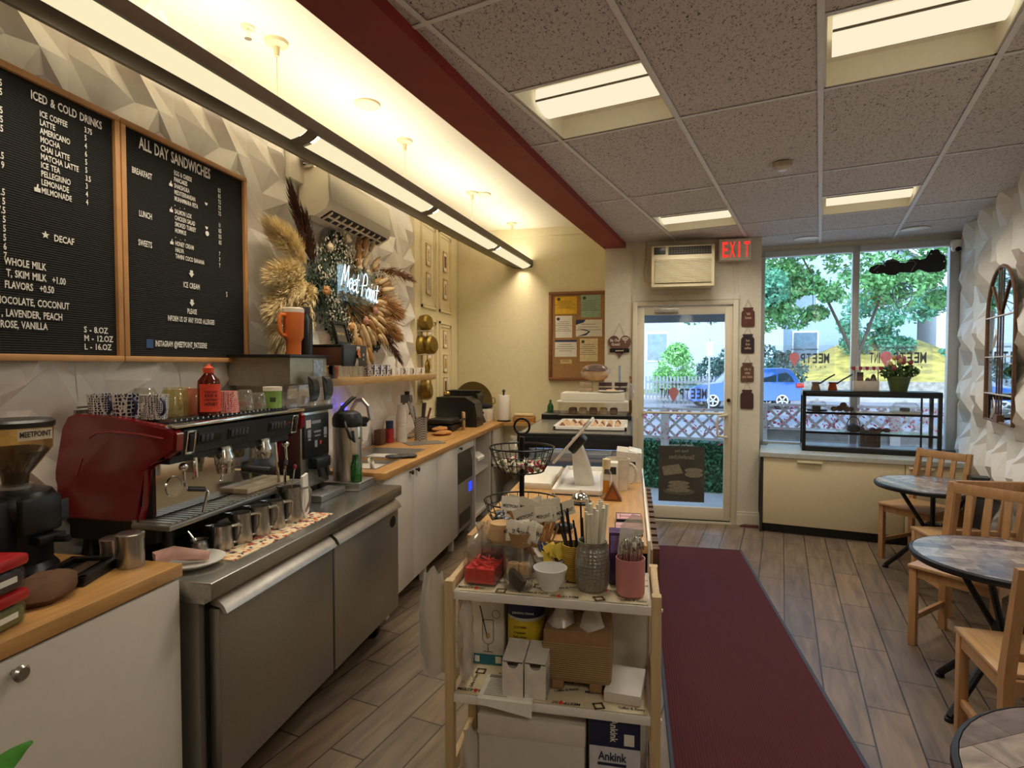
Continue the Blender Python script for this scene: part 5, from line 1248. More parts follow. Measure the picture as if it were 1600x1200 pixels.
for k, (y, z, c) in enumerate(((3.35, 2.26, 'w'), (3.58, 2.36, 'w'), (3.30, 1.98, 'o'), (3.78, 2.11, 'p'), (3.62, 1.78, 'o'), (3.84, 1.84, 'p'), (3.99, 1.92, 'p'), (3.74, 2.20, 'w'), (3.88, 2.18, 'w'))):
    m = MB(); m.ball(-1.855, y, z, .02, .03, .028, 9)
    for q in m.bm.verts: q.co += Vector((rnd(-.005, .005), rnd(-.006, .006), rnd(-.006, .006)))
    m.wb('dried_rose', {'w': mat('rose_cream', '#dcc8a4', .8), 'o': mat('rose_tan', '#c08a50', .8), 'p': mat('rose_blush', '#c98f7a', .8)}[c], t)
wpart('fringe', *strands(1100, (-1.9, 4.05, 2.02), (-1.86, 4.45, 1.98), .03, .12, .0016, .05, 37, .1), palm)
wpart('fringe', *strands(1000, (-1.9, 4.0, 1.9), (-1.86, 4.42, 1.80), .03, .10, .0016, .05, 38, .1), palm)

# neon lettering on the wreath
t = thing('neon_sign', 'glowing white neon lettering mounted on the dried flower wreath', 'neon sign', (-1.83, 3.65, 2.05))
def script(mb, word, M, r):
    """hand written strokes swept as a glass tube"""
    G = {'M': [[(0, 0), (.12, .95), (.3, .25), (.5, 1), (.62, .05)]], 'e': [[(0, .25), (.3, .33), (.26, .5), (.1, .45), (.04, .2), (.16, 0), (.36, .12)]], 't': [[(.1, .85), (.08, .15), (.2, 0), (.32, .1)], [(-.06, .58), (.28, .62)]],
         'P': [[(.06, -.05), (.16, 1), (.5, .95), (.52, .6), (.14, .48)]], 'o': [[(.2, .5), (.03, .3), (.08, .03), (.28, .04), (.34, .3), (.2, .5), (.42, .42)]], 'i': [[(.06, .5), (.04, .1), (.14, 0), (.24, .1)], [(.09, .72), (.10, .76)]], 'n': [[(0, .5), (.02, 0), (.06, .4), (.22, .5), (.26, .1), (.36, .0), (.42, .1)]]}
    A = {'M': .72, 'e': .38, 't': .34, 'P': .58, 'o': .44, 'i': .26, 'n': .44, ' ': .26}
    x = 0
    for ch in word:
        for st in G.get(ch, []):
            pts = [Vector((x + a + b * .18, b, 0)) for a, b in st]; sm = []
            for i in range(len(pts) - 1):
                p0, p1, p2, p3 = pts[max(0, i - 1)], pts[i], pts[i + 1], pts[min(len(pts) - 1, i + 2)]
                for k in range(5):
                    u = k / 5; sm.append(.5 * ((2 * p1) + (-p0 + p2) * u + (2 * p0 - 5 * p1 + 4 * p2 - p3) * u * u + (-p0 + 3 * p1 - 3 * p2 + p3) * u ** 3))
            sm.append(pts[-1]); mb.tube([tuple(q) for q in sm], r, 6, M=M)
        x += A[ch]
m = MB(); script(m, 'Meet Point', T3(-1.81, 3.40, 2.03) @ WX @ RZ(-6.5) @ Matrix.Diagonal((.131, .150, .13, 1)), .024); m.wb('neon_tube', lamp('neon_white', '#d3f3ff', 2.2), t)
m = MB(); m.box(-1.826, -1.822, 3.38, 3.93, 1.94, 2.18, .001); m.wb('backing_plate', glass('neon_acrylic', '#eef6fa', .04), t)

# small gold frames on the cream door leaves
def frame_pic(label, y, z, h, w, mtp):
    t = thing('picture_frame', label, 'picture', (LW + .032, y, z), 0, 'small gold frames on the cream panels')
    M = WX
    for q in ((-w / 2, w / 2, -h / 2, -h / 2 + .012), (-w / 2, w / 2, h / 2 - .012, h / 2), (-w / 2, -w / 2 + .012, -h / 2, h / 2), (w / 2 - .012, w / 2, -h / 2, h / 2)):
        m = MB(); m.box(*q, 0, .009, .002, M); m.build('frame', gold, t)
    m = MB(); m.box(-w / 2 + .01, w / 2 - .01, -h / 2 + .01, h / 2 - .01, .0, .006, M=M); m.build('mount', paper, t)
    m = MB(); m.box(-w * .24, w * .24, -h * .28, h * .28, .006, .008, M=M); m.build('print', mtp, t, smooth=0)
pp = [mug_pattern('print_lattice', '#6b5f50', '#d8cdb4', 70), mug_pattern('print_grey', '#77746c', '#c8c2b2', 90), mat('print_gold', '#c2a040', .6, var=.3, scale=60), mat('print_brown', '#70503c', .7, var=.4, scale=40)]
for y, z, mt_, lab in ((5.44, 2.60, pp[0], 'gold framed lattice print, top of the column next to the relief wall'), (5.44, 2.32, pp[1], 'gold framed grey print below the top one in the column next to the relief wall'), (5.96, 2.62, pp[3], 'gold framed brown print, top of the column by the room corner'), (5.96, 2.33, pp[0], 'gold framed lattice print, second in the column by the room corner'),
                       (5.96, 1.80, pp[0], 'gold framed print, third in the column by the room corner'), (5.96, 1.54, pp[2], 'gold framed yellow print, fourth in the column by the room corner'), (5.96, 1.30, pp[3], 'gold framed brown print above the black printer'), (5.46, 1.78, pp[1], 'gold framed print behind the stacked brass bowls'), (5.46, 1.54, pp[2], 'gold framed yellow print beside the arched brass ornament'), (5.46, 1.29, pp[3], 'gold framed print behind the brass plate under the shelf end')):
    frame_pic(lab, y, z, .215 if z > 1.9 else .19, .125, mt_)
# brass bowls on little wire wall shelves
def wire_shelf(label, y, z):
    t = thing('wire_shelf', label, 'shelf', (-1.92, y, z), 0, 'wire wall shelves')
    m = MB(); m.tube([(-.04, -.07, 0), (.08, -.07, 0), (.08, .07, 0), (-.04, .07, 0)], .003, 6, True)
    for a in (-.03, .0, .03): m.tube([(-.04, a, 0), (.08, a, 0)], .002, 5)
    m.tube([(-.04, -.07, 0), (-.04, -.07, .10)], .003, 6); m.tube([(-.04, .07, 0), (-.04, .07, .10)], .003, 6); m.tube([(-.04, .07, .10), (.08, .07, 0)], .002, 5); m.build('wire', mat('wire_white', '#d9cfb4', .4), t)
for k, (z, lab) in enumerate(((1.84, 'wire wall shelf under the single brass bowl'), (1.62, 'wire wall shelf under the pair of brass bowls'), (1.445, 'wire wall shelf with the arched brass ornament'), (1.20, 'wire wall shelf under the brass plate'))): wire_shelf(lab, 5.17, z)
def brass_bowl(label, y, z, r, tl, x=-1.90):
    m = MB(); m.lathe([(0, .05), (r * .8, .05), (r, .03), (r, -.03), (r * .97, -.03), (r * .95, .03), (r * .78, .043), (0, .043)], M=RY(82) @ RX(tl))
    tag(m.build('brass_bowl', brass, loc=(x, y, z + r + .004)), label, 'bowl', 'brass bowls on wire shelves')
brass_bowl('single aged brass bowl on the topmost wire wall shelf', 5.17, 1.84, .075, 10)
brass_bowl('aged brass bowl at the front of the pair on the second wire shelf', 5.19, 1.62, .088, 12, -1.865)
brass_bowl('darker brass bowl at the back of the pair on the second wire shelf', 5.15, 1.62, .088, 8, -1.935)
brass_bowl('brass plate on the lowest wire shelf below the oak shelf end', 5.18, 1.20, .095, -8)
m = MB(); m.tube([(0, -.035, 0), (0, -.04, .06), (0, -.02, .10), (0, 0, .115), (0, .02, .10), (0, .04, .06), (0, .035, 0)], .012, 8)
tag(m.build('arched_ornament', brass, loc=(-1.88, 5.17, 1.449)), 'small arched brass ornament on the third wire shelf', 'ornament')

t = thing('glow_box', 'small blue glowing box added for the blue light on the wall above the faucet', 'light', (-1.955, 3.66, 1.20))  # made-up source for a spot of blue light on the wall
m = MB(); m.box(0, .03, -.02, .02, -.045, .045, .006); m.build('body', dark, t); m = MB(); m.box(.03, .034, -.015, .015, -.04, .04); m.box(.004, .026, -.012, .012, .045, .06); m.build('glow_panel', lamp('blue_glow', '#2a22ff', 14.0), t)

# ================================================================ things on the sink worktop
CT = .90
def simple(name, label, cat, mb, mt, loc, rz=0, group=None, smooth=35): return tag(mb.build(name, mt, loc=loc, rz=rz, smooth=smooth), label, cat, group)
m = MB(); m.box(-.03, .03, -.045, .045, 0, .12, .004); simple('wooden_block', 'dark brown wooden block at the back of the sink worktop', 'block', m, mat('block_brown', '#5d3d28', .6), (-1.93, 4.22, CT))
t = thing('bottle', 'red and white cleaner bottle with blue cap beside the stack of plastic cups', 'bottle', (-1.91, 4.36, CT))
m = MB(); m.lathe([(0, 0), (.034, 0), (.034, .11), (0, .12)]); m.build('body', mat('cleaner_red', '#a8282a', .4, var=.3, scale=20), t)
m = MB(); m.lathe([(0, .115), (.03, .115), (.03, .175), (0, .175)]); m.build('cap', mat('cap_blue', '#22314f', .4), t)
t = thing('cup_stack', 'tall stack of translucent plastic cups upside down on the worktop', 'cups', (-1.84, 4.44, CT), 0)
m = MB()
for k in range(14): m.lathe([(.047 - .0002 * k, .013 * k), (.047, .013 * k + .004), (.0445, .013 * k + .012)])
m.lathe([(.046, .18), (.033, .30), (0, .30)]); m.build('cups', glass('frosted_cup', '#f0e9dc', .06, .2, .6), t)
t = thing('milk_frother', 'grey stand frother with black whisk head behind the plastic cups', 'frother', (-1.88, 4.66, CT))
m = MB(); m.box(-.05, .05, -.05, .05, 0, .02, .006); m.tube([(-.03, 0, .02), (-.03, 0, .36)], .012); m.box(-.05, .04, -.03, .03, .30, .37, .008); m.build('stand', mat('frother_grey', '#77736c', .4, .3), t)
m = MB(); m.lathe([(0, .34), (.02, .34), (.022, .40), (0, .40)]); m.tube([(.02, 0, .32), (.03, 0, .24), (.02, 0, .2)], .006); m.build('whisk_head', black, t)
t = thing('utensil_holder', 'perforated steel utensil holder on the sink worktop', 'holder', (-1.72, 4.56, CT))
def perf():
    m = bpy.data.materials.new('perforated_steel'); m.use_nodes = True; n = m.node_tree; b = n.nodes['Principled BSDF']
    tc = n.nodes.new('ShaderNodeTexCoord'); ck = n.nodes.new('ShaderNodeTexChecker'); ck.inputs['Scale'].default_value = 100; ck.inputs[1].default_value = lin('#cfc8ba'); ck.inputs[2].default_value = lin('#3a3632')
    n.links.new(tc.outputs['Object'], ck.inputs[0]); n.links.new(ck.outputs[0], b.inputs['Base Color']); b.inputs['Metallic'].default_value = .6; b.inputs['Roughness'].default_value = .35
    return m
m = MB(); m.bowl(.052, .052, .19, .003); m.build('holder', perf(), t)
for k, (dx, dy, h, nm, mt_, c) in enumerate(((.0, .02, .30, 'knife', black, 'black handled knife'), (.02, -.02, .31, 'knife', mat('handle_brown', '#4d2a1c', .5), 'brown handled knife leaning outward'), (-.02, 0, .28, 'ladle', steel, 'steel ladle'), (-.025, -.025, .32, 'spatula', steel, 'long steel spatula'), (.02, .02, .26, 'scissors', mat('handle_red', '#6d2424', .4), 'red handled scissors'))):
    t = thing(nm, c + ' standing in the perforated steel holder', nm, (-1.72 + dx * .6, 4.56 + dy * .6, CT + .005))
    m = MB(); m.tube([(0, 0, 0), (dx * 1.5, dy * 1.5, h * .6)], .004, 6); m.build('blade', steel, t)
    m = MB(); m.tube([(dx * 1.5, dy * 1.5, h * .6), (dx * 2.6, dy * 2.6, h)], .010, 8); m.build('handle', mt_, t)
m = MB(); m.box(0, .30, -.10, .10, 0, .004); simple('steel_plate', 'flat dark steel draining sheet on the worktop beyond the sink', 'sheet', m, steeld, (-1.74, 4.28, CT + .001), 40)
for k, (x, y, z, a) in enumerate(((-1.65, 4.93, CT, 70), (-1.70, 4.99, CT + .028, 82))):
    m = MB(); m.ball(0, 0, .02, .11, .06, .02, 12)
    for v in m.bm.verts: v.co.z = max(0, v.co.z + rnd(-.004, .004))
    simple('flatbread', ('flat loaf of toasted bread on the worktop', 'toasted flatbread lying on top of the other flat loaf')[k], 'bread', m, mat('toast', '#b5793d', .8, var=.35, scale=14), (x, y, z), a, 'flatbreads on the sink worktop', 60)
t = thing('panini_press', 'black panini press with raised handle beside the black printer', 'panini press', (-1.76, 5.26, CT))
m = MB(); m.box(-.13, .13, -.14, .14, .01, .065, .012); m.build('base', blackm, t)
m = MB(); m.box(-.13, .13, -.14, .14, .07, .12, .02); m.tube([(.13, -.10, .09), (.19, -.10, .11), (.19, .10, .11), (.13, .10, .09)], .010); m.build('lid', black, t)
for k in range(5):
    m = MB(); m.lathe([(0, 0), (.06, 0), (.115, .012), (.118, .016), (.06, .005), (0, .005)]); simple('plate', 'white plate of the stack behind the panini press, %s from the bottom' % ('first', 'second', 'third', 'fourth', 'fifth')[k], 'plate', m, ceramic, (-1.86, 5.50, CT + .017 * k), 0, 'stack of white plates')
t = thing('picture_frame', 'small orange label frame standing in front of the black printer', 'frame', (-1.60, 5.40, CT), 25)
m = MB(); m.box(-.01, .01, -.05, .05, 0, .17, .002); m.build('frame', mat('pale_wood', '#c9a372', .5), t)
m = MB(); m.box(.01, .012, -.04, .04, .02, .155); m.build('print', mat('print_cream', '#d9c6a2', .6), t); m = MB(); ell(m, 0, .09, .016, .02, T3(.0125, 0, 0) @ WX); m.build('emblem', mat('emblem_orange', '#c8702c', .5), t, smooth=0)
t = thing('pod_machine', 'black box shaped coffee pod machine on the sink worktop, facing the room', 'machine', (-1.74, 5.72, CT))
m = MB(); m.prism([(-.20, 0), (-.20, .30), (.10, .30), (.20, .24), (.22, .12), (.22, 0)], -.13, .13, MXZ); m.build('body', black, t, smooth=20)
m = MB(); m.box(.10, .224, -.10, .10, .06, .11, .004); m.build('drawer', dark, t)
t = thing('pod_machine', 'second black pod machine farther along the worktop', 'machine', (-1.76, 6.02, CT))
m = MB(); m.prism([(-.20, 0), (-.20, .34), (.13, .34), (.17, .30), (.14, .14), (.2, 0)], -.12, .12, MXZ); m.build('body', black, t, smooth=20)
m = MB(); m.box(-.18, .16, -.11, .11, .34, .355, .006); m.build('lid', blackm, t)
m = MB(); m.ball(0, 0, .03, .03, .03, .03); simple('brass_ball', 'round brass ball ornament on top of the first black pod machine', 'ornament', m, mat('bright_brass', '#c9a85a', .2, 1), (-1.84, 5.64, CT + .302))
t = thing('tea_box', 'white printed carton with a red seal beside the black machine', 'box', (-1.63, 6.26, CT), -12)
m = MB(); m.box(-.10, .10, -.08, .08, 0, .14, .002); m.build('carton', mat('carton_white', '#e6dcc4', .6), t)
m = MB(); ell(m, .02, .10, .018, .014, T3(.02, -.081, 0) @ WY); m.m(1).raw([(-.06, .03, 0), (.01, .05, 0), (.03, .03, 0), (-.03, .015, 0)], [(0, 1, 2, 3)], T3(.02, -.081, 0) @ WY); m.build('print', [mat('seal_red', '#a83a2a', .5), mat('leaf_print', '#a9bd62', .5)], t, smooth=0)
m = MB(); m.ball(0, 0, .03, .11, .09, .03, 12)
for v in m.bm.verts: v.co = Vector((v.co.x * rnd(.9, 1.1), v.co.y * rnd(.9, 1.1), max(0, v.co.z + rnd(-.01, .01))))
simple('cloth', 'black cloth bag lying on the white carton', 'cloth', m, mat('black_cloth', '#1d1f26', .9, var=.3), (-1.63, 6.26, CT + .1405), 0, None, 60)
t = thing('serving_tray', 'large round brass tray standing against the back wall', 'tray', (-1.76, 6.355, CT + .22))
m = MB(); m.lathe([(0, 0), (.19, 0), (.215, .016), (.222, .016), (.215, .006), (.19, -.008), (0, -.008)], M=RX(96), seg=40); m.build('dish', mat('tray_brass', '#a38d58', .4, .5, var=.15, scale=6), t)
for s_ in (-1, 1): m = MB(); m.tube([(s_ * .21, -.01, .04), (s_ * .25, -.01, .03), (s_ * .25, -.01, -.02), (s_ * .21, -.01, -.04)], .006, 8); m.build('handle', brass, t)
t = thing('paper_towel', 'white paper towel roll on a black holder by the back wall', 'paper towel', (-1.40, 6.30, CT))
m = MB(); m.lathe([(0, 0), (.075, 0), (.075, .01), (.01, .012), (.01, .32), (.02, .33), (.012, .35), (0, .355)]); m.build('holder', black, t)
m = MB(); m.lathe([(.02, .014), (.062, .014), (.064, .02), (.064, .285), (.062, .29), (.02, .29)]); m.build('roll', mat('towel_paper', '#efe9dc', .9, var=.03, bump=.2), t)
m = MB(); m.box(-.12, .12, -.06, .06, 0, .06, .004); simple('cardboard_box', 'flat brown box on the corner worktop by the back wall', 'box', m, mat('box_brown', '#a9773a', .7), (-1.17, 6.31, .895))
m = MB(); m.box(-.11, .10, -.05, .055, 0, .028, .01)
for v in m.bm.verts: v.co.z += rnd(0, .006)
simple('paper_bag', 'crumpled pale paper bag on top of the flat brown box', 'bag', m, mat('pale_kraft', '#d8c090', .8), (-1.17, 6.32, .956))
m = MB(); m.box(-.13, .13, -.05, .05, 0, .016, .003); simple('wooden_board', 'thin dark board lying at the foot of the paper towel', 'board', m, dark, (-1.40, 6.20, CT), 5) if False else m.bm.free()

# cork notice board and heart sign
t = thing('notice_board', 'framed cork notice board on the back wall by the pier', 'notice board', (-.55, 6.40, 1.84))
m = MB(); m.box(-.885, -.10, 6.395, 6.418, 1.385, 2.30); m.wb('cork', mat('cork', '#a98050', .9, var=.2, scale=120), t, 0)
fm = mat('frame_brown', '#8a5a34', .45)
for q in ((-.91, -.08, 1.355, 1.39), (-.91, -.08, 2.295, 2.33), (-.91, -.875, 1.39, 2.295), (-.115, -.08, 1.39, 2.295)):
    m = MB(); m.box(q[0], q[1], 6.38, 6.419, q[2], q[3], .003); m.wb('frame', fm, t)
def notice(label, px0, px1, z0, z1, mt_, rows, badge=None, extra=None):
    t = thing('certificate', label, 'certificate', ((px0 + px1) / 2, 6.393, (z0 + z1) / 2), 0, 'papers pinned to the notice board')
    w, h = px1 - px0, z1 - z0; m = MB(); m.box(-w / 2, w / 2, 0, .0015, -h / 2, h / 2); m.build('sheet', mt_, t, smooth=0)
    m = MB(); M = T3(0, -.001, 0) @ WY
    for k in range(rows):
        a = w * (.3 + .1 * ((k * 7) % 3)); m.box(-a, a * .9, h * (.22 - k * .5 / rows), h * (.22 - k * .5 / rows) + .004, 0, .0005, M=M)
    m.build('text_lines', mat('line_grey', '#6c6558', .8), t, smooth=0)
    if badge: m = MB(); ell(m, -w * .33, h * .36, .018, .018, M); m.build('seal', badge, t, smooth=0)
    if extra: m = MB(); extra(m, w, h, M); m.build('graphic', mat('graphic_navy', '#2b3c5c', .6), t, smooth=0)
    return t
yel = mat('paper_yellow', '#e8b92e', .7); mint = mat('paper_mint', '#9db59a', .7); sealm = mat('seal_dark', '#4a4030', .6)
notice('yellow permit sheet at the top of the cork board', -.84, -.60, 2.085, 2.275, yel, 5, sealm)
notice('pale green permit sheet at the top of the cork board by the pier', -.555, -.34, 2.045, 2.29, mint, 6, sealm)
notice('white letter with a seal below the yellow permit', -.835, -.65, 1.825, 2.065, paper, 6, sealm)
notice('white certificate with blue swooshes on the cork board', -.61, -.325, 1.835, 2.02, paper, 3, None, lambda m, w, h, M: (m.raw([(-w / 2, h / 2, .0006), (-w * .12, h / 2, .0006), (-w * .2, h * .34, .0006), (-w / 2, h * .2, .0006)], [(0, 1, 2, 3)], M), m.raw([(-w * .45, 0, .0006), (-w * .1, -.02, .0006), (w * .06, -h * .2, .0006), (-w * .1, -h * .42, .0006), (-w * .45, -h * .48, .0006), (-w * .1, -h * .3, .0006), (-w * .02, -h * .2, .0006), (-w * .14, -h * .08, .0006)], [tuple(range(8))], M)))
notice('white certificate with a black banner at the bottom of the cork board', -.84, -.60, 1.615, 1.80, paper, 4, None, lambda m, w, h, M: m.box(-w / 2, w / 2, h * .38, h / 2, 0, .0006, M=M))
notice('cream certificate with a gold seal at the lower corner of the cork board', -.565, -.37, 1.565, 1.815, mat('paper_cream', '#e4d3a8', .7), 6, sealm)
notice('small tan ticket at the bottom of the cork board', -.78, -.655, 1.54, 1.585, mat('ticket_tan', '#d9c08a', .7), 2)
t = thing('wifi_sign', 'brown heart shaped wooden wifi sign hanging by the entrance door', 'sign', (-.125, 5.824, 1.72))
hb = mat('heart_brown', '#6d4a3c', .6, var=.15, scale=12)
m = MB(); pts = [(.118 * (16 * math.sin(a) ** 3) / 17, .118 * (13 * math.cos(a) - 5 * math.cos(2 * a) - 2 * math.cos(3 * a) - math.cos(4 * a)) / 15) for a in [2 * math.pi * k / 40 for k in range(40)]]
m.prism(pts, 0, .006, WY); m.build('heart', hb, t, smooth=0)
m = MB(); m.box(-.095, .095, -.072, -.032, .006, .011, M=WY); m.build('black_plate', black, t)
m = MB(); M = T3(0, -.0065, 0) @ WY
m.text('Be Our', -.092, .035, .038, M, 'LEFT', .8); m.text('Guest!', -.078, -.004, .038, M, 'LEFT', .8)
for r_ in (.018, .032, .046): m.raw([(.055 + (r_ + (.004 if j else -.004)) * math.cos(R(a)), .028 + (r_ + (.004 if j else -.004)) * math.sin(R(a)), .0005) for j, seq in ((0, range(45, 136, 15)), (1, range(135, 44, -15))) for a in seq], [tuple(range(14))], M)
ell(m, .055, .026, .006, .006, M); m.text('password', -.0, -.060, .022, T3(0, -.0118, 0) @ WY, 'CENTER', .9); m.build('lettering', mat('sign_cream', '#e6d6be', .6), t, smooth=0, fix=False)
m = MB(); m.tube([(-.06, -.003, .09), (0, -.003, .215), (.05, -.003, .09)], .002, 5); m.build('cord', mat('twine', '#8a6c4a', .8), t)
for k, (z, lab, mt_, ln) in enumerate(((1.965, 'jar shaped wooden sign at the top of the pilaster, with pale cutlery print', mat('jar_brown', '#5a2c20', .6, var=.3, scale=20), ['*#&', 'Sweet']), (1.715, 'very dark jar shaped wooden sign, second from the top on the pilaster', mat('jar_black', '#2c1a1c', .6, var=.2), ['but', 'first', 'coffee']), (1.445, 'jar shaped wooden sign covered in pale script, third on the pilaster', mat('jar_tan', '#5e4030', .6, var=.3, scale=20), ['Life is', 'what', 'you bake']), (1.19, 'plain dark brown jar shaped wooden sign at the bottom of the pilaster', mat('jar_plain', '#47281f', .6, var=.15), []))):
    t = thing('jar_sign', lab, 'sign', (1.064, 5.826, z), 0, 'jar signs on the pilaster')
    m = MB(); m.prism([(-.052, -.08), (.052, -.08), (.058, -.07), (.058, .055), (.048, .07), (.04, .075), (.04, .085), (.045, .088), (.045, .10), (-.045, .10), (-.045, .088), (-.04, .085), (-.04, .075), (-.048, .07), (-.058, .055), (-.058, -.07)], 0, .006, WY); m.build('board', mt_, t, smooth=0)
    m = MB(); m.tube([(-.03, -.003, .10), (0, -.003, .175), (.03, -.003, .10)], .0018, 5); m.build('cord', MATS['twine'], t)
    if ln:
        m = MB()
        for j, s_ in enumerate(ln): m.text(s_, 0, .03 - j * .036, .032, T3(0, -.0065, 0) @ WY, 'CENTER', .75, .0003)
        m.build('lettering', mat('jar_print', '#c9a98a', .7), t, smooth=0, fix=False)

# wall air conditioner and exit sign over the door
t = thing('wall_air_conditioner', 'cream window style air conditioner through the wall above the entrance door', 'air conditioner', (.46, 5.7, 2.25))
acc = mat('ac_cream', '#d8c9a2', .45, var=.03)
m = MB(); m.box(.17, .73, 5.60, 5.835, 2.25, 2.63, .006); m.wb('body', acc, t)
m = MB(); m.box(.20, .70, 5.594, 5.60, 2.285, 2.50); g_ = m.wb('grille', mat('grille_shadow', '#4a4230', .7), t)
m = MB()
for k in range(17): m.box(.20, .70, 5.585, 5.598, 2.288 + k * .0125, 2.2945 + k * .0125)
m.bm.transform(Matrix.Translation(-Vector(t.location))); m.build('slats', acc, g_, smooth=0)
m = MB(); m.box(.32, .70, 5.594, 5.60, 2.545, 2.615); m.wb('air_outlet', mat('outlet_dark', '#2b2822', .6), t)
m = MB()
for k in range(16): m.box(.325 + k * .024, .328 + k * .024, 5.588, 5.595, 2.547, 2.613)
for k in range(3): m.box(.32, .70, 5.59, 5.595, 2.56 + .018 * k, 2.562 + .018 * k)
m.wb('outlet_vanes', mat('vane_brown', '#6a6048', .5), t, 0)
m = MB(); m.box(.19, .295, 5.594, 5.60, 2.55, 2.615, .003); m.wb('control_window', mat('control_dark', '#3d4036', .3), t)
m = MB(); m.tube([(.17, 5.7, 2.31), (.12, 5.79, 2.33), (.105, 5.81, 2.42), (.12, 5.82, 2.58), (.125, 5.822, 2.72)], .007, 8); m.wb('power_cord', mat('cord_cream', '#b9a987', .5), t)
t = thing('exit_sign', 'white exit sign with red letters above the pilaster', 'exit sign', (.925, 5.77, 2.60))
m = MB(); m.box(.785, 1.07, 5.74, 5.83, 2.50, 2.70, .012); m.wb('housing', mat('exit_white', '#e8dccb', .35), t)
m = MB(); [m.textfit(c, .815 + .064 * k + (.012 if c == 'I' else 0), .815 + .064 * k + (.05 if c != 'I' else .03), 2.53, .14, T3(0, 5.739, 0) @ WY) for k, c in enumerate('EXIT')]; m.wb('lettering', lamp('exit_red', '#ff3a30', 1.0), t, 0)

# ================================================================ service island
t = thing('service_counter', 'island counter with oak top between the kitchen and the red runner', 'counter', (-.27, 2.8, 0))
m = MB(); m.box(-.59, .055, 2.03, 3.50, .872, .90, .003); m.wb('top', mat('island_oak', '#bf9158', .36, var=.14, scale=9, stretch=(7, .7, 7)), t)
m = MB(); m.box(-.56, .04, 2.06, 3.48, .0, .872); m.wb('body', mat('island_white', '#d8cfbb', .5), t)
m = MB(); m.box(.056, .066, 2.05, 3.5, .45, .912, .002); m.wb('end_panel', whitegloss, t)
t = thing('slat_rack', 'brown striped slat rack hanging on the outer side of the island', 'rack', (.085, 2.5, .5))
m = MB()
for k in range(24): m.box(.074, .096, 2.05 + k * .045, 2.078 + k * .045, .50, .885 - .004 * (k % 2))
m.wb('slats', mat('slat_brown', '#5b3a26', .5, var=.2), t, 0)
m = MB(); m.box(.068, .074, 2.05, 3.11, .50, .88); m.wb('backing', mat('slat_tan', '#b89a70', .6), t)
m = MB(); m.box(.098, .102, 2.75, 2.95, .52, .78, M=None); tag(m.build('leaflet', paper, smooth=0), 'pale leaflet sticking out of the slat rack', 'leaflet')

IT = .9005
# two tier wire basket stand full of sweets
t = thing('basket_stand', 'black two tier wire basket stand of sweets at the near end of the island', 'basket stand', (-.415, 2.19, IT))
wire = mat('wire_black', '#1b1a19', .4, .5)
m = MB(); m.tube([(0, 0, .0), (0, 0, .345)], .010, 10); m.tube([(.03 * math.cos(R(k)), 0, .385 + .03 * math.sin(R(k))) for k in range(0, 360, 20)], .0045, 8, True); m.build('pole', wire, t)
def wirebasket(r0, r1, z0, z1, n):
    b = MB()
    for z, r, th in ((z0, r0, .003), (z0 + (z1 - z0) * .35, r0 + (r1 - r0) * .45, .0016), (z0 + (z1 - z0) * .68, r0 + (r1 - r0) * .78, .0016), (z1, r1, .0035)):
        b.tube([(r * math.cos(R(k)), r * math.sin(R(k)), z) for k in range(0, 360, 12)], th, 6, True)
    for k in range(n):
        a = 2 * math.pi * k / n; c, s_ = math.cos(a), math.sin(a)
        b.tube([(r0 * c, r0 * s_, z0), ((r0 + (r1 - r0) * .5) * c, (r0 + (r1 - r0) * .5) * s_, z0 + (z1 - z0) * .38), (r1 * c, r1 * s_, z1)], .0016, 5)
    for k in range(-4, 5):
        l_ = math.sqrt(max(0, r0 * r0 - (k * r0 / 5) ** 2)); b.tube([(k * r0 / 5, -l_, z0), (k * r0 / 5, l_, z0)], .0016, 5)
    return b
wirebasket(.105, .145, .008, .10, 20).build('lower_basket', wire, t); wirebasket(.085, .125, .215, .305, 20).build('upper_basket', wire, t)
def sweets(label, r, z0, z1, cols, n, seed, kind=True):
    rg = random.Random(seed); m = MB()
    for k in range(n):
        a, q = rg.uniform(0, 6.28), r * math.sqrt(rg.random()); m.mi = rg.randrange(len(cols))
        m.box(-.011, .011, -.007, .007, -.005, .005, .002, T3(q * math.cos(a), q * math.sin(a), rg.uniform(z0, z1)) @ Euler((rg.uniform(-1, 1), rg.uniform(-1, 1), a)).to_matrix().to_4x4())
    return tag(m.build('wrapped_sweets', cols, loc=(-.415, 2.19, IT)), label, 'sweets', kind='stuff')
cv = [mat('wrap_%d' % k, c, .25, .3 if k < 2 else 0, var=.2) for k, c in enumerate(('#c9ccd6', '#6d7290', '#e6dcc0', '#3c4436', '#b0424a', '#8d9a6a', '#2d3350'))]
sweets('silver and blue wrapped sweets in the lower wire basket', .10, .018, .055, [cv[0], cv[1], cv[6], cv[0]], 260, 60)
sweets('mixed wrapped sweets in the upper wire basket', .082, .224, .25, [cv[2], cv[2], cv[3], cv[4], cv[5]], 170, 61)

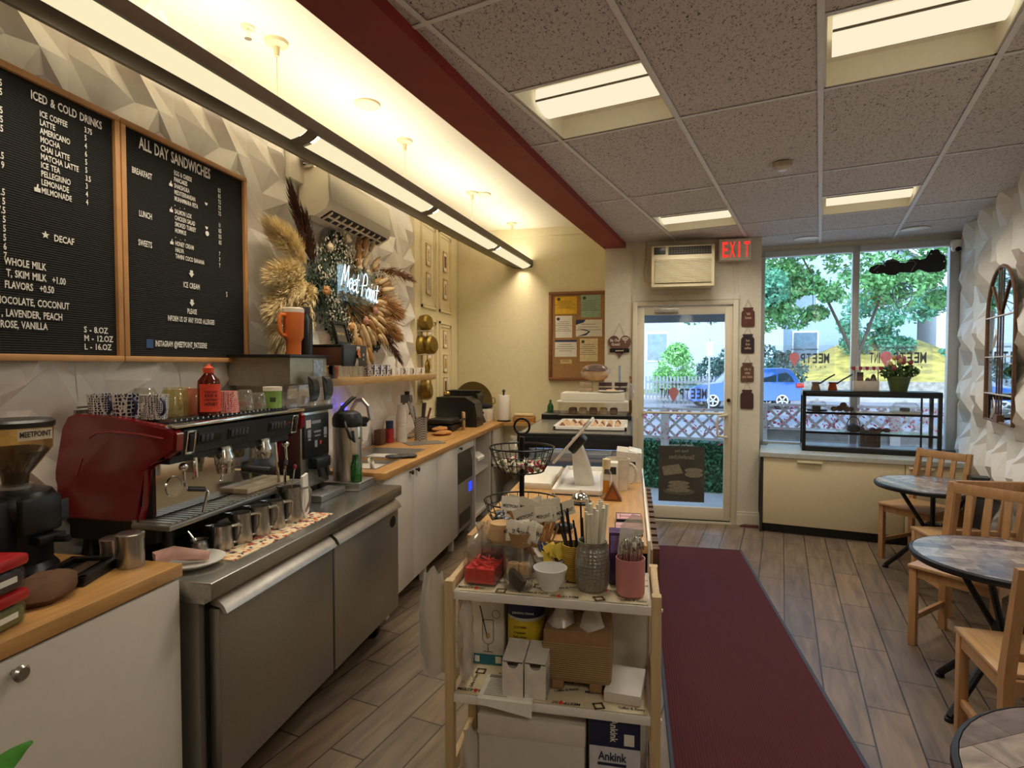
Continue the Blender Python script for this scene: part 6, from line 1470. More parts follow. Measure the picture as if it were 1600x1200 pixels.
t = thing('serving_tray', 'white shallow tray on the island in front of the tablet till', 'tray', (-.255, 3.06, IT))
m = MB(); m.box(-.375, -.135, 2.74, 3.40, IT, IT + .008)
for q in ((-.375, -.36, 2.74, 3.40), (-.15, -.135, 2.74, 3.40), (-.36, -.15, 2.74, 2.755), (-.36, -.15, 3.385, 3.40)): m.box(*q, IT, IT + .03, .002)
m.wb('tray', whitegloss, t)
m = MB(); m.box(0, .165, 0, .50, 0, .03, .002); simple('white_box', 'flat white box lid on the island beside the white tray', 'box', m, white, (-.56, 2.86, IT))
t = thing('tablet_till', 'white tablet till tilted on its stand near the display case', 'till', (-.25, 3.00, IT + .009))
m = MB(); m.prism([(-.035, 0), (.06, 0), (.035, .10), (-.02, .245), (-.05, .235), (-.045, .10)], -.05, .05, MXZ); m.build('stand', mat('till_white', '#d9d1c3', .35), t)
m = MB(); MT = T3(-.045, 0, .225) @ RY(-49); m.box(-.145, .145, -.11, .11, -.007, .007, .004, MT); tb = m.build('tablet', mat('tablet_rim', '#cfc8bb', .3), t)
m = MB(); m.box(-.133, .133, -.098, .098, .007, .009, M=MT); m.build('screen', mat('screen_dark', '#2a2e36', .1), tb); m = MB(); m.box(-.05, .05, -.06, .06, -.05, -.007, .01, MT); m.build('mount', black, t)
def dispenser_bottle():
    t = thing('pump_bottle', 'clear sanitiser bottle with cream cap standing by the white tray', 'bottle', (-.115, 2.72, IT))
    m = MB(); m.lathe([(0, 0), (.026, 0), (.028, .01), (.028, .11), (.014, .14), (0, .14)]); m.build('bottle', acrylic, t)
    m = MB(); m.lathe([(0, .14), (.019, .14), (.019, .185), (0, .185)]); m.build('cap', mat('cap_cream', '#e0cfa6', .4), t)
    m = MB(); m.raw([(.0286 * math.cos(R(a)), .0286 * math.sin(R(a)), z) for z in (.03, .09) for a in (-120, -100, -80, -60)], [(0, 1, 5, 4), (1, 2, 6, 5), (2, 3, 7, 6)]); m.build('orange_label', mat('label_amber', '#d9912e', .5), t)
dispenser_bottle()
t = thing('card_holder', 'white upright holder box next to the sanitiser bottle', 'holder', (-.10, 2.83, IT))
m = MB(); m.box(-.035, .035, -.035, .035, 0, .155, .003); m.build('body', white, t); m = MB(); m.box(-.028, .028, -.037, -.035, .10, .135); m.build('dark_card', dark, t)
t = thing('service_bell', 'chrome counter bell on the island', 'bell', (-.225, 2.60, IT))
m = MB(); m.lathe([(0, 0), (.05, 0), (.05, .008), (.044, .014), (0, .014)], seg=32); m.build('base', black, t)
m = MB(); m.lathe([(.041, .016), (.042, .022), (.036, .036), (.02, .047), (.006, .05), (.006, .058), (0, .06)], seg=32); m.build('dome', chrome, t)
m = MB(); m.prism([(-.042, 0), (.042, 0), (0, .082)], -.03, .03, WY); m.m(1).prism([(-.026, .008), (.026, .008), (0, .06)], .0301, .031, WY)
simple('wooden_triangle', 'brown wooden triangle block beside the service bell', 'block', m, [mat('triangle_brown', '#7d4a2a', .5), mat('triangle_orange', '#a9622e', .5)], (-.085, 2.70, IT), 0, None, 0)
t = thing('planter_mug', 'large cream mug near the far end of the island', 'mug', (-.07, 2.94, IT))
m = MB(); m.bowl(.05, .062, .155, .005); m.build('cup', mat('mug_cream', '#d8ccb6', .3), t)
m = MB(); m.tube([(.058 + .035 * math.sin(R(k)), 0, .08 + .05 * math.cos(R(k))) for k in range(0, 181, 20)], .007, 8); m.build('handle', MATS['mug_cream'], t)
t = thing('receipt_printer', 'white receipt printer at the island end behind the cream mug', 'printer', (-.0, 3.22, IT))
m = MB(); m.prism([(-.08, 0), (.052, 0), (.052, .12), (.03, .155), (-.08, .165)], -.10, .10, MXZ); m.build('body', mat('printer_white', '#d6cdbd', .4), t)
m = MB(); m.box(-.02, .05, -.08, .08, .15, .158, .002, RY(12) @ T3(-.03, 0, .003)); m.build('lid', whitegloss, t); m = MB(); m.box(-.02, .02, -.102, -.10, .09, .11); m.build('slot', dark, t)
m = MB(); m.ball(0, 0, .018, .045, .03, .018); simple('pouch', 'small black pouch on the island behind the knives', 'pouch', m, black, (-.25, 2.14, IT), 30)
for k, (x, y, lab) in enumerate(((-.01, 2.33, 'pink striped card pack on the island, the one farther from the cart'), (-.01, 2.19, 'pink card pack with small print on the island, the one nearer the cart'))):
    t = thing('card_pack', lab, 'card pack', (x, y, IT), 2)
    m = MB(); m.box(-.05, .05, -.055, .055, 0, .022, .002); m.build('box', mat('pack_black', '#241a1f', .5), t); m = MB(); m.box(-.047, .047, -.048, .035, .022, .0235); m.build('cover', mat('pack_pink', '#d7a3a8', .6), t)
    m = MB(); M = T3(0, 0, .0237)
    if k == 0: m.box(-.035, -.032, -.03, .02, 0, .0004); m.box(-.03, .005, -.008, -.002, 0, .0004); m.box(.01, .013, -.03, .02, 0, .0004); m.box(.02, .023, -.03, .02, 0, .0004); m.box(.023, .04, -.008, -.002, 0, .0004)
    else: m.text('SWEET CARDS', 0, -.02, .018, None, 'CENTER', .75, 0)
    m.bm.transform(M); m.build('print', mat('print_plum', '#6b2f42', .6), t, smooth=0, fix=False)

# ---------------------------------------------------------------- glass display case
t = thing('display_case', 'black refrigerated display case at the far end of the island', 'display case', (-.36, 4.3, 0))
m = MB(); m.box(-.71, .0, 3.62, 4.98, .10, .80, .004); m.box(-.715, .005, 3.61, 4.985, 1.0, 1.092, .003); m.box(-.71, -.64, 3.62, 3.68, .8, 1.0); m.box(-.08, .0, 3.62, 3.68, .8, 1.0); m.box(-.71, -.64, 4.92, 4.98, .8, 1.0); m.box(-.08, .0, 4.92, 4.98, .8, 1.0); m.wb('body', black, t)
m = MB(); m.box(-.70, -.007, 3.65, 4.98, 1.085, 1.0932); m.wb('top', mat('case_top', '#8f8a80', .25, .4), t)
m = MB(); m.box(-.64, -.08, 3.622, 3.628, .8, 1.0); m.wb('glass', glass('case_glass', '#cfe2f2', .22, .01, .1), t)
m = MB(); m.box(-.70, -.01, 3.60, 3.62, 1.0, 1.07, .004); m.wb('front_rail', blackm, t)
m = MB(); m.box(-.70, -.05, 3.72, 4.9, .80, .81); m.wb('shelf', whitegloss, t)
m = MB(); m.box(-.62, -.09, 3.70, 3.73, .985, .998); m.wb('glow_strip', lamp('case_glow', '#a9cbff', 4.0), t)  # added glowing strip, gives the case glass its blue light
m = MB(); m.box(-.64, -.08, 4.90, 4.92, .8, 1.0); m.wb('back_pane', mat('case_back', '#9fb6d6', .3), t)
m = MB(); m.box(-.69, -.02, 3.64, 4.96, 0, .10); m.wb('plinth', black, t)
m = MB(); m.box(-.705, -.005, 4.55, 4.95, 1.0945, 1.135, .004); simple('cooling_box', 'low black box across the far end of the display case', 'box', m, black, (0, 0, 0))
CZ_ = 1.0935
t = thing('pastry_tray', 'white tray of small pastries on the display case', 'tray', (-.27, 4.05, CZ_))
m = MB(); m.box(-.24, .24, -.27, .27, 0, .012, .003)
for q in ((-.24, .24, -.27, -.25), (-.24, .24, .25, .27), (-.24, -.22, -.27, .27), (.22, .24, -.27, .27)): m.box(*q, .0, .03, .003)
m.build('tray', whitegloss, t)
choc = mat('pastry_brown', '#8a5a3c', .7, var=.3, scale=40); pal = mat('pastry_pale', '#d9b48c', .7, var=.25, scale=30)
for j in range(3):
    for i in range(8):
        m = MB(); m.lathe([(0, 0), (.024, 0), (.02, .012), (.006, .028), (0, .03)], seg=4 if j else 8)
        simple('pastry', 'small pointed pastry on the white tray on the display case', 'pastry', m, choc if (i + j) % 3 == 0 else pal, (-.46 + i * .052, 3.90 + j * .13, CZ_ + .0125), 10 * i, 'pastries on the white tray')
t = thing('acrylic_case', 'clear acrylic pastry case with lid on the display case', 'case', (-.30, 4.60, 1.1355))
m = MB(); m.box(-.26, .26, -.15, .15, 0, .10, .003); m.build('case', acrylic, t); m = MB(); m.box(-.27, .27, -.16, .16, .10, .112, .003); m.build('lid', whitegloss, t)
for k in range(5): m = MB(); m.box(-.03, .03, -.05, .05, 0, .05, .012); simple('pastry', 'pastry slice inside the clear acrylic case on the display case', 'pastry', m, pal if k % 2 else choc, (-.46 + k * .08, 4.60, 1.1375), 0, 'pastry slices in the acrylic case')
m = MB(); m.box(-.24, .24, -.14, .14, 0, .06, .004); simple('cake_box', 'white cake box on the lid of the acrylic case', 'box', m, white, (-.30, 4.60, 1.249))
t = thing('plate', 'white plate with leftovers on the cake box', 'plate', (-.16, 4.56, 1.3095))
m = MB(); m.lathe([(0, 0), (.06, 0), (.10, .014), (.10, .018), (.06, .005), (0, .005)]); m.build('dish', ceramic, t); m = MB(); m.ball(0, 0, .014, .05, .04, .012); m.build('food', pal, t)
for k, (x, cm, lab) in enumerate(((-.36, mat('pale_cookies', '#cdb08a', .7, var=.3), 'clear box of pale cookies under the bread bag'), (-.21, mat('dark_berries', '#4a1a22', .6, var=.4, scale=60), 'clear box of dark berries beside the bread bag'), (-.085, mat('dark_berries2', '#3f161e', .6, var=.4, scale=60), 'clear box of dark berries by the blue straw'))):
    t = thing('clear_box', lab, 'box', (x, 4.66, 1.31), 0, 'clear food boxes on the cake box')
    m = MB(); m.box(-.055, .055, -.03, .05, 0, .085, .004); m.build('box', acrylic, t); m = MB(); m.box(-.05, .05, -.025, .045, .004, .034, .004); m.box(-.05, .05, -.025, .045, .046, .075, .004); m.build('contents', cm, t)
t = thing('bread_bag', 'round brown loaf in a clear bag on top of the clear boxes', 'bread', (-.29, 4.66, 1.396))
m = MB(); m.ball(0, 0, .045, .105, .07, .045)
for v in m.bm.verts: v.co.z = max(.002, v.co.z)
m.build('loaf', mat('loaf_crust', '#b9905f', .8, var=.3, scale=12), t)
m = MB(); m.ball(-.0, .01, .10, .10, .07, .035); m.build('upper_loaf', mat('loaf_dark', '#7a5236', .8, var=.35, scale=12), t)
m = MB(); m.ball(0, 0, .07, .118, .082, .068)
for v in m.bm.verts: v.co = Vector((v.co.x * rnd(.95, 1.08), v.co.y * rnd(.95, 1.08), max(0, v.co.z)))
m.build('bag', glass('thin_bag', '#ffffff', .03, .1, .06), t, smooth=60)
t = thing('drinking_straw', 'pale blue wide straw standing upright behind the berry boxes', 'straw', (-.10, 4.74, 1.31))
m = MB(); m.tube([(0, 0, 0), (.0, 0, .21)], .010, 10); m.build('straw', mat('straw_blue', '#a9bccb', .4), t)
plasticbag('crumpled clear bag hanging at the corner of the stacked boxes', .0 - .02, 4.62, 1.2495, .03, .16, 9)
t = thing('glass_bottle', 'dark green glass bottle standing at the far end of the display case', 'bottle', (-.66, 4.75, 1.1355))
m = MB(); m.lathe([(0, 0), (.026, 0), (.026, .05), (.01, .08), (.01, .10), (0, .10)]); m.build('bottle', gg, t)
m = MB(); m.box(-.012, .012, -.16, .16, 0, .30, .008); simple('cutting_board', 'brown wooden board standing on edge beside the pastry cases', 'board', m, mat('board_brown', '#8a5a2e', .5, var=.2, scale=8), (.018 - .03, 4.86, 1.1355))

# ================================================================ service cart
CX0, CX1, CY0, CY1 = -.567, .087, 1.70, 1.99
t = thing('service_cart', 'pale wooden shelf cart with white shelves at the near end of the island', 'cart', (-.24, 1.84, 0))
for x in (CX0, CX1 - .028):
    for y in (CY0, CY1 - .03):
        m = MB(); m.box(x, x + .028, y, y + .03, 0, .853 if y == CY0 else .852, .002); m.wb('post', birch, t)
    for z in (.835, .545, .25):
        m = MB(); m.box(x + .004, x + .024, CY0 + .03, CY1 - .03, z - .03, z + .017, .002); m.wb('side_rail', birch, t)
for z in (.822, .497, .14):
    m = MB(); m.box(CX0 + .028, CX1 - .028, CY0 + .004, CY1 - .004, z - .027, z, .0015); m.wb('shelf', whitegloss, t)
for y in (CY0, CY1 - .03):
    pass
m = MB(); m.box(CX0 + .03, CX1 - .03, CY1 - .012, CY1 - .004, .14, .78); m.wb('back_panel', mat('back_white', '#cfc6b6', .5), t)
for z in (.81, .485):
    m = MB(); m.lathe([(0, 0), (.006, 0), (.005, .004), (0, .005)], M=T3(CX1, CY0 + .014, z) @ RY(90)); m.wb('screw', white, t)
def liner(label, x0, x1, y0, y1, z, seed, front=0):
    t = thing('paper_liner', label, 'paper', ((x0 + x1) / 2, (y0 + y1) / 2, z), 0, 'printed liners on the cart')
    m = MB(); w, d = x1 - x0, y1 - y0; nx, ny = 14, 6; rg = random.Random(seed)
    vs = [(-w / 2 + w * i / nx, -d / 2 + d * j / ny, rg.uniform(0, .0022) + .001) for j in range(ny + 1) for i in range(nx + 1)]
    m.raw(vs, [(j * (nx + 1) + i, j * (nx + 1) + i + 1, (j + 1) * (nx + 1) + i + 1, (j + 1) * (nx + 1) + i) for j in range(ny) for i in range(nx)]); m.build('sheet', mat('liner_cream', '#e0d2b0', .7, var=.05), t, smooth=60)
    m = MB(); k = 0
    for j in range(4):
        for i in range(6):
            a = (k * 5 + j) % 3; M = T3(-w * .43 + i * w * .172 + rg.uniform(-.006, .006), -d * .43 + j * d * .25, .0042) @ RZ((0, 90, 0, 180, 20)[k % 5])
            if a == 0: m.m(0).textfit('MEETP', -.042, .008, 0, .013, M); m.textfit('INT', .026, .044, 0, .013, M); m.m(1); pin(m, .0165, .008, .0075, M, 0)
            elif a == 1: m.m(0).text('Coffee & Pastry', 0, 0, .015, M, 'CENTER', .8, 0)
            else:
                m.m(2)
                for q in ((-.016, .016, .010, .016), (-.016, .016, -.016, -.010), (-.016, -.010, -.016, .016), (.010, .016, -.016, .016)): m.raw([(q[0], q[2], 0), (q[1], q[2], 0), (q[1], q[3], 0), (q[0], q[3], 0)], [(0, 1, 2, 3)], M)
            k += 1
    m.build('print', [ink, redpin, mat('print_brown2', '#6a5a44', .7)], t, smooth=0, fix=False)
liner('printed paper liner on the top shelf of the cart', -.53, .05, 1.708, 1.95, .8225, 71)
liner('printed paper liner on the middle shelf of the cart', -.53, .05, 1.706, 1.95, .4975, 72)
ZT = .828
# top shelf
t = thing('sugar_cube_box', 'clear acrylic cube of red stirrers on the cart', 'box', (-.465, 1.80, ZT), -3)
m = MB(); a = .052
for q in ((-a, a, -a, -a + .003), (-a, a, a - .003, a), (-a, -a + .003, -a, a), (a - .003, a, -a, a)): m.box(*q, 0, .105)
m.box(-a, a, -a, a, 0, .004); m.build('cube', acrylic, t, smooth=0)
m = MB(); rg = random.Random(81)
m.box(-a + .004, a - .004, -a + .004, a - .004, .004, .05)
for k in range(120):
    c = (rg.uniform(-.035, .035), rg.uniform(-.035, .035), rg.uniform(.03, .062)); m.box(-.018, .018, -.0025, .0025, -.001, .001, M=T3(*c) @ Euler((rg.uniform(-.5, .5), rg.uniform(-.6, .6), rg.uniform(0, 3))).to_matrix().to_4x4())
m.build('red_picks', mat('pick_red', '#e23326', .4, var=.2, scale=60), t, smooth=0)
t = thing('acrylic_box', 'tall clear acrylic box of kraft bowls behind the red stirrer cube', 'box', (-.43, 1.905, ZT), 4)
m = MB(); a = .06
for q in ((-a, a, -a, -a + .003), (-a, a, a - .003, a), (-a, -a + .003, -a, a), (a - .003, a, -a, a)): m.box(*q, 0, .15)
m.build('box', acrylic, t, smooth=0)
m = MB(); m.lathe([(0, .16), (.04, .16), (.05, .11), (.048, .11), (0, .15)]); m.build('kraft_bowl', mat('kraft_pale', '#cfa978', .8, var=.08), t); m = MB(); m.box(-.052, .052, -.05, .05, .004, .07, .01); m.build('dark_sleeves', mat('sleeve_dark', '#4a403a', .7), t)
plasticbag('crinkled clear bag of wrapped snacks at the corner of the cart top', -.505, 1.895, ZT, .045, .15, 12, glass('foil_bag', '#e8dcc4', .25, .15, .5))
t = thing('clear_tub', 'round clear tub of kraft lids and dark sleeves at the front of the cart', 'tub', (-.345, 1.765, ZT))
m = MB(); m.bowl(.046, .05, .12, .002); m.build('tub', acrylic, t)
m = MB(); m.box(-.035, .03, -.008, .008, .004, .045, M=RZ(-35) @ RY(25) @ T3(.0, -.02, .006)); m.build('dark_sticks', mat('stick_dark', '#3a2a22', .5), t)
for s_ in (-1, 1): m = MB(); m.lathe([(0, .075), (.018, .07), (.024, .045), (.024, .04), (0, .04)], .018 * s_, .012, 0, 14); m.build('kraft_lid', MATS['kraft_pale'], t)
rg = random.Random(90)
packm = mat('packet_white', '#e3dccb', .7)
def packet(nm, label, grp, loc, eu, w, h, mt_, word=None, pmat=None):
    o = MB(); o.box(-w / 2, w / 2, -h / 2, h / 2, -.002, .002, .001)
    p = tag(o.build(nm, mt_, loc=loc, rot=eu), label, 'packet', grp)
    if word:
        q = MB(); q.text(word, 0, -.006, .017, None, 'CENTER', .75, .0026); q.build('lettering', pmat or ink, p, smooth=0, fix=False)
    return p
t = thing('sugar_cup', 'kraft paper cup of printed sugar packets on the round clear tub', 'cup', (-.345, 1.80, ZT + .1205))
m = MB(); m.bowl(.032, .042, .045, .002); m.build('cup', kraft, t)
for k in range(7):
    packet('sugar_packet', 'printed white sugar packet fanned out in the kraft cup', 'sugar packets in the kraft cup', (-.375 + .012 * k + .003, 1.795 - .006 * (k % 3), ZT + .1205 + .045 + .006 * (k % 2)), Euler((R(70), R(rg.uniform(-25, 25)), R(rg.uniform(-35, 35)))), .05, .06, packm, 'MEETPOINT' if k % 2 == 0 else None)
t = thing('stirrer_glass', 'clear glass crammed with wooden stirrers at the back of the cart', 'glass', (-.315, 1.93, ZT))
m = MB(); m.bowl(.042, .052, .115, .003); m.build('glass', clear, t)
wood_s = mat('stirrer_wood', '#c08e58', .6, var=.15)
for k in range(26):
    a, q = rg.uniform(0, 6.28), rg.uniform(.003, .032); o = MB()
    tx, ty = q * math.cos(a), q * math.sin(a); ex, ey, ez = tx * 3.4 + rg.uniform(-.02, .02), ty * 2.0, .185 + rg.uniform(-.015, .03)
    o.tube([(tx * .6, ty * .6, .006), (ex, ey, ez)], .0032, 5)
    st = tag(o.build('wooden_stirrer', wood_s, loc=(-.315, 1.93, ZT)), 'wooden stirrer standing in the crammed glass', 'stirrer', 'wooden stirrers in the glass')
    if k < 15:
        fl_ = MB(); eu = Euler((R(72 + rg.uniform(-8, 12)), R(rg.uniform(-24, 24)), R(rg.uniform(-30, 30)))).to_matrix().to_4x4()
        M = T3(ex, ey - .004, ez + .012) @ eu; fl_.box(-.036, .036, -.022, .026, -.0008, .0008, M=M); f_ = fl_.build('paper_flag', packm, st, smooth=0)
        q = MB(); q.text('MEETPOINT', 0, -.012, .0155, M, 'CENTER', .72, .001); q.build('lettering', ink, f_, smooth=0, fix=False)
for k, (x, y, z, rz_) in enumerate(((-.445, 1.86, 1.005, -28), (-.40, 1.84, .985, 12))):
    pass
m = MB(); m.bowl(.03, .038, .085, .003); simple('paper_cup', 'brown paper cup standing between the stirrer glass and the yellow basket', 'cup', m, mat('cup_brown', '#6f4f30', .6), (-.225, 1.945, ZT))
t = thing('condiment_bowl', 'white bowl of yellow and blue sweetener packets on the cart', 'bowl', (-.262, 1.885, ZT))
m = MB(); m.bowl(.032, .054, .058, .003); m.build('bowl', ceramic, t)
yl, bl2, pk2 = mat('packet_yellow', '#e6c94a', .6), mat('packet_blue', '#2c3f78', .6), mat('packet_pink', '#d9818a', .6)
for k in range(16):
    c = (yl, yl, yl, bl2, yl, packm)[k % 6] if k != 9 else pk2; side_ = .028 if c is yl else -.026
    packet('sweetener_packet', ('yellow' if c is yl else 'blue' if c is bl2 else 'pink' if c is pk2 else 'white') + ' sweetener packet heaped in the white bowl', ('yellow' if c is yl else 'blue' if c is bl2 else 'pink' if c is pk2 else 'white') + ' sweetener packets', (-.262 + (rg.uniform(-.012, .038) if c is yl else rg.uniform(-.045, -.01)), 1.88 + rg.uniform(-.02, .02), ZT + .064 + rg.uniform(0, .03)), Euler((R(rg.uniform(25, 75)), R(rg.uniform(-40, 40)), R(rg.uniform(-60, 60)))), .030, .042, c)
t = thing('empty_bowl', 'empty white bowl at the front of the cart', 'bowl', (-.245, 1.765, ZT))
m = MB(); m.lathe([(0, 0), (.028, 0), (.03, .008), (.044, .03), (.053, .068), (.050, .068), (.041, .031), (.026, .012), (0, .011)], seg=32); m.build('bowl', ceramic, t)
wick = rib_mat('wicker_yellow', '#8a6a20', '#e0b848', 45, 'Z', .6)
t = thing('cutlery_basket', 'yellow woven basket of black knives on the cart', 'basket', (-.175, 1.865, ZT))
m = MB(); m.bowl(.034, .045, .115, .004); m.build('basket', wick, t)
for k in range(12):
    a = k * .55; o = MB(); q = .024; o.tube([(q * math.cos(a), q * math.sin(a), .005), (q * 1.5 * math.cos(a), q * 1.5 * math.sin(a), .12), (q * 1.9 * math.cos(a) - .01, q * 1.9 * math.sin(a), .18 + .03 * (k % 3))], .005, 6, taper=.6)
    tag(o.build('plastic_knife', mat('knife_black', '#16151a', .35), loc=(-.175, 1.865, ZT)), 'black plastic knife standing in the yellow basket', 'knife', 'black knives in the yellow basket')
hm = bpy.data.materials.new('hammered_grey'); hm.use_nodes = True
n_ = hm.node_tree; b_ = n_.nodes['Principled BSDF']; tc = n_.nodes.new('ShaderNodeTexCoord'); vo = n_.nodes.new('ShaderNodeTexVoronoi'); vo.inputs['Scale'].default_value = 95; vo.inputs['Randomness'].default_value = .2; bp = n_.nodes.new('ShaderNodeBump'); bp.inputs['Strength'].default_value = .9; bp.inputs['Distance'].default_value = .004
n_.links.new(tc.outputs['Object'], vo.inputs['Vector']); n_.links.new(vo.outputs['Distance'], bp.inputs['Height']); n_.links.new(bp.outputs[0], b_.inputs['Normal']); b_.inputs['Base Color'].default_value = lin('#96948b'); b_.inputs['Metallic'].default_value = .6; b_.inputs['Roughness'].default_value = .32
t = thing('straw_jar', 'hammered grey jar of paper straws at the front of the cart', 'jar', (-.118, 1.80, ZT))
m = MB(); m.lathe([(0, 0), (.045, 0), (.052, .02), (.054, .08), (.048, .125), (.044, .132), (.046, .15), (.042, .15), (.040, .132), (.044, .12), (.048, .08), (.046, .02), (0, .006)], seg=32); m.build('jar', hm, t)
sw = mat('straw_paper', '#eae3d0', .7, var=.06)
for k in range(26):
    a, q = rg.uniform(0, 6.28), .036 * math.sqrt(rg.random()); o = MB(); o.tube([(q * .8 * math.cos(a), q * .8 * math.sin(a), .008), (q * 1.25 * math.cos(a) + .008, q * 1.2 * math.sin(a), .255 + rg.uniform(-.02, .016))], .0055, 7)
    tag(o.build('paper_straw', sw, loc=(-.118, 1.80, ZT)), 'paper wrapped straw standing in the hammered grey jar', 'straw', 'paper straws in the grey jar')
t = thing('carton', 'purple carton standing between the straw jar and the pink pot', 'box', (-.032, 1.875, ZT), 3)
m = MB(); m.box(-.038, .038, -.03, .03, 0, .165, .002); m.build('carton', mat('carton_purple', '#4d2f6a', .4, var=.25, scale=10), t); m = MB(); m.box(-.034, .034, -.0315, -.03, .10, .155); m.build('print', mat('print_lilac', '#8a6aa8', .5, var=.4, scale=50), t, smooth=0)
t = thing('pink_pot', 'pink ceramic pot full of forks and spoons at the end of the cart', 'pot', (-.002, 1.775, ZT))
m = MB(); m.lathe([(0, 0), (.038, 0), (.043, .006), (.044, .112), (.041, .112), (.040, .008), (0, .008)], seg=32); m.build('pot', pink, t)
for k in range(14):
    a = k * 2.4; q = .026 * math.sqrt((k + .5) / 14) * 1.3; o = MB(); x, y = q * math.cos(a), q * math.sin(a); h = .125 + .012 * (k % 3)
    o.tube([(x * .7, y * .7, .01), (x, y, h)], .003, 6); o.lathe([(0, -.012), (.007, -.006), (.009, .006), (.006, .018), (0, .022)], 0, 0, 0, 8, T3(x, y, h + .01) @ RZ(40 * k) @ Matrix.Diagonal((1, .35, 1, 1)))
    tag(o.build('metal_spoon', chrome, loc=(-.002, 1.775, ZT)), 'metal spoon standing upside down in the pink pot', 'spoon', 'cutlery in the pink pot')
m = MB(); m.raw([(-.03, 0, .11), (.012, -.005, .12), (.05, .0, .185), (.045, .01, .23), (.015, .012, .235), (-.02, .006, .20), (-.01, .02, .11)], [(0, 1, 5), (1, 2, 3), (1, 3, 4), (1, 4, 5), (0, 5, 6), (1, 6, 0)])
m.m(0); bmesh.ops.solidify(m.bm, geom=list(m.bm.faces), thickness=.002)
simple('plastic_bag', 'white translucent cutlery bag sticking out of the pink pot', 'bag', m, glass('white_bag', '#f4efe4', .08, .3, .6), (-.012, 1.80, ZT))
# middle shelf
ZM = .502
t = thing('straw_carton', 'white drinking straw carton with a teal base strip on the middle shelf', 'carton', (-.475, 1.92, ZM))
m = MB(); m.box(-.055, .055, -.03, .03, 0, .275, .0015); m.build('carton', mat('carton_pale', '#dcd4c6', .5), t)
m = MB(); m.box(-.0555, .0555, -.0308, -.03, .0, .035); m.build('teal_strip', mat('teal_strip', '#1f6f80', .5), t, smooth=0)
m = MB(); M = T3(0, -.0306, 0) @ WY; m.text('JUMBO PLASTIC', 0, .25, .011, M, 'CENTER', .9); m.text('DRINKING STRAWS', 0, .234, .0125, M, 'CENTER', .9)
m.raw([(.017 * math.cos(R(a)) + d, .12 + (.07 if 0 <= a < 180 else -.0) + 0 * a, .0005) for a in () for d in ()], []) if False else None
for q in ((-.02, -.018, .085, .155), (.018, .02, .085, .155), (-.02, .02, .153, .155), (-.001, .001, .045, .07), (-.016, .016, .043, .045)): m.box(q[0], q[1], q[2], q[3], 0, .0004, M=M)
m.tube([(-.02, .085, .0004), (-.012, .075, .0004), (0, .07, .0004), (.012, .075, .0004), (.02, .085, .0004)], .0008, 4, M=M); m.tube([(-.028, .20, .0004), (-.002, .09, .0004)], .0018, 4, M=M); m.tube([(.028 + .014 * math.cos(R(a)), .175 + .014 * math.sin(R(a)), .0004) for a in range(0, 360, 30)], .0008, 4, True, M)
m.build('print', ink, t, smooth=0, fix=False)
m = MB(); ell(m, .0, .10, .008, .009, T3(0, -.0309, 0) @ WY); m.build('lemon_print', mat('print_lemon', '#c9a860', .6), t, smooth=0); m = MB(); m.box(.026, .046, .007, .03, 0, .0004, M=T3(0, -.031, 0) @ WY); m.box(-.046, -.03, .007, .028, 0, .0004, M=T3(0, -.031, 0) @ WY); m.build('code_block', paper, t, smooth=0)
t = thing('cleaner_tub', 'tub with navy and yellow label on the middle shelf', 'tub', (-.345, 1.905, ZM))
def band(z0, z1, r, nm, mt_, parent, a0=-180, a1=0):
    m = MB(); A = [R(k) for k in range(a0, a1 + 1, 10)]; n = len(A)
    m.raw([(r * math.cos(q), r * math.sin(q), z) for z in (z0, z1) for q in A], [(k, k + 1, n + k + 1, n + k) for k in range(n - 1)]); return m.build(nm, mt_, parent)
m = MB(); m.lathe([(0, 0), (.06, 0), (.062, .01), (.062, .24), (.058, .25), (0, .25)], seg=36); m.build('tub', mat('tub_white', '#d8d2c6', .4), t)
m = MB(); m.lathe([(0, .25), (.064, .25), (.064, .272), (0, .275)], seg=36); m.build('lid', white, t)
band(.19, .245, .0628, 'navy_band', navy, t); band(.085, .18, .0628, 'yellow_band', mat('band_yellow', '#dcbd2c', .5), t); band(.02, .10, .0632, 'cup_print', navy, t, -70, -20)
m = MB(); MZ = T3(0, -.0645, 0) @ WY
m.text('DRINKING STRAWS', .0, .205, .010, MZ, 'CENTER', .8); m.build('lettering', paper, t, smooth=0, fix=False)
m = MB(); m.text('BLUE FLEXIBLE', -.008, .158, .009, MZ, 'CENTER', .7); m.text('Translucent', -.01, .14, .010, MZ, 'CENTER', .8); m.text('Plastic Straws', -.01, .126, .010, MZ, 'CENTER', .8); m.build('small_lettering', ink, t, smooth=0, fix=False)
jute = rib_mat('jute_rope', '#77603f', '#b99a6a', 48, 'Z', .9)
t = thing('rope_basket', 'brown rope wound box of bagged goods on the middle shelf', 'basket', (-.165, 1.865, ZM))
m = MB(); m.box(-.105, .105, -.08, .09, .025, .19, .008)
for sx in (-1, 1): m.box(sx * .06 - .02, sx * .06 + .02, -.08, -.05, 0, .03, .006); m.box(sx * .06 - .02, sx * .06 + .02, .05, .085, 0, .03, .006)
m.build('box', mat('box_kraft', '#9a7650', .8, var=.1), t)
m = MB(); m.box(-.108, .108, -.083, .093, .035, .15, .006); m.build('rope', jute, t)
for k, (x, r) in enumerate(((-.055, .045), (.01, .035), (.06, .042))): m = MB(); m.ball(x, -.01, .19, r, .04, .035); m.build('contents', mat('bag_contents', '#7d6346', .7, var=.3), t)
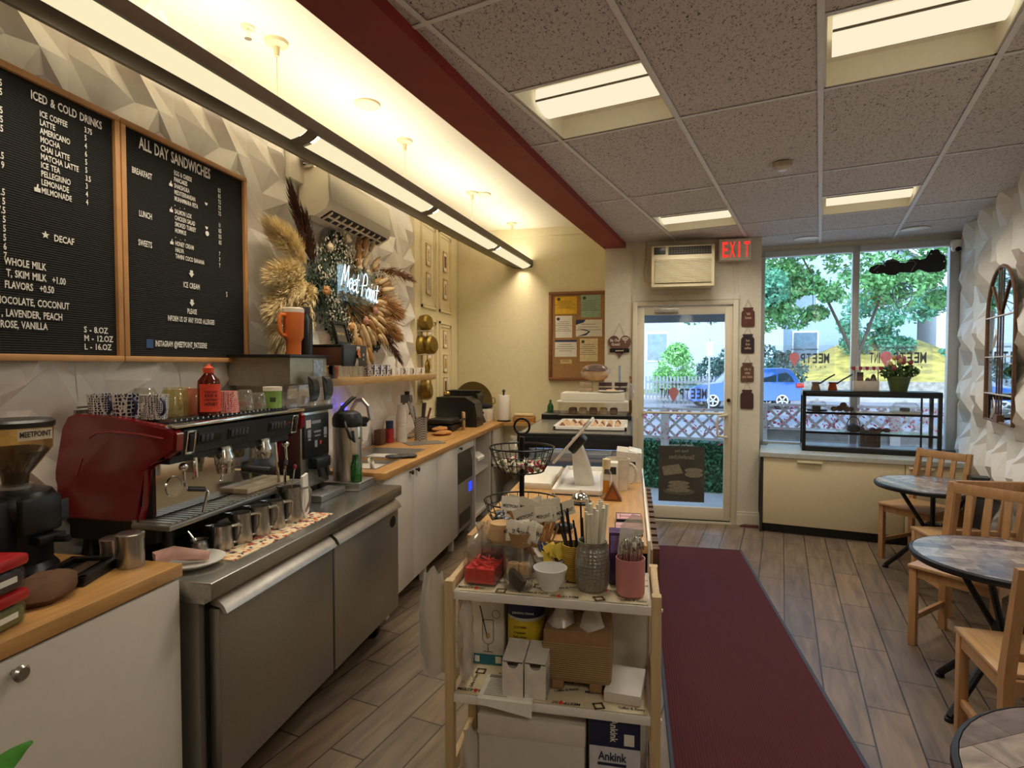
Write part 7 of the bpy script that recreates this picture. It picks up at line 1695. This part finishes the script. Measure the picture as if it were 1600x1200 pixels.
for k, x in enumerate((-.05, .045)):
    m = MB(); m.lathe([(.045, -.03), (.03, .0), (.012, .025), (.02, .045), (.028, .055)], x, -.03, .225, 10)
    for v in m.bm.verts: v.co += Vector((rnd(-.008, .008), rnd(-.008, .008), rnd(-.006, .006)))
    m.build('bag_neck', MATS['white_bag'], t, smooth=60)
for k, (x, lab) in enumerate(((-.352, 'white notched box beside the rope basket, the one nearer the yellow label tub'), (-.282, 'white notched box beside the rope basket, touching the other notched box'))):
    t = thing('napkin_box', lab, 'box', (x, 1.765, ZM), -3, 'white notched boxes')
    m = MB(); m.prism([(-.033, 0), (.033, 0), (.033, .105)] + [(.018 * math.cos(R(a)), .105 - .018 * math.sin(R(a))) for a in range(0, 181, 20)] + [(-.033, .105)], .045, .047, WY); m.box(-.033, .033, -.045, .045, 0, .078); m.box(-.033, -.031, -.045, .045, .0, .115); m.box(.031, .033, -.045, .045, 0, .115)
    m.prism([(-.045, .108), (-.045, .11), (.045, .138), (.045, .0), (.043, .0), (.043, .134)], -.033, .033, Matrix(((0, 0, 1, 0), (1, 0, 0, 0), (0, 1, 0, 0), (0, 0, 0, 1)))); m.build('box', mat('napkin_white', '#dfd8ca', .5), t, smooth=0)
m = MB(); m.box(-.055, .055, -.085, .085, 0, .03, .001)
simple('napkin_stack', 'stack of white napkins at the end of the middle shelf', 'napkins', m, rib_mat('napkin_edge', '#d0c8b8', '#efe9dd', 90, 'Z', .9), (-.015, 1.83, ZM), -6)
t = thing('menu_sheet', 'white printed sheet hanging over the front of the middle shelf', 'paper', (-.36, 1.73, ZM + .0005))
m = MB(); m.raw([(-.10, .10, .0), (.07, .10, .0), (.07, -.03, .0), (-.10, -.03, .0), (.07, -.036, -.004), (-.10, -.036, -.004), (.07, -.04, -.045), (-.10, -.038, -.02)], [(0, 1, 2, 3), (3, 2, 4, 5), (5, 4, 6, 7)]); m.build('sheet', paper, t, smooth=0)
m = MB()
for k in range(11): m.box(-.085, -.02 + .01 * (k % 3), .07 - k * .009, .073 - k * .009, .0004, .0008)
m.box(-.09, -.03, .08, .098, .0004, .0008); m.build('print', mat('print_grey2', '#8a857a', .7), t, smooth=0)
# bottom shelf
t = thing('white_carton', 'large white carton on the bottom shelf of the cart', 'carton', (-.30, 1.85, .1405))
m = MB(); m.box(-.165, .165, -.12, .12, 0, .235, .003); m.build('carton', mat('carton_grey', '#d2cabb', .6, var=.03), t); m = MB(); m.box(-.168, .168, -.124, .124, .225, .29, .003); m.build('lid', mat('carton_lid', '#dcd4c4', .6, var=.03), t)
t = thing('printer_carton', 'white carton with a navy lid flap on the bottom shelf', 'carton', (-.045, 1.82, .1405))
m = MB(); m.box(-.075, .075, -.09, .09, 0, .235, .002); m.build('carton', mat('carton_blue_white', '#cdcbd0', .5), t)
m = MB(); m.box(-.0755, .0755, -.0905, .0905, .235, .325, .001); m.build('lid', mat('lid_navy', '#20284a', .5), t)
m = MB(); M = T3(0, -.0908, 0) @ WY; m.text('Ankink', -.048, .195, .036, M, 'LEFT', .8); m.box(-.05, .035, .178, .187, 0, .0004, M=M); m.text('Ankink', 0, -.055, .02, M, 'LEFT', .8); m.build('lettering', mat('ankink_navy', '#242a48', .5), t, smooth=0, fix=False)
m = MB(); M2 = T3(0, -.0912, 0) @ WY; m.box(.028, .058, .245, .28, 0, .0004, M=M2); m.text('Ankink', 0, 0, .03, M2 @ T3(-.012, .322, 0) @ RZ(-90), 'LEFT', .8); m.build('white_print', paper, t, smooth=0, fix=False)
# bags hung on the cart
def hungbag(label, x, y, z0, z1, w, d, seed):
    rg = random.Random(seed); m = MB(); nx, nz = 8, 9; vs = []; fs = []
    for s_ in (0, 1):
        for j in range(nz + 1):
            f = j / nz
            for i in range(nx + 1):
                u = i / nx; ww = w * (.55 + .45 * min(1, (1 - f) * 2.5 + .1)); bul = d * math.sin(math.pi * u) * (.25 + .75 * math.sin(math.pi * min(1, (1 - f) * 1.1)))
                vs.append((x - ww * (u - .5) + rg.uniform(-.004, .004) - (.03 * f if False else 0), y + (bul if s_ else -bul) + rg.uniform(-.006, .006), z0 + (z1 - z0) * f + .012 * math.sin(u * 9 + f * 3)))
    N = (nx + 1) * (nz + 1)
    for s_ in (0, 1):
        for j in range(nz):
            for i in range(nx): a = s_ * N + j * (nx + 1) + i; fs.append((a, a + 1, a + nx + 2, a + nx + 1))
    m.raw(vs, fs)
    return tag(m.build('plastic_bag', glass('milky_bag', '#f1ece2', .05, .3, .55), smooth=60), label, 'bag')
hungbag('milky plastic bag hanging outside the cart post', -.625, 1.76, .52, .86, .095, .03, 14)
hungbag('milky plastic bag hanging inside the cart below the top shelf', -.515, 1.745, .53, .80, .055, .018, 15)
hungbag('clear plastic bag slumped beside the large white carton', -.50, 1.76, .16, .36, .07, .03, 16)

# ================================================================ red runner
m = MB(); m.box(-.30, .36, -4.2, 1.28, 0, .007, .003); t = thing('runner_mat', 'dark red ribbed runner mat with a grey blue edge along the island', 'mat', (.51, 3.68, 0))
m.bm.free()
m = MB(); m.box(.165, .868, -.6, 4.985, .0005, .008); m.wb('carpet', rib_mat('runner_red', '#3f1318', '#5a1d22', 26, 'X', .95), t, 0)
m = MB(); m.box(.868, .885, -.6, 5.0, .0005, .009, .002); m.box(.15, .165, -.6, 5.0, .0005, .009, .002); m.box(.15, .885, 4.985, 5.0, .0005, .009, .002); m.wb('edge', mat('runner_edge', '#3d4452', .7), t)
m = MB(); m.prism([(0, 0), (.16, -.015), (.17, .03), (.05, .04)], 0, .02); simple('door_wedge', 'small brown wedge on the floor by the pilaster', 'door wedge', m, mat('wedge_brown', '#5f3326', .6), (1.0, 5.74, 0))

# ================================================================ cabinet in the shop window
CA = -12.0
Mc = T3(1.16, 5.62, 0) @ RZ(CA)
cabc = mat('window_cabinet_cream', '#dccba4', .4, var=.02)
t = thing('window_cabinet', 'long cream cabinet below the shop window', 'cabinet', (1.16, 5.62, 0), CA)
m = MB(); m.box(.012, 1.58, .022, .50, .09, .69); m.build('body', cabc, t)
m = MB(); m.box(.012, 1.58, .05, .48, 0, .09); m.build('plinth', black, t)
m = MB(); m.box(-.012, .010, -.0, .52, .0, .69); m.build('side_panel', dark, t)
for x0, x1, h0 in ((.015, 1.10, .29), (1.106, 1.58, 1.14)):
    m = MB(); m.box(x0, x1, 0, .02, .085, .688, .002); d = m.build('drawer_front', cabc, t)
    h = MB(); hx = .30 if x0 < 1 else 1.01
    h.box(.29, .49, -.022, 0, .655, .672, .002) if x0 < 1 else h.box(1.125, 1.30, -.022, 0, .655, .672, .002)
    h.build('handle', mat('handle_cream', '#e6d9b8', .4), d)
m = MB(); m.prism([(-.015, -.015), (1.60, -.015), (1.66, .43), (1.60, .70), (.06, .70), (.04, .52), (-.015, .52)], .692, .73); m.build('top', mat('cabinet_top_grey', '#b9b9ae', .35), t)
# glass display on it
DX = T3(1.545, 5.80, .731)
t = thing('window_display', 'black framed glass display case on the window cabinet', 'display case', (1.545, 5.80, .731), CA)
w_, d_, h_ = 1.07, .32, .545
m = MB()
for x in (0, w_ - .03):
    for y in (0, d_ - .03): m.box(x, x + .03, y, y + .03, 0, h_)
for y in (0, d_ - .03): m.box(0, w_, y, y + .03, h_ - .04, h_, .003); m.box(0, w_, y, y + .03, 0, .045, .003)
for x in (0, w_ - .03): m.box(x, x + .03, 0, d_, h_ - .04, h_, .003); m.box(x, x + .03, 0, d_, 0, .045, .003)
m.build('frame', black, t)
m = MB(); m.box(0, w_, 0, d_, h_, h_ + .012, .003); m.build('top', mat('display_top', '#1b1b1d', .3), t)
m = MB(); m.box(.03, w_ - .03, .03, d_ - .03, .03, .05); m.build('floor', mat('display_floor', '#8f97ad', .3), t)
for z in (.355, .175):
    m = MB(); m.box(.02, w_ - .02, .02, d_ - .03, z, z + .006); gs = m.build('glass_shelf', clear, t)
    m = MB(); m.box(.02, w_ - .02, .008, .022, z - .012, z + .008); m.build('shelf_edge', black, gs)
m = MB(); m.box(.03, w_ - .03, .008, .012, .045, h_ - .04); m.box(.475, .485, .003, .014, .045, h_ - .04); m.build('glass', clear, t)
m = MB(); m.box(w_ - .10, w_ - .085, d_ - .04, d_ - .03, .05, .5); m.build('rear_stile', black, t)
def ond(x, y, z): 
    v = T3(1.545, 5.80, .731) @ RZ(CA) @ Vector((x, y, z)); return (v.x, v.y, v.z)
zt = h_ + .0125
def cezve(label, x, mt_):
    t = thing('coffee_pot', label, 'coffee pot', ond(x, .15, zt), 0, 'long handled coffee pots')
    m = MB(); m.lathe([(0, 0), (.04, 0), (.042, .012), (.03, .055), (.036, .075), (.033, .075), (.026, .055), (.036, .014), (0, .006)]); m.build('pot', mt_, t)
    m = MB(); m.tube([(.03, -.01, .06), (.085, -.03, .105), (.15, -.05, .15)], .007, 8); m.build('handle', blackm, t)
cezve('pale brass long handled coffee pot on the window display', .115, mat('pot_brass', '#8d7a5c', .35, .8)); cezve('copper long handled coffee pot on the window display', .255, mat('pot_copper', '#a5512c', .3, .85))
t = thing('toy_stand', 'small toy market stand with a striped awning on the window display', 'toy', ond(.52, .15, zt), CA)
m = MB(); m.box(-.10, .10, -.05, .05, 0, .09, .003); m.build('counter', mat('toy_grey', '#b8ad9d', .6), t)
m = MB(); m.box(-.095, -.087, -.04, -.032, .09, .20); m.box(.087, .095, -.04, -.032, .09, .20); m.build('posts', mat('toy_post', '#8a7f74', .6), t)
m = MB()
for k in range(9): m.m(k % 2).box(-.117 + .026 * k, -.091 + .026 * k, -.075, .05, .20, .222, .002); m.lathe([(0, 0), (.013, .0), (.013, .004), (0, .004)], M=T3(-.104 + .026 * k, -.073, .20) @ RX(90))
m.build('awning', [mat('toy_red', '#8e2c35', .6), mat('toy_cream', '#cfc2b2', .6)], t)
m = MB(); m.box(-.07, -.02, -.02, .02, .09, .17, .004); m.ball(.015, 0, .10, .02); m.lathe([(0, .09), (.03, .09), (.024, .11), (.02, .12), (.016, .14), (.006, .15), (0, .155)], .06, 0); m.build('toy_goods', mat('toy_brown', '#6b5145', .6, var=.3), t)
t = thing('flower_pot', 'green pot of mixed tulips on the window display', 'flower pot', ond(.775, .15, zt))
m = MB(); m.lathe([(0, 0), (.065, 0), (.09, .115), (.096, .115), (.096, .13), (.085, .13), (.06, .01), (0, .01)]); m.lathe([(0, .12), (.085, .12)]); m.build('pot', mat('pot_olive', '#4f5a2e', .5), t)
rg = random.Random(101); stm = MB()
v, f = leaves(420, .022, blobs([(0, 0, .17, .10), (-.07, 0, .17, .08), (.08, 0, .18, .08)], .7), 102); mesh_np('foliage', v, f, mat('tulip_leaf', '#4f6a32', .6, var=.4, scale=20), t)
tc_ = [mat('tulip_peach', '#c9a06a', .6), mat('tulip_red', '#8e3a3e', .6), mat('tulip_cream', '#d9cfae', .6), mat('tulip_pink', '#a9616a', .6)]
for k in range(17):
    a = rg.uniform(0, 6.28); rr = rg.uniform(.02, .15); x, y, z = rr * math.cos(a), rr * math.sin(a) * .7, .29 - rr * .75 + rg.uniform(-.02, .02)
    stm.tube([(x * .3, y * .3, .12), (x, y, z)], .0025, 5)
    b = MB(); b.lathe([(0, 0), (.014, .006), (.02, .022), (.013, .045), (.004, .05), (0, .048)], 0, 0, 0, 9, T3(x, y, z) @ Vector((0, 0, 1)).rotation_difference(Vector((x, y, .16))).to_matrix().to_4x4()); b.build('tulip', tc_[k % 4], t, smooth=60)
stm.build('stems', mat('tulip_stem', '#5f7a3a', .6), t)
for x, z, mw, lab in ((.10, .361, 1.0, 'dark cake tray under a clear dome on the upper shelf of the window display'), (.80, .361, 1.3, 'pale flat cake under a clear dome on the upper shelf of the window display')):
    t = thing('cake_dome', lab, 'cake', ond(x + .03, .15, z), CA)
    m = MB(); m.lathe([(0, 0), (.085 * mw, 0), (.09 * mw, .018), (0, .018)]); m.build('tray', black if mw == 1 else white, t)
    m = MB(); m.lathe([(.08 * mw, .018), (.08 * mw, .07), (.06 * mw, .095), (.015, .10), (.012, .115), (0, .118)]); m.build('dome', acrylic, t)
    m = MB(); m.box(-.04, .03, -.03, .03, .018, .05, .006); m.build('cake', mat('cake_dark', '#3b2a30', .7, var=.4, scale=40), t)
rl = mat('roll_brown', '#6d4a34', .7, var=.3, scale=30)
for k, (x, z, r) in enumerate(((.27, .361, .03), (.32, .361, .034), (.37, .361, .032), (.41, .361, .028), (.345, .40, .03))):
    m = MB(); m.ball(0, 0, r * .8, r, r, r * .8); simple('bread_roll', 'brown roll heaped on the upper shelf of the window display', 'bread roll', m, rl, ond(x, .14 + .03 * (k % 2), z + .001), 0, 'rolls on the upper display shelf')
for k, x in enumerate((.49, .58, .635, .69)):
    m = MB(); m.ball(0, 0, .022, .03, .03, .022); simple('bread_roll', 'dark roll on the lower shelf of the window display', 'bread roll', m, mat('roll_dark', '#4a3434', .7, var=.3, scale=30), ond(x, .14, .182), 0, 'rolls on the lower display shelf')
t = thing('tea_kettle', 'black iron kettle with hoop handle on the lower shelf of the window display', 'kettle', ond(.43, .15, .182))
m = MB(); m.lathe([(0, 0), (.045, 0), (.06, .02), (.055, .05), (.025, .065), (.01, .075), (0, .078)]); m.tube([(.05, 0, .03), (.075, 0, .05), (.085, 0, .06)], .008); m.build('body', mat('iron', '#1a1718', .6), t)
m = MB(); m.tube([(.055 * math.cos(R(k)), 0, .05 + .085 * math.sin(R(k))) for k in range(0, 181, 15)], .004, 6); m.build('handle', MATS['iron'], t)
m = MB(); m.box(-.08, .08, -.06, .06, 0, .15, .004); simple('storage_tin', 'dark brown box on the floor of the window display', 'box', m, mat('tin_brown', '#3c2c26', .5), ond(.56, .17, .052), CA)
m = MB(); m.box(-.16, .12, -.05, .05, 0, .008, .002); simple('paper_tray', 'long pale card on the upper shelf of the window display', 'card', m, paper, ond(.68, .12, .362) if False else ond(.60, .10, .362), CA)

# ---------------------------------------------------------------- signs hanging in the window
def onwin(x, z, out=.03):
    v = T3(WW0[0], WW0[1], 0) @ RZ(WWA) @ Vector((x, -out, z)); return (v.x, v.y, v.z)
t = thing('neon_sign', 'black cloud shaped back of a neon sign hung at the top of the window', 'sign', onwin(1.32, 2.42), WWA)
pts = [(-.30, .0), (-.285, .035), (-.23, .055), (-.18, .05), (-.16, .085), (-.11, .10), (-.07, .085), (-.05, .06), (.0, .055), (.03, .085), (.09, .085), (.11, .075), (.15, .085), (.175, .13), (.19, .16), (.25, .16), (.265, .12), (.30, .10), (.31, .04), (.305, -.02), (.26, -.045), (.17, -.045), (.10, -.01), (.06, -.04), (.0, -.035), (-.05, -.03), (-.08, -.055), (-.14, -.05), (-.17, -.03), (-.22, -.035), (-.27, -.03)]
m = MB(); m.prism(pts, 0, .012, WY); m.build('backing', black, t, smooth=0)
m = MB(); m.tube([(-.26, -.015, .0), (-.2, -.02, .055), (-.12, -.02, .085), (0, -.018, .062), (.06, -.02, .068), (.075, -.022, .045), (.04, -.018, -.03)], .003, 6); m.build('wire', mat('wire_grey', '#8f8b88', .5), t)
m = MB()
for x, z in ((-.23, -.02), (-.17, .04), (.19, .12), (.29, .045)): m.lathe([(0, 0), (.006, 0), (.006, .012), (0, .012)], M=T3(x, -.012, z) @ RX(90))
m.tube([(-.11, 0, .10), (-.10, 0, .19)], .0015, 5); m.tube([(.22, 0, .16), (.22, 0, .20)], .0015, 5); m.build('fixings', chrome, t)
def neon_outline(label, loc, strokes, mts):
    t = thing('neon_outline', label, 'sign', loc, WWA)
    for nm, pts, k, cl in strokes:
        m = MB(); m.tube([(a, 0, b) for a, b in pts], .004, 6, cl); m.build(nm, mts[k], t)
tubes = [mat('tube_blue', '#5f7fb0', .3), mat('tube_purple', '#7a5fc0', .3), mat('tube_brown', '#6d5f58', .4), mat('tube_yellow', '#c0a63a', .4), mat('tube_grey', '#7d8a99', .3)]
arc = lambda cx, cz, r, a0, a1, n=12: [(cx + r * math.cos(R(a0 + (a1 - a0) * k / n)), cz + r * math.sin(R(a0 + (a1 - a0) * k / n))) for k in range(n + 1)]
neon_outline('unlit ice cream cone neon outline hanging in the window', onwin(1.30, 2.16), [('scoop', arc(0, .05, .08, 210, -30), 0, False), ('swirl', arc(.03, .06, .035, 0, 330), 0, False), ('drip', [(-.08, 0), (-.05, -.0), (-.045, -.05), (-.025, -.05), (-.02, -.01), (.01, -.005), (.02, -.025), (.04, -.02), (.05, 0), (.08, .0)], 1, False), ('cone', [(-.08, -.005), (0, -.17), (.075, -.005)], 2, False), ('waffle', [(-.03, -.11), (.05, -.06)], 2, False)], tubes)
neon_outline('unlit yellow croissant neon outline hanging in the window', onwin(1.08, 2.10), [('croissant', arc(0, 0, .07, 200, -20) + arc(0, -.02, .035, -10, 190), 3, True), ('steam', [(.08, -.05), (.10, -.02), (.13, -.03), (.14, -.06), (.11, -.07)], 2, False), ('stem', [(.02, .06), (.05, .10), (.06, .07)], 4, False)], tubes)
neon_outline('unlit tall cup neon outline hanging in the window over the car', onwin(.45, 2.22), [('cup', [(-.10, .20), (.10, .20), (.105, -.16), (-.095, -.16)], 4, True), ('saucer', arc(0, -.16, .12, 200, 340), 2, False), ('letters', [(-.03, .16), (.03, .14), (-.03, .10), (.03, .07), (-.03, .03), (.03, .0), (-.02, -.05)], 3, False)], tubes)
t = thing('security_camera', 'white dome security camera at the top corner of the window', 'camera', onwin(1.705, 2.60, .04))
m = MB(); m.lathe([(0, .05), (.05, .05), (.05, .02), (.04, .0), (0, .0)]); m.lathe([(0, 0), (.04, 0), (.042, -.03), (.03, -.05), (0, -.05)]); m.build('housing', whitegloss, t)
m = MB(); m.ball(0, -.022, -.03, .028, .028, .024); m.build('lens_dome', black, t)

# ---------------------------------------------------------------- arched mirror on the dining wall
t = thing('arched_mirror', 'arched window style mirror with thin bars on the relief wall', 'mirror', (2.56, 4.72, 1.13), 0)
Mm = T3(*(lambda s_: (RW0[0] - rdir[0] * s_ - rdir[1] * .075, RW0[1] - rdir[1] * s_ + rdir[0] * .075, 0))(1.47)) @ RZ(RWA) @ Matrix(((-1, 0, 0, 0), (0, 0, 1, 0), (0, 1, 0, 0), (0, 0, 0, 1)))
mw_, z0, zs, zt2 = .33, 1.13, 1.86, 2.20
outl = [(-mw_, z0)] + [(-mw_ * math.cos(R(a)), zs + (zt2 - zs) * math.sin(R(a))) for a in range(0, 181, 12)] + [(mw_, z0)]
m = MB(); m.prism(outl, 0, .008, Mm); m.wb('mirror_glass', mat('mirror_silver', '#dfe4e6', .02, 1, var=.01), t, 0)
fb = mat('mirror_frame', '#6a4a30', .5, var=.2)
m = MB(); m.tube([(x, z, .010) for x, z in outl], .012, 8, True, Mm); m.wb('frame', fb, t)
m = MB()
m.tube([(-.035, z0, .014), (-.035, 2.19, .014)], .005, 6, M=Mm); m.tube([(.035, z0, .014), (.035, 2.19, .014)], .005, 6, M=Mm)
m.tube([(0, 1.86, .014), (-.20, 2.08, .014)], .006, 6, M=Mm); m.tube([(0, 1.86, .014), (.20, 2.08, .014)], .006, 6, M=Mm)
for x, s_ in ((0, 1.0),): m.box(-.05, .05, z0, z0 + .05, .008, .028, M=Mm)
m.wb('bars', fb, t)
m = MB()
for z in (1.32, 1.58, 1.86): m.box(-mw_, mw_, z - .004, z + .004, .008, .02, M=Mm)
m.wb('cross_bars', mat('bar_pale', '#cfc8bc', .5), t)

# ---------------------------------------------------------------- pine chairs and round tables
def make_chair(label, loc, rz):
    """slatted pine chair, front towards +y of its own axes"""
    t = thing('dining_chair', label, 'chair', loc, rz, 'pine dining chairs')
    w, d, sh, bh = .40, .40, .445, .845
    for sx in (-1, 1):
        m = MB(); x = sx * (w / 2 - .02); m.box(x - .018, x + .018, d / 2 - .038, d / 2, 0, sh - .018, .003); m.build('leg', pine, t)
        m = MB(); xa = sx * (w / 2 - .018)
        m.prism([(-d / 2, 0), (-d / 2 + .036, 0), (-d / 2 + .04, sh), (-d / 2 - .055, bh), (-d / 2 - .085, bh), (-d / 2 - .004, sh - .02)], xa - .017, xa + .017, Matrix(((0, 0, 1, 0), (1, 0, 0, 0), (0, 1, 0, 0), (0, 0, 0, 1)))); m.build('back_post', pine, t)
        m = MB(); m.box(x - .01, x + .01, -d / 2 + .03, d / 2 - .03, .135, .165, .002); m.build('stretcher', pine, t)
        m = MB(); m.box(x - .012, x + .012, -d / 2 + .03, d / 2 - .03, sh - .07, sh - .018); m.build('side_apron', pine, t)
    m = MB(); m.box(-w / 2 + .03, w / 2 - .03, d / 2 - .03, d / 2 - .01, sh - .07, sh - .018); m.build('front_apron', pine, t)
    m = MB(); m.box(-w / 2 + .03, w / 2 - .03, -d / 2 + .01, -d / 2 + .03, sh - .07, sh - .018); m.build('rear_apron', pine, t)
    m = MB(); m.box(-w / 2, w / 2, -d / 2 + .035, d / 2 + .012, sh - .018, sh, .004); m.build('seat', mat('pine_seat', '#bf9668', .4, var=.13, scale=7, stretch=(9, .9, 9)), t)
    ta = math.degrees(math.atan2(.075, bh - sh))
    Mb_ = T3(0, -d / 2 + .018, sh) @ RX(ta)
    m = MB(); m.box(-w / 2 + .03, w / 2 - .03, -.011, .011, .345, .405, .004, Mb_); m.build('top_rail', pine, t)
    m = MB(); m.box(-w / 2 + .03, w / 2 - .03, -.010, .010, .06, .092, .003, Mb_); m.build('lower_rail', pine, t)
    for k in range(3):
        x = -.088 + .088 * k; m = MB(); m.box(x - .017, x + .017, -.008, .008, .085, .35, .002, Mb_); m.build('back_slat', pine, t)
    return t
def fdir(dx, dy): return math.degrees(math.atan2(dy, dx)) - 90
chair = make_chair('pine chair at the table by the shop window, its back against the cream cabinet', (2.19, 5.00, 0), fdir(-.82, -.57))
dup(chair, (2.045, 4.125, 0), fdir(-.06, 1), 'pine chair pulled to the window table, its back to the middle table')
dup(chair, (1.76, 3.49, 0), fdir(-.725, -.69), 'pine chair facing the middle table, back to back with another chair')
dup(chair, (1.483, 2.454, 0), fdir(.115, .993), 'pine chair cut by the picture edge, between middle table and corner table')
slate = bpy.data.materials.new('slate_mosaic'); slate.use_nodes = True
n_ = slate.node_tree; b_ = n_.nodes['Principled BSDF']; L_ = n_.links.new
tc = n_.nodes.new('ShaderNodeTexCoord'); mp = n_.nodes.new('ShaderNodeMapping'); mp.inputs['Rotation'].default_value = (0, 0, R(32)); br = n_.nodes.new('ShaderNodeTexBrick'); br.offset = .37
for k, v in (('Scale', 1), ('Brick Width', .17), ('Row Height', .07), ('Mortar Size', .001), ('Bias', 0)): br.inputs[k].default_value = v
br.inputs['Color1'].default_value = lin('#b9aea6'); br.inputs['Color2'].default_value = lin('#6a6064'); br.inputs['Mortar'].default_value = lin('#55494a')
nz = n_.nodes.new('ShaderNodeTexNoise'); nz.inputs['Scale'].default_value = 9; nz.inputs['Detail'].default_value = 8; nz.inputs['Distortion'].default_value = 1.8
rp = n_.nodes.new('ShaderNodeValToRGB'); rp.color_ramp.elements[0].position = .3; rp.color_ramp.elements[0].color = (.45, .43, .46, 1); rp.color_ramp.elements[1].position = .68; rp.color_ramp.elements[1].color = (1.35, 1.25, 1.12, 1)
mx = n_.nodes.new('ShaderNodeMix'); mx.data_type = 'RGBA'; mx.blend_type = 'MULTIPLY'; mx.inputs[0].default_value = .9
L_(tc.outputs['Object'], mp.inputs[0]); L_(mp.outputs[0], br.inputs['Vector']); L_(mp.outputs[0], nz.inputs['Vector']); L_(nz.outputs[0], rp.inputs[0]); L_(br.outputs['Color'], mx.inputs[6]); L_(rp.outputs[0], mx.inputs[7]); L_(mx.outputs[2], b_.inputs['Base Color'])
b_.inputs['Roughness'].default_value = .2; b_.inputs['Specular IOR Level'].default_value = .9
def make_table(label, loc, rz, r):
    t = thing('round_table', label, 'table', loc, rz, 'round bistro tables')
    H = .68
    m = MB(); m.lathe([(0, H - .012), (r - .01, H - .012), (r - .004, H), (0, H)], seg=48); m.build('table_top', slate, t)
    m = MB(); m.lathe([(r - .03, H - .03), (r + .004, H - .03), (r + .010, H - .018), (r + .008, H - .006), (r - .002, H + .001), (r - .006, H - .006), (r - .03, H - .014)], seg=48); m.build('rim', blackm, t)
    m = MB(); m.lathe([(0, .27), (.045, .27), (.05, .30), (.05, .37), (.045, .40), (0, .40)], seg=8); m.build('hub', blackm, t)
    for k in range(4):
        a = R(90 * k); c, s_ = math.cos(a), math.sin(a)
        m = MB(); m.tube([(.03 * c, .03 * s_, .33), (.20 * c, .20 * s_, .13), (.30 * c, .30 * s_, .018)], .016, 8); m.lathe([(0, 0), (.02, 0), (.02, .015), (0, .022)], .30 * c, .30 * s_, 0, 10); m.build('leg', blackm, t)
        m = MB(); a = R(90 * k + 20); c, s_ = math.cos(a), math.sin(a); m.tube([(.03 * c, .03 * s_, .34), (.22 * c, .22 * s_, H - .02)], .014, 8); m.build('strut', blackm, t)
    return t
tb_ = make_table('round slate topped table by the shop window', (2.09, 4.60, 0), 135, .35)
dup(tb_, (1.61, 2.89, 0), 25, 'round slate topped table in the middle of the dining row')
ct_ = dup(tb_, (1.068, 1.245, 0), 60, 'round slate topped table in the corner of the picture, cut off by the frame')
ct_.scale = (1.16, 1.16, 1)
t = thing('menu_stand', 'dark framed menu card standing on the corner table', 'menu', (1.24, 1.33, .6815), -60)
m = MB(); m.box(-.06, .06, -.006, .006, 0, .13, .002, RX(-12)); m.build('frame', mat('menu_frame', '#d6d1c6', .4), t); m = MB(); m.box(-.052, .052, -.0075, -.006, .008, .122, M=RX(-12)); m.build('card', dark, t)
t = thing('waste_bin', 'slim grey bin with black swing lid by the relief wall', 'bin', (2.545, 4.86, 0), RWA)
m = MB(); m.box(-.10, .10, -.02, .09, 0, .61, .02); m.build('body', mat('bin_grey', '#5c5a58', .5), t)
m = MB(); m.prism([(-.105, .61), (.105, .61), (.105, .65), (.06, .70), (-.06, .70), (-.105, .65)], -.095, .025, Matrix(((1, 0, 0, 0), (0, 0, -1, 0), (0, 1, 0, 0), (0, 0, 0, 1)))); m.build('lid', black, t)
